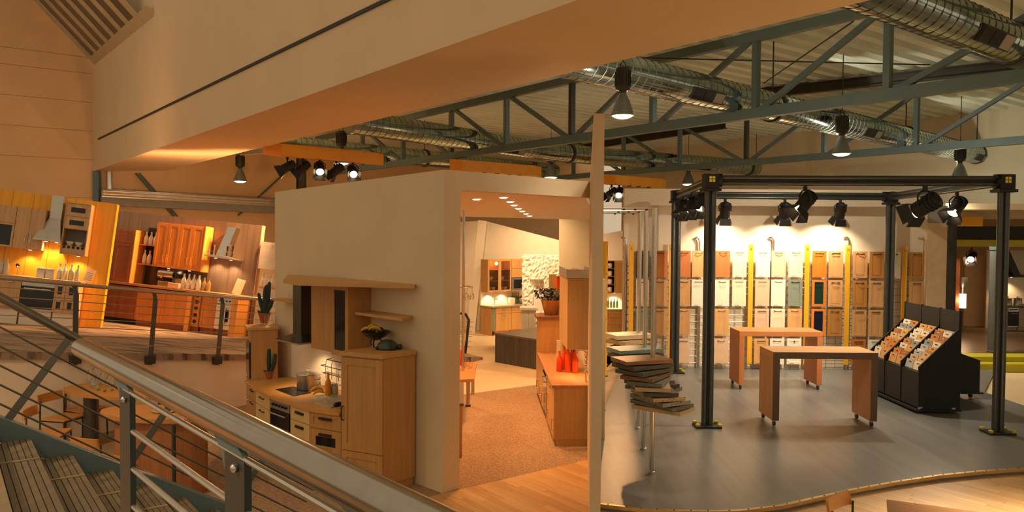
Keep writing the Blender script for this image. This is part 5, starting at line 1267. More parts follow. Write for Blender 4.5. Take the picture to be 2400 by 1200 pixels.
cabinet(KI, 'hanging_cabinet', 'tall beech hanging cabinet above the red bottles', -1.5, -0.30, 0.22, 0.62, 1.36, 2.42, M_ISE, [fr('flat', (-1.5, -0.9), (1.36, 2.42)), fr('flat', (-0.9, -0.30), (1.36, 2.42))])
t = thing('steel_tray', 'open steel tray box on top of the hanging cabinet', 'box', KI @ TR(-1.4, 0.2, 2.424))
MB().box(0, 1.1, 0, 0.42, 0, 0.01).build('bottom', M_INOXR, t); MB().box(0, 1.1, 0, 0.012, 0.01, 0.13).build('side', M_INOXR, t); MB().box(1.088, 1.1, 0.012, 0.42, 0.01, 0.13).build('side', M_INOXR, t); MB().box(0, 1.088, 0.408, 0.42, 0.01, 0.13).build('side', M_INOXR, t)
struct(MB(KI).box(-3.75, -0.1, 0.68, 0.76, 0, 2.42).build('wall_island', M_WALLG))
tag(MB().box(-1.5, -0.3, 0.655, 0.66, 0, 0.45).build('backsplash', M_WHITE), 'lit pale backsplash behind the red bottles', 'backsplash').matrix_world = KI @ TR(0, 0, 0.893)
M_REDG = pm('red_glass', (0.75, 0.08, 0.01), 0.12, var=0.1, emit=None)
for i, (px, py, h) in enumerate(((1311, 870, 0.32), (1322, 866, 0.38), (1331, 872, 0.42), (1340, 868, 0.40), (1348, 874, 0.36))):
    q = Z(px, py, 0.897); bottle(Matrix.Identity(4), q.x, q.y, 0.899, h, M_REDG, '%s red glass bottle from the left on the island worktop' % ORD[i], 'red bottles on the island', r=0.05)
under_light(KI, -0.6, 0.42, 1.358, 26, 'puck lamp under the hanging cabinet above the red bottles', 'puck lamps of the island', WARM)
q = loc_at(KI, 1373, 893, 0.897)
t = thing('mixer_tap', 'tall chrome spring tap at the right end of the island worktop', 'tap', KI @ TR(q[0], q[1], 0.893))
MB().tube([(0, 0, 0), (0, 0, 0.42), (0, -0.04, 0.47), (0, -0.12, 0.47), (0, -0.14, 0.42)], 0.014, 8).build('riser', M_INOX, t); 
for k in range(4): MB().ball((0, 0, 0.16 + 0.08 * k), 0.026, 8, 6).build('collar', M_INOX, t)
MB().tube([(0, 0, 0.1), (-0.08, 0, 0.12)], 0.01, 6).build('lever', M_INOX, t)
q = Z(1319, 858, 0.897)
tag(MB().lathe([(0.05, 0), (0.055, 0.01), (0.045, 0.26), (0.055, 0.30), (0.045, 0.30), (0.038, 0.26), (0.045, 0.02), (0, 0.015)], seg=14).build('pitcher', M_WHB), 'tall white pitcher behind the red bottles', 'pitcher').location = (q.x, q.y + 0.9, 0.895)
# planter
q = KI @ V((-3.40, 0.26, 1.553))
t = thing('planter', 'coppery planter bowl with dark leaves on the tall island unit', 'plant', Matrix.Translation(q))
MB().lathe([(0.12, 0), (0.13, 0.01), (0.20, 0.26), (0.21, 0.28), (0.19, 0.27), (0.12, 0.05), (0, 0.04)], seg=18).build('bowl', pm('copper_bowl', (0.55, 0.30, 0.11), 0.3, 0.6), t)
lf = MB(); rl_ = random.Random(5)
for k in range(170):
    a = rl_.random() * 6.28; rr = rl_.random() ** 0.5 * 0.34; zz = 0.30 + rl_.random() * 0.22 * (1 - rr); c = V((rr * math.cos(a), rr * math.sin(a) * 0.8, zz))
    u = V((rl_.uniform(-1, 1), rl_.uniform(-1, 1), rl_.uniform(-0.5, 1))).normalized() * 0.055; w = u.cross(V((rl_.uniform(-1, 1), rl_.uniform(-1, 1), 1))).normalized() * 0.026
    lf.add([c - u, c + w, c + u, c - w], [(0, 1, 2, 3)])
lo = lf.build('foliage', pm('dark_leaves', (0.012, 0.025, 0.02), 0.6, var=0.3, scale=12), t); lo['kind'] = 'stuff'
for k in range(7):
    a = k * 0.9; MB().tube([(0, 0, 0.05), (0.08 * math.cos(a), 0.08 * math.sin(a), 0.3), (0.2 * math.cos(a), 0.2 * math.sin(a), 0.42)], 0.006, 5).build('stem', pm('stem_brown', (0.05, 0.035, 0.02), 0.8), t)
# wooden panel with red lanterns behind the planter
tag(MB().box(D(1286, 700, 16.2).x, D(1330, 700, 16.2).x, 16.2, 16.23, 0, D(1300, 643, 16.2).z).build('lantern_panel', MATS['island_end']), 'wooden back panel behind the red lanterns', 'panel')
for k, px in enumerate((1308, 1319)):
    q = D(px, 676, 15.9)
    t = thing('red_lantern', ['left', 'right'][k] + ' red glass lantern on the small glass shelf', 'lantern', Matrix.Translation(q), 'red lanterns')
    MB().lathe([(0.05, 0), (0.05, 0.24)], seg=14).build('glass', M_REDG, t); MB().lathe([(0.053, 0.242), (0.053, 0.26), (0.02, 0.28), (0, 0.30)], seg=14).build('lid', M_INOXR, t)
a = D(1288, 677, 15.9); b = D(1332, 677, 15.9)
tag(MB().box(a.x, b.x, 15.80, 16.199, a.z - 0.015, a.z - 0.003).build('glass_shelf', M_GLASS), 'narrow glass shelf under the red lanterns', 'shelf')

# ================================================================ bar table and glass pole at the left jamb
tp = [Z(x, y, 0.78) for x, y in ((1040, 892), (1111, 888), (1118, 848), (1050, 850))]
bt = thing('bar_table', 'wooden bar table with a steel leg behind the left jamb', 'table', Matrix.Translation((tp[1].x, tp[1].y, 0))); Off = TR(-tp[1].x, -tp[1].y, 0)
MB(Off).prism([(p.x, p.y) for p in tp], 0.735, 0.78).build('tabletop', wood('bar_table_top', (0.46, 0.20, 0.06), 0.85, axis=1), bt)
f_ = Z(1097, 953, 0); fB = Z(1100, 905, 0)
MB(Off).tube([(f_.x, f_.y, 0.006), (f_.x, f_.y, 0.735)], 0.035, 12).build('leg', M_INOXR, bt); MB(Off).tube([(f_.x + 0.03, f_.y + 1.0, 0.006), (f_.x + 0.03, f_.y + 1.0, 0.735)], 0.035, 12).build('leg', M_INOXR, bt)
MB(Off).lathe([(0.05, 0.006), (0.05, 0.03), (0.036, 0.035)], (f_.x, f_.y, 0), 12).build('foot_cap', M_BLACK, bt)
pq = Z(1085, 868, 0.782)
t = thing('glass_pole', 'polished floor to ceiling pole with wine glass holder at the bar table', 'pole', Matrix.Translation((pq.x, pq.y, 0.782)))
MB().tube([(0, 0, 0), (0, 0, D(1086, 492, pq.y).z - 0.782)], 0.026, 12).build('tube', M_INOX, t)
hz = D(1090, 672, pq.y).z - 0.782
MB().tube([(0.16 * math.cos(k * 0.5), 0.16 * math.sin(k * 0.5), hz) for k in range(14)], 0.007, 6).build('holder_ring', M_INOX, t)
MB().tube([(0, 0, hz), (0.16, 0, hz)], 0.007, 6).build('holder_arm', M_INOX, t)
for k in range(5):
    a = k * 1.25 + 0.2; c = pq + V((0.15 * math.cos(a), 0.15 * math.sin(a), hz))
    o = MB().lathe([(0.035, 0.0), (0.006, -0.008), (0.005, -0.09), (0.03, -0.12), (0.04, -0.17), (0.032, -0.21), (0.030, -0.21), (0.037, -0.17), (0.028, -0.125), (0.0, -0.105)], seg=12).build('wine_glass', M_GLASS)
    tag(o, '%s upside-down wine glass on the holder of the bar pole' % ORD[k], 'glass', 'wine glasses on the bar pole').location = (c.x, c.y, c.z - 0.008)
q = D(1077, 806, 13.4); tag(MB().lathe([(0.055, 0), (0.06, 0.01), (0.06, 0.22), (0.04, 0.26), (0, 0.27)], seg=14).build('red_jar', M_REDG), 'red glass jar on the bar table behind the jamb', 'jar').location = (q.x, q.y, 0.782)
for k, (px, py) in enumerate(((1084, 862), (1092, 858), (1099, 863))):
    q = Z(px + 4, py, 0.782); tumbler(Matrix.Translation(q), 0.10, 0.03, '%s tumbler from the left on the bar table' % ORD[k], 'tumblers on the bar table')
lc = [Z(1083, 1074, 0), Z(1083, 1010, 0)]
tag(MB().prism([(lc[0].x, lc[0].y), (lc[1].x, lc[1].y), (lc[1].x - 0.5, lc[1].y), (lc[0].x - 0.5, lc[0].y)], 0.006, 0.72).build('low_cabinet', M_BR), 'low brown cabinet just behind the left jamb', 'cabinet')
tag(MB().prism([(lc[0].x + 0.02, lc[0].y - 0.02), (lc[1].x + 0.02, lc[1].y + 0.02), (lc[1].x - 0.5, lc[1].y + 0.02), (lc[0].x - 0.5, lc[0].y - 0.02)], 0.721, 0.76).build('cabinet_top', wood('dark_top2', (0.16, 0.10, 0.06), 0.8)), 'dark top of the low cabinet behind the left jamb', 'board')

# ================================================================ far kitchen seen through the passage
q = Z(1154, 788, 0)
KP = frame((q.x, q.y, 0.0), (0.80, 0.60, 0))
cabinet(KP, 'base_cabinet', 'beech sink cabinet of the far kitchen in the passage', 0.12, 0.70, 0, 0.60, 0, 0.84, M_IS, [fr('flat', (0.12, 0.70), (0.66, 0.84), n='drawer', h='bar'), fr('flat', (0.12, 0.70), (0.14, 0.655), h='bar')], 0.14)
cabinet(KP, 'base_cabinet', 'second beech cabinet of the far kitchen beside the white cupboard', 0.71, 1.50, 0, 0.60, 0, 0.84, M_IS, [fr('flat', (0.71, 1.50), (0.66, 0.84), n='drawer', h='bar'), fr('flat', (0.71, 1.50), (0.14, 0.655), h='bar')], 0.14)
tag(MB().box(0, 0.11, 0.0, 0.6, 0.14, 0.84).build('corner_shelf', pm('grey_green', (0.22, 0.24, 0.18), 0.5)), 'grey green corner shelf at the left of the far kitchen', 'shelf').matrix_world = KP
tag(MB().box(-0.02, 0.0, 0.02, 0.6, 0, 0.84).build('end_panel', M_BR), 'brown left end panel of the far kitchen base', 'panel').matrix_world = KP
tag(MB().box(-0.04, 1.5, -0.03, 0.62, 0, 0.04).build('worktop', pm('grey_top', (0.30, 0.24, 0.16), 0.4)), 'grey worktop of the far kitchen', 'worktop').matrix_world = KP @ TR(0, 0, 0.841)
cabinet(KP, 'glass_cabinet', 'beech wall cabinet with two glowing glass doors in the far kitchen', -0.02, 0.86, 0.22, 0.60, 1.30, 2.28, M_BR, [fr('glass', (-0.02 + 0.44 * k, 0.42 + 0.44 * k), (1.30, 2.28), pane=pm('amber_pane', (0.9, 0.75, 0.5), 0.05, var=0, trans=1.0), w=0.05, m=M_IS) for k in range(2)], hollow=True, shelves=(1.62, 1.95))
cabinet(KP, 'wall_cabinet', 'small beech wall cabinet above the microwave', 0.87, 1.50, 0.22, 0.60, 1.72, 2.28, M_IS, [fr('flat', (0.87, 1.50), (2.0, 2.28)), fr('flat', (0.87, 1.50), (1.72, 1.995))])
t = thing('microwave', 'steel microwave with dark window in the far kitchen', 'microwave', KP @ TR(0.88, 0.22, 1.32))
MB().box(0, 0.6, 0.0, 0.36, 0, 0.39).build('body', M_INOXR, t); MB().box(0.08, 0.44, -0.012, -0.001, 0.06, 0.33).build('window', M_OVENG, t); MB().box(0.48, 0.58, -0.01, -0.001, 0.04, 0.35).build('keypad', M_BLKH, t)
tag(MB().box(0.87, 1.50, 0.22, 0.60, 0, 0.018).build('wall_shelf', M_IS), 'beech shelf under the microwave', 'shelf').matrix_world = KP @ TR(0, 0, 1.30)
tag(MB().box(-0.02, 1.5, 0.605, 0.615, 0.882, 1.30).build('backsplash', M_WHITE), 'lit white backsplash of the far kitchen', 'backsplash').matrix_world = KP
for x in (0.25, 0.75): under_light(KP, x, 0.42, 1.298, 26, ('left' if x < 0.5 else 'right') + ' puck lamp under the glowing glass cabinet', 'puck lamps of the far kitchen', HALO)
o = lamp_point(KP @ V((0.42, 0.40, 2.15)), 3.5, WARM, 0.05); o.parent = bpy.data.objects['glass_cabinet']; o.matrix_parent_inverse = bpy.data.objects['glass_cabinet'].matrix_world.inverted()
for k, (x, z, r) in enumerate(((0.12, 1.32, 0.08), (0.30, 1.32, 0.07), (0.56, 1.32, 0.085), (0.74, 1.32, 0.07), (0.2, 1.64, 0.07), (0.62, 1.64, 0.075))):
    tag(MB().lathe([(r * 0.5, 0), (r * 0.6, 0.01), (r, 0.07), (r, 0.11), (r * 0.92, 0.11), (r * 0.5, 0.02), (0, 0.015)], seg=12).build('stacked_bowl', M_WHB), '%s white bowl in the glowing glass cabinet, %s shelf' % (ORD[k], 'middle' if z > 1.5 else 'bottom'), 'bowl', 'bowls in the glass cabinet').matrix_world = KP @ TR(x, 0.40, z)
t = thing('tap', 'small chrome tap of the far kitchen sink', 'tap', KP @ TR(0.38, 0.42, 0.882)); MB().tube([(0, 0, 0), (0, 0, 0.16), (0, -0.1, 0.2), (0, -0.14, 0.17)], 0.012, 8).build('spout', M_INOX, t); MB().ball((0, 0, 0.19), 0.02, 8, 5).build('lever', M_INOX, t)
tag(MB().lathe([(0.10, 0), (0.11, 0.02), (0.11, 0.2), (0, 0.21)], seg=16).build('white_canister', M_WHB), 'white canister on the far kitchen worktop', 'canister').matrix_world = KP @ TR(0.98, 0.35, 0.882)
t = thing('kettle', 'round chrome kettle on the far kitchen worktop', 'kettle', KP @ TR(1.36, 0.32, 0.882)); MB().ball((0, 0, 0.12), 0.12, 16, 10).build('body', M_INOX, t); MB().tube([(-0.1, 0, 0.2), (0, 0, 0.28), (0.1, 0, 0.2)], 0.01, 6).build('handle', M_BLKH, t)
for k in range(4): bottle(KP, 1.12 + 0.08 * k, 0.52, 0.882, 0.34, pm('green_glass', (0.12, 0.20, 0.09), 0.15), '%s slim green bottle on the far kitchen worktop' % ORD[k], 'green bottles of the far kitchen', r=0.03)
# leaning pillar
a0 = D(1102, 790, 23.6); a1 = D(1131, 517, 23.6)
tag(MB().bar(a0, a1, 0.26, 0.26, up=(0, 1, 0)).build('leaning_pillar', M_WHITE), 'pale leaning pillar left of the far kitchen', 'pillar')
# low railing at the ramp end
t = thing('ramp_end_railing', 'dark bent railing post with short pegs at the lower ramp end', 'railing', Matrix.Identity(4))
b0 = D(1090, 833, 19.5); b1 = D(1099, 750, 19.5); b2 = D(1091, 736, 19.5); b3 = D(1075, 734, 19.3)
MB().tube([b0, b1, b2, b3], 0.035, 8).build('post', M_STEELD, t)
for k in range(6):
    c = b0.lerp(b1, 0.25 + 0.14 * k); MB().tube([c - V((0.25, 0, 0)), c + V((0.12, 0, 0))], 0.007, 6).build('rung', M_INOXR, t)
# sculpted rough stone stele
def rough_slab(name, pts_px, y, th, mat, label, nx, nz, amp, seed, inset=None):
    x0 = D(pts_px[0], 700, y).x; x1 = D(pts_px[2], 700, y).x; z1 = D(1260, pts_px[1], y).z; z0 = 0.0
    rg = random.Random(seed); vs = []; fs = []
    for j in range(nz + 1):
        for i in range(nx + 1):
            u, w = i / nx, j / nz
            d = rg.uniform(-amp, amp)
            if inset and inset[0] < u < inset[2] and inset[1] < w < inset[3]: d = 0.02
            ex = rg.uniform(-0.03, 0.03) if i in (0, nx) else 0
            vs.append((x0 + (x1 - x0) * u + ex, y - amp + d, z0 + (z1 - z0) * w))
    for j in range(nz):
        for i in range(nx):
            k = j * (nx + 1) + i; fs.append((k, k + 1, k + nx + 2, k + nx + 1))
    n0 = len(vs)
    vs += [(x0, y + th, z0), (x1, y + th, z0), (x1, y + th, z1), (x0, y + th, z1)]
    w = nx + 1
    fs.append((n0, n0 + 3, n0 + 2, n0 + 1))
    fs.append(tuple([n0 + 1] + [n0 + 2] + [nz * w + nx - 0 - 0] and [n0 + 1, n0 + 2] + [j * w + nx for j in range(nz, -1, -1)]))
    fs.append(tuple([n0 + 3, n0] + [j * w for j in range(0, nz + 1)]))
    fs.append(tuple([n0 + 2, n0 + 3] + [nz * w + i for i in range(0, nx + 1)]))
    m = MB(); m.add(vs, fs); me = m.mesh(name); me.materials.append(mat)
    me.polygons.foreach_set('use_smooth', [False] * len(me.polygons))
    return tag(put(me, name), label, 'stone')
M_STONE = pm('white_stone', (0.88, 0.80, 0.68), 0.8, var=0.08, scale=20)
rough_slab('stone_stele', (1224, 598, 1311, 800), 21.4, 0.5, M_STONE, 'rough hewn white stone stele with a smooth recess', 22, 44, 0.045, 4, (0.28, 0.36, 0.88, 0.60))
s0 = D(1242, 652, 21.25); s1 = D(1272, 652, 21.25)
t = thing('stone_basin', 'small carved stone basin set in the smooth recess', 'basin', Matrix.Translation(((s0.x + s1.x) / 2, 21.33, s0.z - 0.2)))
MB().lathe([(0.06, 0), (0.15, 0.14), (0.19, 0.18), (0.16, 0.18), (0.08, 0.06), (0, 0.04)], seg=14).build('bowl', M_STONE, t); MB().lathe([(0, 0.10), (0.12, 0.10), (0.12, 0.09), (0, 0.09)], seg=12).build('water', M_GREY, t)
# white cupboard in front of the stele
x0 = D(1222, 760, 20.4).x; x1 = D(1256, 760, 20.4).x
zt = D(1240, 722, 20.4).z
t = thing('white_cupboard', 'small white two-door cupboard in front of the stone stele', 'cupboard', Matrix.Translation((x0, 20.4, 0)))
MB().box(0, x1 - x0, 0.02, 0.5, 0, zt - 0.06).build('body', M_WLAQ, t); MB().box(-0.04, x1 - x0 + 0.04, -0.03, 0.53, zt - 0.06, zt).build('cornice', M_WLAQ, t)
for k in range(2): front(t, Matrix.Identity(4), 'flat', k * (x1 - x0) / 2, (k + 1) * (x1 - x0) / 2, 0.03, zt - 0.08, 0.02, M_WLAQ, 'vbarr' if k == 0 else 'vbarl', M_INOX)
# dark planked block
d0 = Z(1160, 849, 0); d1 = Z(1258, 867, 0)
KD = frame((d0.x, d0.y, 0.0), d1 - d0); Ld = (d1 - d0).length
t = thing('dark_block', 'low dark planked block standing in the passage', 'block', KD)
MB().box(0, Ld + 0.4, 0.02, 1.5, 0.0, 0.66).build('core', pm('dark_core', (0.05, 0.048, 0.04), 0.6), t); MB().box(-0.01, Ld + 0.41, -0.005, 1.52, 0.661, 0.70).build('top_slab', pm('block_top', (0.14, 0.12, 0.09), 0.4), t)
M_DK = wood('dark_plank', (0.085, 0.075, 0.058), 0.6, freq=12)
n_ = 11
for k in range(n_):
    w = (Ld + 0.4) / n_; MB().box(k * w + 0.003, (k + 1) * w - 0.003, -0.001, 0.018, 0.0, 0.66).build('plank', M_DK, t)

# ================================================================ kitchen seen right of the fin wall
y = 23.2
P = lambda px, py: D(px, py, y)
x0, x1 = P(1418, 700).x, P(1470, 700).x
KR = frame((x0, y, 0), (1, 0, 0))
w = x1 - x0
za, zb = P(1440, 688).z, P(1440, 612).z
t = cabinet(KR, 'open_wall_cabinet', 'dark wood wall cabinet with an open jar shelf right of the fin wall', 0.0, w, 0.22, 0.6, za, zb, M_CHD, [fr('flat', (w * 0.45, w), (za, zb), m=M_BR)], hollow=True, shelves=[za + (zb - za) * k / 4 for k in (1, 2, 3)], pm_=M_BLACK)
for k in range(4):
    tag(MB().lathe([(0.07, 0), (0.08, 0.02), (0.08, 0.13), (0.05, 0.15), (0, 0.155)], seg=12).build('white_jar', M_WHB), 'white jar on the %s board of the open shelf right of the fin wall' % ['bottom', 'second', 'third', 'top'][k], 'jar', 'white jars on the open shelf').matrix_world = KR @ TR(w * 0.28, 0.40, za + (zb - za) * k / 4 + 0.022)
zc = P(1440, 724).z
cabinet(KR, 'drawer_cabinet', 'dark wood drawer base right of the fin wall', 0.0, w, 0, 0.6, 0, zc - 0.04, M_BR, [fr('flat', (0, w), (0.10 + k * (zc - 0.15) / 3, 0.10 + (k + 1) * (zc - 0.15) / 3), n='drawer', h='bar') for k in range(3)], 0.1)
tag(MB().box(0, w, -0.03, 0.6, zc - 0.039, zc).build('worktop', pm('pale_top', (0.70, 0.62, 0.48), 0.4)), 'pale worktop right of the fin wall', 'worktop').matrix_world = KR
tag(MB().box(0, w, 0.605, 0.615, zc + 0.002, za).build('backsplash', M_WHITE), 'brightly lit backsplash right of the fin wall', 'backsplash').matrix_world = KR
under_light(KR, w * 0.5, 0.40, za - 0.002, 40, 'puck lamp under the dark wall cabinet right of the fin wall', 'puck lamps of the far kitchen', HALO)
for k in range(4): bottle(KR, w * 0.22 + 0.09 * k, 0.38, zc + 0.001, 0.30, MATS['green_glass'], '%s green bottle on the pale worktop right of the fin wall' % ORD[k], 'green bottles right of the fin wall', r=0.035)
# ================================================================ black lighting frame on the stage
M_TRUSS = pm('truss_tube', (0.085, 0.095, 0.09), 0.35, 0.7)
BT = 3.93
pfl = Z(1657, 1000, STG); pfr = Z(2338, 1015, STG)
pbl = D(1581, 800, 16.6); pbr = D(2081, 800, 16.6)
tr = thing('lighting_rig', 'dark twin-tube lighting frame standing on four posts on the stage', 'frame', Matrix.Identity(4))
def twin(a, b, sep, r, name):
    a = V(a); b = V(b); s = V(sep)
    m = MB().tube([a - s, b - s], r, 14); m.tube([a + s, b + s], r, 14)
    m.bar(a, b, s.length * 2, 0.03, up=(b - a).cross(s)) if False else None
    o = m.build(name, M_TRUSS, tr)
    d = (b - a).normalized(); n = d.cross(s).normalized()
    w = MB(); e = s * 0.9; t_ = n * 0.012
    w.hexa([a - e - t_, a + e - t_, b + e - t_, b - e - t_], [a - e + t_, a + e + t_, b + e + t_, b - e + t_]); w.build('web', M_BLACK, o)
    return o
P4 = [pfl, pfr, pbr, pbl]
for i, p in enumerate(P4):
    x, y = p.x, p.y
    k = 1.0 if i < 2 else 1.12
    twin((x, y, STG + 0.03), (x, y, BT - 0.12), (0.05 * k, 0.0, 0), 0.042 * k, 'post')
    bp = MB().box(x - 0.2, x + 0.2, y - 0.14, y + 0.14, STG + 0.002, STG + 0.03).build('base_plate', M_BLACK, tr)
    for sx, sy in ((-0.17, -0.11), (0.17, -0.11), (-0.17, 0.11), (0.17, 0.11)):
        MB().lathe([(0.03, 0.03), (0.035, 0.04), (0.035, 0.065), (0.02, 0.075)], (x + sx, y + sy, STG), 10).build('yellow_foot', pm('yellow_knob', (0.55, 0.45, 0.02), 0.5), bp)
    cb_ = MB().box(x - 0.11, x + 0.11, y - 0.10, y + 0.10, BT - 0.12, BT + 0.10).build('corner_block', M_BLACK, tr)
    MB().box(x - 0.14, x + 0.14, y - 0.12, y + 0.12, BT - 0.17, BT - 0.125).build('collar', M_BLACK, tr)
    if i < 2:
        st_ = MB().box(x - 0.045, x + 0.045, y - 0.104, y - 0.101, BT - 0.03, BT + 0.06).build('yellow_sticker', pm('sticker_yellow', (0.75, 0.60, 0.04), 0.6), cb_)
        MB().box(x - 0.045, x + 0.045, y - 0.106, y - 0.1045, BT + 0.011, BT + 0.019).build('sticker_cross', M_BLACK, cb_)
        MB().box(x - 0.004, x + 0.004, y - 0.106, y - 0.1045, BT - 0.03, BT + 0.010).build('sticker_cross', M_BLACK, cb_)
        MB().box(x - 0.004, x + 0.004, y - 0.106, y - 0.1045, BT + 0.020, BT + 0.06).build('sticker_cross', M_BLACK, cb_)
for i in range(4):
    a, b = P4[i], P4[(i + 1) % 4]; d = V((b.x - a.x, b.y - a.y, 0)).normalized()
    A = V((a.x, a.y, BT)) + d * 0.12; B = V((b.x, b.y, BT)) - d * 0.12
    twin(A, B, (0, 0, 0.045), 0.036, 'beam')
    for q in (A, B): MB().tube([q - d * 0.02, q + d * 0.05], 0.11, 10).build('coupler', M_BLACK, tr)
def on_beam(i, px):
    a, b = P4[i], P4[(i + 1) % 4]; n = V((-(b.y - a.y), b.x - a.x, 0)).normalized()
    q = PL(px, 450, V((a.x, a.y, BT)), n); return V((q.x, q.y, BT - 0.09))
def stage_spot(label, p, aim, lit, watt, deg=60, col=(1.0, 0.74, 0.50), sc=1.05):
    t = thing('stage_spot', label, 'spotlight', Matrix.Identity(4), 'theatre spots on the stage frame')
    c, f = spot_head(t, p - V((0, 0, 0.04)), aim, lit, sc)
    o = lamp_spot(f + V(aim).normalized() * 0.02, f + V(aim) * 3, watt, col, deg, 0.6, 0.05); o.parent = t
    return t
for i, px in enumerate((1700, 1840, 1970)):
    stage_spot('%s black spot from the left on the rear beam, turned to the door display' % ORD[i], on_beam(2, px), (0.02 * (1 - i), 0.38, -0.92), 0, 150, 125)
stage_spot('black spot with glowing lens on the middle of the front beam', on_beam(0, 1887), (-0.62, -0.20, -0.72), 1, 260, 66)
stage_spot('large black spot on the right half of the front beam', on_beam(0, 2168), (-0.35, 0.80, -0.45), 0, 600, 66, sc=1.25)
stage_spot('black spot with glowing lens at the rear of the right beam', on_beam(1, 2160), (-0.8, -0.2, -0.6), 1, 400, 70)
stage_spot('brightest glowing spot hanging from the right beam', on_beam(1, 2243), (-0.66, -0.36, -0.72), 1, 380, 70)
for i, px in enumerate((1602, 1622, 1645)):
    stage_spot('%s glowing spot counted from the rear on the left beam' % ORD[i], on_beam(3, px), (-0.35, -0.35, -0.75), 1, 35, 70, sc=0.9)

# ================================================================ two rolling tables
M_T1 = wood('table_beech', (0.62, 0.30, 0.10), 0.86, axis=0); M_T1s = wood('table_beech_side', (0.56, 0.27, 0.09), 0.86)
M_T2 = wood('table_cherry', (0.55, 0.20, 0.065), 0.86, axis=0); M_T2s = wood('table_cherry_side', (0.52, 0.19, 0.06), 0.86)
M_EDGE = wood('dark_shaded_edge', (0.12, 0.07, 0.045), 0.8)  # darker brown edging, with the front's shade also put into its colour
def rolling_table(label, x0, x1, y0, dep, z1, th, mt, ms, me_, group):
    t = thing('rolling_table', label, 'table', Matrix.Translation((x0, y0, STG)), group); w = x1 - x0; h = z1 - STG
    MB().box(0, w, 0.0, dep, h - th, h).build('tabletop', mt, t, 0.004)
    for xa in (0, w - th): MB().box(xa, xa + th, 0.0, dep, 0.10, h - th - 0.001).build('side_panel', ms, t, 0.004)
    if me_:
        fr_ = MB(); fr_.prism_xz([(0, 0.10), (th, 0.10), (th, h - th), (w - th, h - th), (w - th, 0.10), (w, 0.10), (w, h - 0.002), (0, h - 0.002)], -0.006, -0.0005); fr_.build('front_edging', me_, t)
    for xa in (th / 2, w - th / 2):
        for ya in (0.07, dep - 0.07):
            c = MB().tube([(xa - 0.016, ya, 0.042), (xa + 0.016, ya, 0.042)], 0.04, 12).build('caster_wheel', M_STEELD, t)
            MB().box(xa - 0.028, xa + 0.028, ya - 0.02, ya + 0.02, 0.075, 0.099).build('caster_fork', M_INOXR, t)
            MB().tube([(xa - 0.03, ya, 0.042), (xa + 0.03, ya, 0.042)], 0.008, 6).build('axle', M_INOXR, c)
    return t
y1 = Z(1818, 1000, STG).y - 0.02
xa, xb = D(1817, 825, y1).x, D(2066, 827, y1).x; zt = D(1940, 826, y1).z
rolling_table('front rolling table with beech top and dark edge on the stage', xa - 0.03, xb - 0.05, y1, 0.66, zt, 0.105, M_T1, M_T1s, M_EDGE, 'rolling tables')
y2 = Z(1734, 913, STG).y - 0.02
xa, xb = D(1737, 778, y2).x, D(1932, 777, y2).x; zt2 = D(1830, 777, y2).z
rolling_table('rear rolling table in reddish wood on the stage', xa - 0.03, xb - 0.03, y2, 0.66, zt2, 0.10, M_T2, M_T2s, None, 'rolling tables')

# ================================================================ black sample rack
rN = Z(2151, 969, STG)
RX = rN.x; RY = rN.y
M_RACK = pm('black_laminate', (0.006, 0.008, 0.008), 0.45, var=0.25, scale=9)
M_RACKF = pm('charcoal_panel', (0.016, 0.018, 0.017), 0.6, var=0.08)
zf = D(2153, 860, RY).z - STG; xs = D(2250, 770, RY).x - RX; zs = D(2250, 772, RY).z - STG; zt = D(2252, 729, RY).z - STG
t = thing('sample_rack', 'black three-bay sample rack with rows of small tiles', 'rack', Matrix.Translation((RX, RY, STG)))
CW = 0.60
prof_side = [(0, 0.07), (xs + 0.03, 0.07), (xs + 0.03, zt), (xs - 0.015, zt), (xs - 0.02, zs), (0.0, zf)]
for k in range(4): MB().prism_xz(prof_side if k in (0,) else [(0.0, 0.07), (xs + 0.03, 0.07), (xs + 0.03, zt), (xs - 0.015, zt), (xs - 0.02, zs), (0.0, zf)], k * CW, k * CW + 0.025).build('divider', M_RACK, t)
for k in range(3):
    ya, yb = k * CW + 0.027, (k + 1) * CW - 0.002
    MB().box(0.012, 0.028, ya, yb, 0.09, zf - 0.10).build('front_panel', M_RACKF, t)
    MB().box(xs - 0.01, xs + 0.01, ya, yb, zs - 0.12, zt - 0.01).build('back_panel', M_RACKF, t)
    m = MB(); m.hexa([(0.03, ya, zf - 0.12), (xs - 0.012, ya, zs - 0.14), (xs - 0.012, yb, zs - 0.14), (0.03, yb, zf - 0.12)], [(0.03, ya, zf - 0.105), (xs - 0.012, ya, zs - 0.125), (xs - 0.012, yb, zs - 0.125), (0.03, yb, zf - 0.105)]); m.build('sloping_tray', M_RACK, t)
MB().box(-0.04, xs + 0.05, -0.02, 3 * CW + 0.045, 0.035, 0.068).build('base_board', M_BLACK, t)
for x, y in ((0.05, 0.08), (0.05, 1.7), (xs - 0.1, 0.08), (xs - 0.1, 1.7)):
    MB().lathe([(0.02, 0.001), (0.02, 0.034)], (x, y, 0), 10).build('caster', M_STEELD, t)
for x in (0.03, xs - 0.12): MB().prism_xz([(x, 0.10), (x + 0.09, 0.10), (x + 0.045, 0.06)] if x > 0.1 else [(x - 0.03, 0.05), (x - 0.03, 0.11), (x + 0.06, 0.11)], -0.004, -0.001).build('corner_plate', M_INOXR, t)
tile_cols = {'pale oak': (0.62, 0.40, 0.20), 'orange': (0.52, 0.20, 0.05), 'cream': (0.74, 0.64, 0.46), 'brown': (0.34, 0.14, 0.05), 'grey': (0.26, 0.26, 0.22), 'honey': (0.60, 0.32, 0.11), 'silver': (0.42, 0.42, 0.40)}
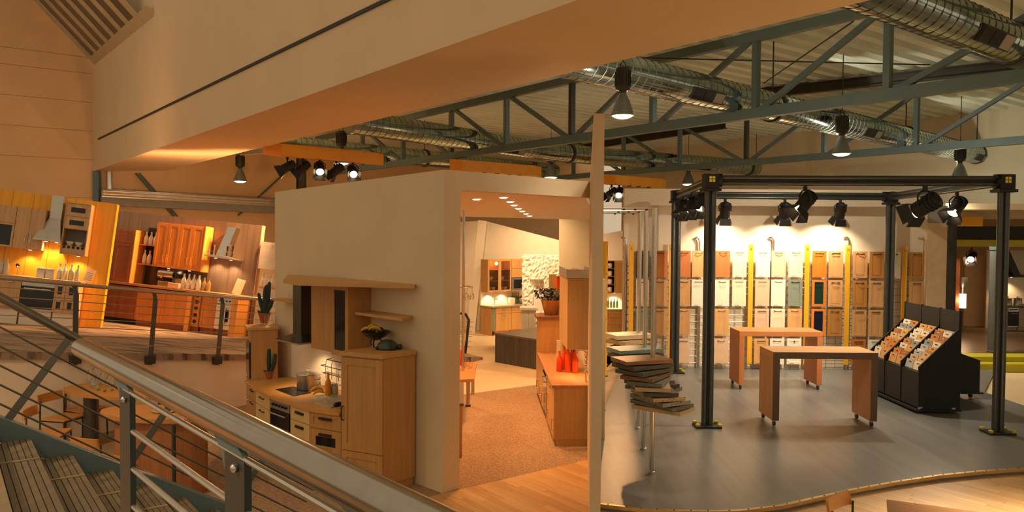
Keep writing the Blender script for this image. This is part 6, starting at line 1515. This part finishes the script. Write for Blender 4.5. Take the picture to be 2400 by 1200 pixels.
bays = [['silver cream', 'pale oak', 'silver pale oak', 'cream orange', 'silver honey', 'grey cream', 'honey orange', 'orange brown', 'brown cream', 'honey silver'],
        ['honey honey', 'orange brown', 'brown honey', 'cream honey', 'orange grey', 'grey cream', 'cream honey', 'cream cream', 'cream honey', 'honey honey'],
        ['cream honey', 'honey honey', 'honey orange', 'orange orange', 'honey honey', 'pale oak', 'brown honey', 'cream honey', 'grey grey', 'cream orange']]
sl_ = math.atan2(zs - zf, xs - 0.05)
for b, bay in enumerate(bays):
    for r, row in enumerate(bay):
        cs = row.split(' ')
        if row == 'pale oak': cs = ['pale oak', 'pale oak']
        elif 'pale' in cs: cs = ['silver', 'pale oak']
        for c in range(2):
            cn = cs[c]; x = 0.05 + (xs - 0.13) * r / 9.3; z = zf - 0.103 + (x - 0.03) * math.tan(sl_) * 0.97
            ya = (b * CW + 0.045 + (1 - c) * 0.265) 
            hh = 0.15 + 0.02 * ((r * 7 + c * 3 + b) % 3)
            M = Matrix.Translation((RX + x, RY + ya, STG + z + 0.004)) @ Matrix.Rotation(R(16), 4, 'Y')
            tt = thing('sample_tile', '%s sample tile, row %s from the front, %s column of the %s rack bay' % (cn, ORD[r], 'near' if c else 'far', ['nearest', 'middle', 'farthest'][b]), 'sample tile', M, 'sample tiles in the black rack')
            MB().box(0, 0.018, 0, 0.25, 0, hh).build('tile', pm('tile_' + cn.replace(' ', '_'), tile_cols[cn], 0.5, var=0.12, scale=14), tt)
            MB().box(-0.006, 0, 0.09, 0.16, hh - 0.05, hh - 0.035).build('handle', M_BLKH if cn != 'brown' else M_INOX, tt)
# rear black cabinet
rB = Z(2303, 937, STG)
x1 = rB.x; y1_ = rB.y + 0.1; xl = RX + xs + 0.05
t = thing('sample_rack', 'black sloping rack behind the tile rack, turned the other way', 'rack', Matrix.Translation((xl, y1_, STG)))
zz1 = D(2303, 845, y1_).z - STG; zz0 = D(2256, 797, y1_).z - STG; wR = x1 - xl
MB().prism_xz([(0, 0.12), (wR, 0.12), (wR, zz1), (0, zz0)], 0, 0.025).build('divider', M_RACK, t); MB().prism_xz([(0, 0.12), (wR, 0.12), (wR, zz1), (0, zz0)], 1.1, 1.125).build('divider', M_RACK, t)
MB().box(wR - 0.02, wR, 0.026, 1.099, 0.12, zz1 - 0.05).build('front_panel', M_RACKF, t); MB().box(0, 0.02, 0.026, 1.099, 0.12, zz0).build('back_panel', M_RACKF, t); MB().box(-0.02, wR + 0.06, -0.03, 1.15, 0.09, 0.118).build('base_board', M_BLACK, t)
for x, y in ((wR - 0.12, 0.08), (0.1, 0.08), (wR - 0.12, 1.0), (0.1, 1.0)): MB().tube([(x - 0.02, y, 0.045), (x + 0.02, y, 0.045)], 0.042, 12).build('caster', M_STEELD, t)

# ================================================================ three poles carrying twisting stacks of worktop slabs
slab_cols = [('brown', (0.30, 0.15, 0.07)), ('charcoal', (0.085, 0.085, 0.075)), ('dark grey', (0.12, 0.12, 0.10)), ('walnut', (0.22, 0.13, 0.07)), ('slate', (0.16, 0.17, 0.155)), ('sand', (0.50, 0.40, 0.24)), ('black granite', (0.07, 0.07, 0.065)), ('speckled yellow', (0.42, 0.32, 0.14)), ('speckled grey', (0.22, 0.22, 0.19)), ('green grey', (0.14, 0.17, 0.14)), ('pale oak', (0.60, 0.42, 0.20)), ('blue grey', (0.24, 0.30, 0.28)), ('cream', (0.72, 0.56, 0.36))]
def granite(name, col):
    if name in MATS: return MATS[name]
    m = bpy.data.materials.new(name); m.use_nodes = True; nt = m.node_tree; b = nt.nodes['Principled BSDF']; _ins(b, 'Roughness', 0.3)
    tc = nt.nodes.new('ShaderNodeTexCoord'); v = nt.nodes.new('ShaderNodeTexVoronoi'); v.inputs['Scale'].default_value = 45
    cr = nt.nodes.new('ShaderNodeValToRGB'); cr.color_ramp.elements[0].position = 0.22; cr.color_ramp.elements[0].color = (0.015, 0.015, 0.012, 1); cr.color_ramp.elements[1].position = 0.3; cr.color_ramp.elements[1].color = (*col, 1)
    nt.links.new(tc.outputs['Object'], v.inputs['Vector']); nt.links.new(v.outputs['Distance'], cr.inputs['Fac']); nt.links.new(cr.outputs[0], b.inputs['Base Color'])
    MATS[name] = m; return m
def slab_stand(idx, fpx, fpy, seq, a0, a1, ztop, zbot, which, top_px):
    f = Z(fpx, fpy, STG)
    tpz = 3.42
    t = thing('slab_stand', '%s chrome pole stand carrying a twisting stack of worktop slabs' % which, 'stand', Matrix.Translation((f.x, f.y, STG)), 'slab stands')
    MB().tube([(0, 0, 0.002), (0, 0, tpz - STG)], 0.032, 14).build('pole', M_INOX, t)
    MB().lathe([(0.04, 0.001), (0.04, 0.03), (0.033, 0.035)], seg=14).build('foot_collar', M_INOXR, t)
    xe = fx0 + 0.115 + (f.y - 7.9) / 3.1 * (fx1 - fx0) if f.y < 11.0 else f.x - 0.6
    MB().tube([(0.03, 0, tpz - STG - 0.01), (xe - f.x, 0, tpz - STG - 0.01)], 0.010, 6).build('wall_rail', M_INOXR, t)
    for k in range(3): MB().box(-0.12 - k * 0.14, -0.09 - k * 0.14, -0.008, 0.008, tpz - STG - 0.035, tpz - STG - 0.01).build('rail_clip', M_STEELD, t)
    n = len(seq); pitch = (ztop - zbot) / n
    MB().lathe([(0.06, zbot - STG - 0.05), (0.06, zbot - STG - 0.001)], seg=14).build('bracket', M_INOXR, t)
    for i, ci in enumerate(seq):
        cn, col = slab_cols[ci]; z = ztop - pitch * (i + 1)
        ang = a0 + (a1 - a0) * i / max(1, n - 1)
        M = Matrix.Translation((f.x, f.y, z)) @ RZ(ang)
        mt = granite('slab_' + cn.replace(' ', '_'), col) if ('speckled' in cn or 'granite' in cn) else pm('slab_' + cn.replace(' ', '_'), col, 0.4, var=0.12, scale=12)
        pl = [(-0.17, -0.22), (0.48, -0.22), (0.48, 0.20), (-0.17, 0.20)]
        o = MB().prism(pl, 0.0, pitch * 0.80).build('worktop_slab', mt)
        tag(o, '%s worktop slab, %s from the top on the %s pole stand' % (cn, ORD[i], which), 'slab', 'worktop slabs on the pole stands').matrix_world = M
slab_stand(0, 1527, 1110, [0, 1, 2, 3, 4, 5, 6, 7, 8, 9, 10], 200, 322, 1.56, 0.92, 'nearest', (1536, 482))
slab_stand(1, 1508, 1054, [11, 2, 3, 0, 1, 4, 2, 6, 9], 200, 318, 1.53, 0.95, 'middle', (1519, 497))
slab_stand(2, 1494, 1005, [12, 10, 3, 0, 2, 1, 4, 3], 200, 315, 1.58, 0.97, 'farthest', (1503, 505))

# ================================================================ door front display on the back wall
DY = DWY - 0.16
def dxz(px, py, y=DY): q = D(px, py, y); return q.x, q.z
M_ROD = pm('grid_rod', (0.42, 0.36, 0.28), 0.35, 0.8)
def grid_frame(i, px0, px1):
    x0, x1 = dxz(px0, 700)[0], dxz(px1, 700)[0]
    t = thing('display_grid', '%s steel rod grid from the left on the door display wall' % ORD[i], 'grid', Matrix.Translation((x0, DWY - 0.06, STG)), 'steel grids behind the door fronts')
    for k in range(15):
        z = 0.12 + k * 0.155; MB().tube([(0, 0, z), (x1 - x0, 0, z)], 0.008, 6).build('rod', M_ROD, t)
    n = 8
    for k in range(n + 1):
        x = (x1 - x0) * k / n; MB().tube([(x, 0.018, 0.002), (x, 0.018, 2.42)], 0.006, 6).build('upright_wire', M_ROD, t)
bounds = [1467, 1640, 1813, 1990, 2167]
for i in range(4): grid_frame(i, bounds[i] + 4, bounds[i + 1] - 4)
for i, px in enumerate(bounds):
    x = dxz(px, 560, DWY - 0.07)[0]; zt = dxz(px, 556, DWY - 0.07)[1]
    t = thing('display_pipe', '%s chrome pipe with bent top from the left on the door display wall' % ORD[i], 'pipe', Matrix.Translation((x, DWY - 0.07, STG)), 'bent chrome pipes of the display')
    h = zt - STG
    MB().tube([(0, 0, 0.002), (0, 0, h - 0.09), (-0.02, 0.0, h - 0.03), (-0.06, 0.01, h), (-0.09, 0.03, h - 0.02), (-0.09, 0.066, h - 0.03)], 0.024, 10).build('pipe', M_INOX, t)
    for k in range(7): MB().lathe([(0.03, 0.2 + k * 0.33), (0.03, 0.225 + k * 0.33)], seg=10).build('clamp', M_INOXR, t)
# yellow number bars
fcurve = {}
def text_part(txt, size, mat, parent, M):
    c = bpy.data.curves.new('number', 'FONT'); c.body = txt; c.size = size; c.align_x = 'CENTER'; c.extrude = 0.001
    o = bpy.data.objects.new('number', c); COL.objects.link(o)
    dg = bpy.context.evaluated_depsgraph_get(); me = bpy.data.meshes.new_from_object(o.evaluated_get(dg)); bpy.data.objects.remove(o)
    me.materials.clear(); me.materials.append(mat); q = put(me, 'number', parent); q.matrix_local = M; return q
for (px, py, pw, num) in ((1480, 572, 11, '5'), (1573, 572, 10, '6'), (1760, 573, 11, '8'), (1892, 574, 11, '9'), (1987, 575, 11, '10'), (2120, 577, 11, '11')):
    x, zt = dxz(px, py); w = pw * 16.7 / 1800
    t = thing('number_bar', 'yellow upright bar with number %s, %s from the left on the door display' % (num, ORD['5 6 8 9 10 11'.split().index(num)]), 'bar', Matrix.Translation((x, DY - 0.03, STG)), 'yellow number bars')
    h = zt - STG
    MB().box(-w / 2, w / 2, 0, 0.03, 0.12, h).build('bar', M_YELLOW, t)
    text_part(num, 0.085, pm('bar_ink', (0.10, 0.05, 0.01), 0.7), t, Matrix.Translation((0, -0.002, h - 0.13)) @ Matrix.Rotation(R(90), 4, 'X'))
    MB().box(-0.01, 0.01, 0.031, 0.125, h * 0.5, h * 0.5 + 0.03).build('mount', M_INOXR, t); MB().box(-0.01, 0.01, 0.031, 0.125, h * 0.2, h * 0.2 + 0.03).build('mount', M_INOXR, t)
C = {'navy': (0.018, 0.024, 0.035), 'rust': (0.55, 0.17, 0.03), 'tan': (0.70, 0.38, 0.14), 'cream': (0.84, 0.74, 0.52), 'white': (0.86, 0.80, 0.64), 'beige': (0.66, 0.52, 0.36), 'orange': (0.74, 0.22, 0.02), 'brown': (0.46, 0.20, 0.04), 'pink': (0.76, 0.50, 0.32), 'sage': (0.22, 0.26, 0.20), 'oak': (0.60, 0.31, 0.11), 'honey': (0.62, 0.33, 0.13)}
for k, c in C.items():
    if k in ('rust', 'tan', 'orange', 'brown', 'oak', 'honey'): wood('front_' + k, c, 0.88)
    else: pm('front_' + k, c, 0.45, var=0.03)
ROWS = [(587, 650), (655, 718), (723, 787), (793, 854)]
cols = {  # left px, right px : styles per row  (colour, style, handle)
    (1491, 1521): ['navy flat bow', 'pink flat bow', 'sage flat bow', None],
    (1531, 1564): ['rust flat bow', 'oak flat bow', 'oak flat bow', None],
    (1590, 1618): ['rust flat bow', 'oak flat bow', 'oak flat bow', 'pink flat bar'],
    (1622, 1654): ['tan flat bow', 'white flat bar', None, None],
    (1677, 1710): ['rust flat bow', 'white flat bow', 'tan flat bow', 'pink flat bow'],
    (1717, 1749): ['cream flat bar', 'cream flat bar', None, None],
    (1771, 1804): ['white flat bow', 'pink flat bar', 'pink shaker bar', 'tan shaker bar'],
    (1808, 1841): ['beige flat bow', 'white flat bow', 'cream arch bow', 'white arch bow'],
    (1848, 1881): ['cream flat bow', 'sage shaker bow', 'tan flat bow', 'white shaker knob'],
    (1904, 1936): ['orange shaker bar', 'orange glass:green bar', 'orange glass:navy bar', None],
    (1942, 1975): ['tan shaker bar', 'tan arch bow', 'brown arch bow', None],
    (1999, 2032): ['honey arch bow', 'brown arch bow', 'oak shaker bar', 'rust shaker bar'],
    (2038, 2071): ['brown arch bow', 'honey shaker bar', 'honey shaker bar', 'white flat bar'],
    (2090, 2110): ['white flat knob', None, None, None],
    (2132, 2165): ['brown arch bow', 'honey arch bow', None, None]}
PG = {'green': pm('pane_green', (0.01, 0.035, 0.025), 0.2, var=0), 'navy': pm('pane_navy', (0.01, 0.014, 0.03), 0.2, var=0)}
RW = ['top', 'second', 'third', 'bottom']
for ci, ((pa, pb), items) in enumerate(cols.items()):
    for r, it in enumerate(items):
        if not it: continue
        cn, st_, hk = it.split(' ')
        sh = -4.0 * r * (1.0 if ci > 2 else 0.6) + 0
        x0, z1 = dxz(pa + sh * 0.35 - r * 1.0 + r, ROWS[r][0]); x1, z0 = dxz(pb + sh * 0.35, ROWS[r][1]); x1 = max(x1, x0 + 0.18)
        x0 = dxz(pa + sh * 0.35, ROWS[r][0])[0]
        if ci > 8: z0 -= 0.012 * (ci - 8) * 0.5; z1 -= 0.012 * (ci - 8) * 0.5
        style = st_.split(':')[0]
        word = {'flat': 'plain', 'shaker': 'framed', 'arch': 'arched-panel', 'glass': 'glazed'}[style]
        t = thing('door_front', '%s %s cupboard door sample, %s row, column %s from the left' % (cn, word, RW[r], ORD[ci]), 'door sample', Matrix.Translation((x0, DY, z0)), 'cupboard door samples on the display wall')
        mt = MATS['front_' + cn]
        front(t, Matrix.Identity(4), style, 0, x1 - x0, 0, z1 - z0, 0.0, mt, hk, M_HN if cn not in ('navy',) else M_INOX, 'door_leaf', PG.get(st_.split(':')[1]) if ':' in st_ else None, w=0.055)
        MB().box((x1 - x0) / 2 - 0.05, (x1 - x0) / 2 + 0.05, 0.001, (0.05 if pa == 1622 else 0.093), (z1 - z0) * 0.75, (z1 - z0) * 0.75 + 0.02).build('hanger', M_INOXR, t)
        MB().box((x1 - x0) * 0.2, (x1 - x0) * 0.5, -0.022, -0.0205, 0.02, 0.032).build('name_tag', pm('tag_grey', (0.30, 0.24, 0.17), 0.6), t)
# beige board and dark column right of the display
y = 16.95
x0, x1 = D(2173, 640, y).x, D(2218, 640, y).x
t = thing('beige_board', 'tall plain beige board at the right end of the door display', 'board', Matrix.Translation((x0, y, 0)))
MB().box(0, x1 - x0, 0, 0.04, D(2190, 752, y).z, D(2190, 523, y).z).build('panel', pm('board_beige', (0.66, 0.48, 0.30), 0.6), t)
MB().box(0, x1 - x0, 0.0, 0.04, D(2190, 522, y).z, D(2190, 482, y).z).build('top_panel', M_GREY, t)
MB().box(0.08, x1 - x0 - 0.08, 0.041, 0.10, STG, D(2190, 752, y).z + 0.3).build('stand', M_STEELD, t)
x0, x1 = D(2221, 640, 17.95).x, D(2241, 640, 17.95).x
tag(MB().box(x0, x1, 17.95, 18.2, STG if False else 0.0, D(2230, 505, 17.95).z).build('dark_column', pm('column_charcoal', (0.05, 0.046, 0.04), 0.7)), 'dark rectangular column beside the beige board', 'column')
# yellow ladder posts just behind the fin wall
for k, (px, py0, py1, d) in enumerate(((1416, 945, 566, 13.0), (1422, 868, 566, 16.1))):
    a = D(px, py1, d); b = D(px - 3, py0, d)
    t = thing('ladder_post', ['nearer', 'farther'][k] + ' yellow peg post beside the white fin wall', 'post', Matrix.Translation((a.x, d, STG)), 'yellow peg posts')
    MB().box(-0.03, 0.03, 0, 0.09, 0.02, a.z - STG).build('post', M_YELLOW, t)
    for j in range(9): MB().tube([(-0.045, 0.02, 0.25 + j * 0.26), (0.06, 0.02, 0.25 + j * 0.26)], 0.010, 6).build('peg', M_INOX, t)
    MB().box(-0.05, 0.05, -0.02, 0.11, 0.001, 0.02).build('foot', M_STEELD, t)
# ================================================================ showroom niche on the far right
y = 21.0
P = lambda px, py, yy=21.0: D(px, py, yy)
x0 = P(2240, 545).x
t = thing('black_beam', 'black horizontal fascia beam of the far right niche', 'beam', Matrix.Translation((x0, y, P(2300, 562).z)))
MB().box(0, 9, 0, 0.25, 0, P(2300, 530).z - P(2300, 562).z).build('fascia', M_BLACK, t)
tag(MB().box(0, 9, 0.02, 0.22, 0, P(2300, 562).z - P(2300, 578).z).build('green_band', M_YGREEN), 'yellow green band under the black fascia beam', 'band').matrix_world = Matrix.Translation((x0, y, P(2300, 578).z - 0.003))
a = P(2240, 530, 20.3); b = P(2304, 508, 20.3)
tag(MB().box(a.x, b.x, 20.3, 20.65, a.z, b.z).build('yellow_lamp_box', M_YELLOW), 'small yellow box above the black fascia beam', 'ceiling box')
for k, px in enumerate((2249, 2262, 2276)): 
    q = P(px, 530, 20.45); tag(MB().lathe([(0.04, -0.05), (0.04, 0.0)], q, 10).build('lamp_socket', M_BLACK), '%s dark socket under the small yellow box' % ORD[k], 'socket', 'sockets under the small yellow box')
# curb
c0 = Z(2295, 873, 0)
t = thing('curb', 'yellow green two-step curb of the far right niche', 'curb', Matrix.Translation((c0.x, c0.y, 0)))
MB().box(0, 5, 0, 0.35, 0, 0.19).build('lower_step', M_YGREEN, t); MB().box(-0.3, 5, 0.36, 0.9, 0, 0.30).build('upper_step', M_YGREEN, t)
struct(MB().box(x0 - 1.2, 26, c0.y + 0.92, 26, 0.0, 0.26).build('floor_niche', wood('niche_floor', (0.20, 0.115, 0.06), 0.8, axis=0, rough=0.35)))
ND = 0.26
# pillars
for k, (px0, px1, yy, lab) in enumerate(((2319, 2346, 18.6, 'round grey pillar behind the right front post of the stage frame'),)):
    q0 = D(px0, 700, yy); q1 = D(px1, 700, yy); r = (q1.x - q0.x) / 2
    t = thing('pillar', lab, 'pillar', Matrix.Translation(((q0.x + q1.x) / 2, yy, ND)))
    MB().lathe([(r * 1.1, 0.001), (r * 1.1, 0.05), (r, 0.06), (r, P(2330, 578, yy).z - ND)], seg=20).build('shaft', pm('pillar_grey', (0.14, 0.15, 0.14), 0.5), t); MB().lathe([(r * 1.1, P(2330, 578, yy).z - ND - 0.08), (r * 1.1, P(2330, 578, yy).z - ND)], seg=20).build('cap', M_STEEL, t)
# track spot
q = P(2268, 574, 21.3)
t = thing('track_spot', 'glowing track spot inside the far right niche', 'spotlight', Matrix.Identity(4))
MB().tube([q + V((0.12, 0, 0)), q + V((0.12, 0, -0.22))], 0.012, 6).build('stem', M_BLACK, t)
c, f = spot_head(t, q + V((0.12, 0, -0.15)), (-0.6, -0.7, -0.4), 1, 1.0)
o = lamp_spot(f + V((-0.5, 0.4, -0.2)) * 0.1, f + V((-0.6, 3.0, -1.6)), 120, HALO, 90, 0.7, 0.05); o.parent = t
# inner partition and wall lamp cabinet
a = P(2262, 600, 24.0); b = P(2282, 790, 24.0)
tag(MB().box(a.x, P(2320, 600, 24).x + 0.6, 24.0, 24.1, ND, P(2290, 600, 24.0).z).build('niche_partition', M_WALL), 'plain beige partition inside the far right niche', 'partition')
t = thing('tall_cabinet', 'narrow dark cabinet with a glowing lower shelf in the far right niche', 'cabinet', Matrix.Translation((P(2237, 600, 22.0).x, 22.0, ND)))
w = P(2251, 600, 22.0).x - P(2237, 600, 22.0).x
MB().box(0, w, 0, 0.4, 0, P(2240, 605, 22.0).z - ND).build('body', M_CHD, t)
t = thing('wall_lantern', 'glowing cylinder lamp in the far right niche', 'lamp', Matrix.Translation(P(2255, 722, 22.2)))
MB().lathe([(0.10, 0), (0.10, 0.42)], seg=14).build('shade', emi('lantern_glow', (1.0, 0.70, 0.40), 2.2), t); MB().lathe([(0.12, 0.421), (0.05, 0.60), (0.12, 0.75), (0.12, 0.9)], seg=14).build('bracket', M_INOXR, t)
lamp_point(P(2258, 705, 21.9), 12, HALO, 0.1)
# kitchen at the picture edge
y = 23.0
KE = frame((P(2362, 800, y).x, y, ND), (1, 0, 0))
zc = P(2380, 718, y).z - ND
t = thing('built_in_oven', 'steel built-in oven at the right picture edge', 'oven', KE)
MB().box(0, 0.30, 0.02, 0.6, 0.1, zc - 0.04).build('body', M_INOXR, t); MB().box(0.01, 0.29, 0.06, 0.6, 0, 0.1).build('plinth', M_GREY, t); oven(t, Matrix.Identity(4), 0, 0.30, 0.14, zc - 0.04, 0.02)
cabinet(KE, 'base_cabinet', 'grey beige base cabinet at the right picture edge', 0.31, 1.6, 0, 0.6, 0, zc - 0.04, pm('grey_beige_front', (0.40, 0.33, 0.22), 0.5), [fr('flat', (0.31, 0.95), (0.1 + 0.24 * k, 0.335 + 0.24 * k), n='drawer', h='bar') for k in range(3)], 0.1)
tag(MB().box(-0.02, 1.6, -0.03, 0.6, 0, 0.04).build('worktop', M_STEELD), 'dark worktop at the right picture edge', 'worktop').matrix_world = KE @ TR(0, 0, zc - 0.039)
t = thing('slanted_hood', 'dark slanting cooker hood at the right picture edge', 'hood', KE @ TR(0.25, 0.2, P(2390, 650, y).z - ND))
MB().hexa([(-0.25, -0.15, 0), (0.6, -0.15, 0), (0.6, 0.4, 0), (-0.25, 0.4, 0)], [(-0.25, -0.15, 0.05), (0.6, -0.15, 0.05), (0.6, 0.4, 0.05), (-0.25, 0.4, 0.05)]).build('canopy', M_STEELD, t)
MB().hexa([(0.0, 0.0, 0.051), (0.22, 0.0, 0.051), (0.22, 0.4, 0.051), (0.0, 0.4, 0.051)], [(-0.30, 0.1, 0.80), (-0.08, 0.1, 0.80), (-0.08, 0.4, 0.80), (-0.30, 0.4, 0.80)]).build('chimney', M_STEELD, t)
under_light(KE, 0.25, 0.3, P(2390, 650, y).z - ND - 0.002, 40, 'puck lamp under the dark slanting hood', 'puck lamps of the far right niche')
tag(MB().box(-0.3, 1.6, 0.61, 0.66, 0, 2.4).build('backsplash', M_WHITE), 'warm lit wall panel behind the dark slanting hood', 'backsplash').matrix_world = KE
for k in range(2):
    t = thing('cooking_pot', ['left', 'right'][k] + ' steel pot on the worktop at the right picture edge', 'pot', KE @ TR(0.12 + 0.30 * k, 0.25, zc + 0.002), 'pots of the far right niche')
    MB().lathe([(0.11, 0), (0.12, 0.01), (0.12, 0.22), (0.125, 0.23)], seg=18).build('body', M_INOX, t); MB().lathe([(0.125, 0.231), (0.03, 0.25), (0.03, 0.28), (0, 0.285)], seg=18).build('lid', M_INOX, t)

# ================================================================ cafe chair and table at the bottom right
q = Z(2030, 1172, 0.75)
qa, qb, qc = Z(2078, 1170, 0.75), Z(2300, 1200, 0.75), Z(2010, 1200, 0.75)
u = (qb - qa).normalized(); v = V((u.y, -u.x, 0))
t = thing('cafe_table', 'square wooden cafe table at the bottom right edge', 'table', frame((qa.x, qa.y, 0.013), u))
MB().box(0, 0.95, -0.95, 0, 0.70, 0.737).build('tabletop', wood('cafe_wood', (0.30, 0.13, 0.045), 0.85, axis=0), t, 0.004)
for x, yy in ((0.06, -0.06), (0.89, -0.06), (0.06, -0.89), (0.89, -0.89)): MB().box(x - 0.025, x + 0.025, yy - 0.025, yy + 0.025, 0.0, 0.70).build('leg', MATS['cafe_wood'], t)
q = Z(1998, 1163, 0.80)
chair('wooden cafe chair beside the square table at the bottom right edge', Matrix.Translation((q.x + 0.05, q.y - 0.15, 0.013)) @ RZ(42), 'cafe chairs')
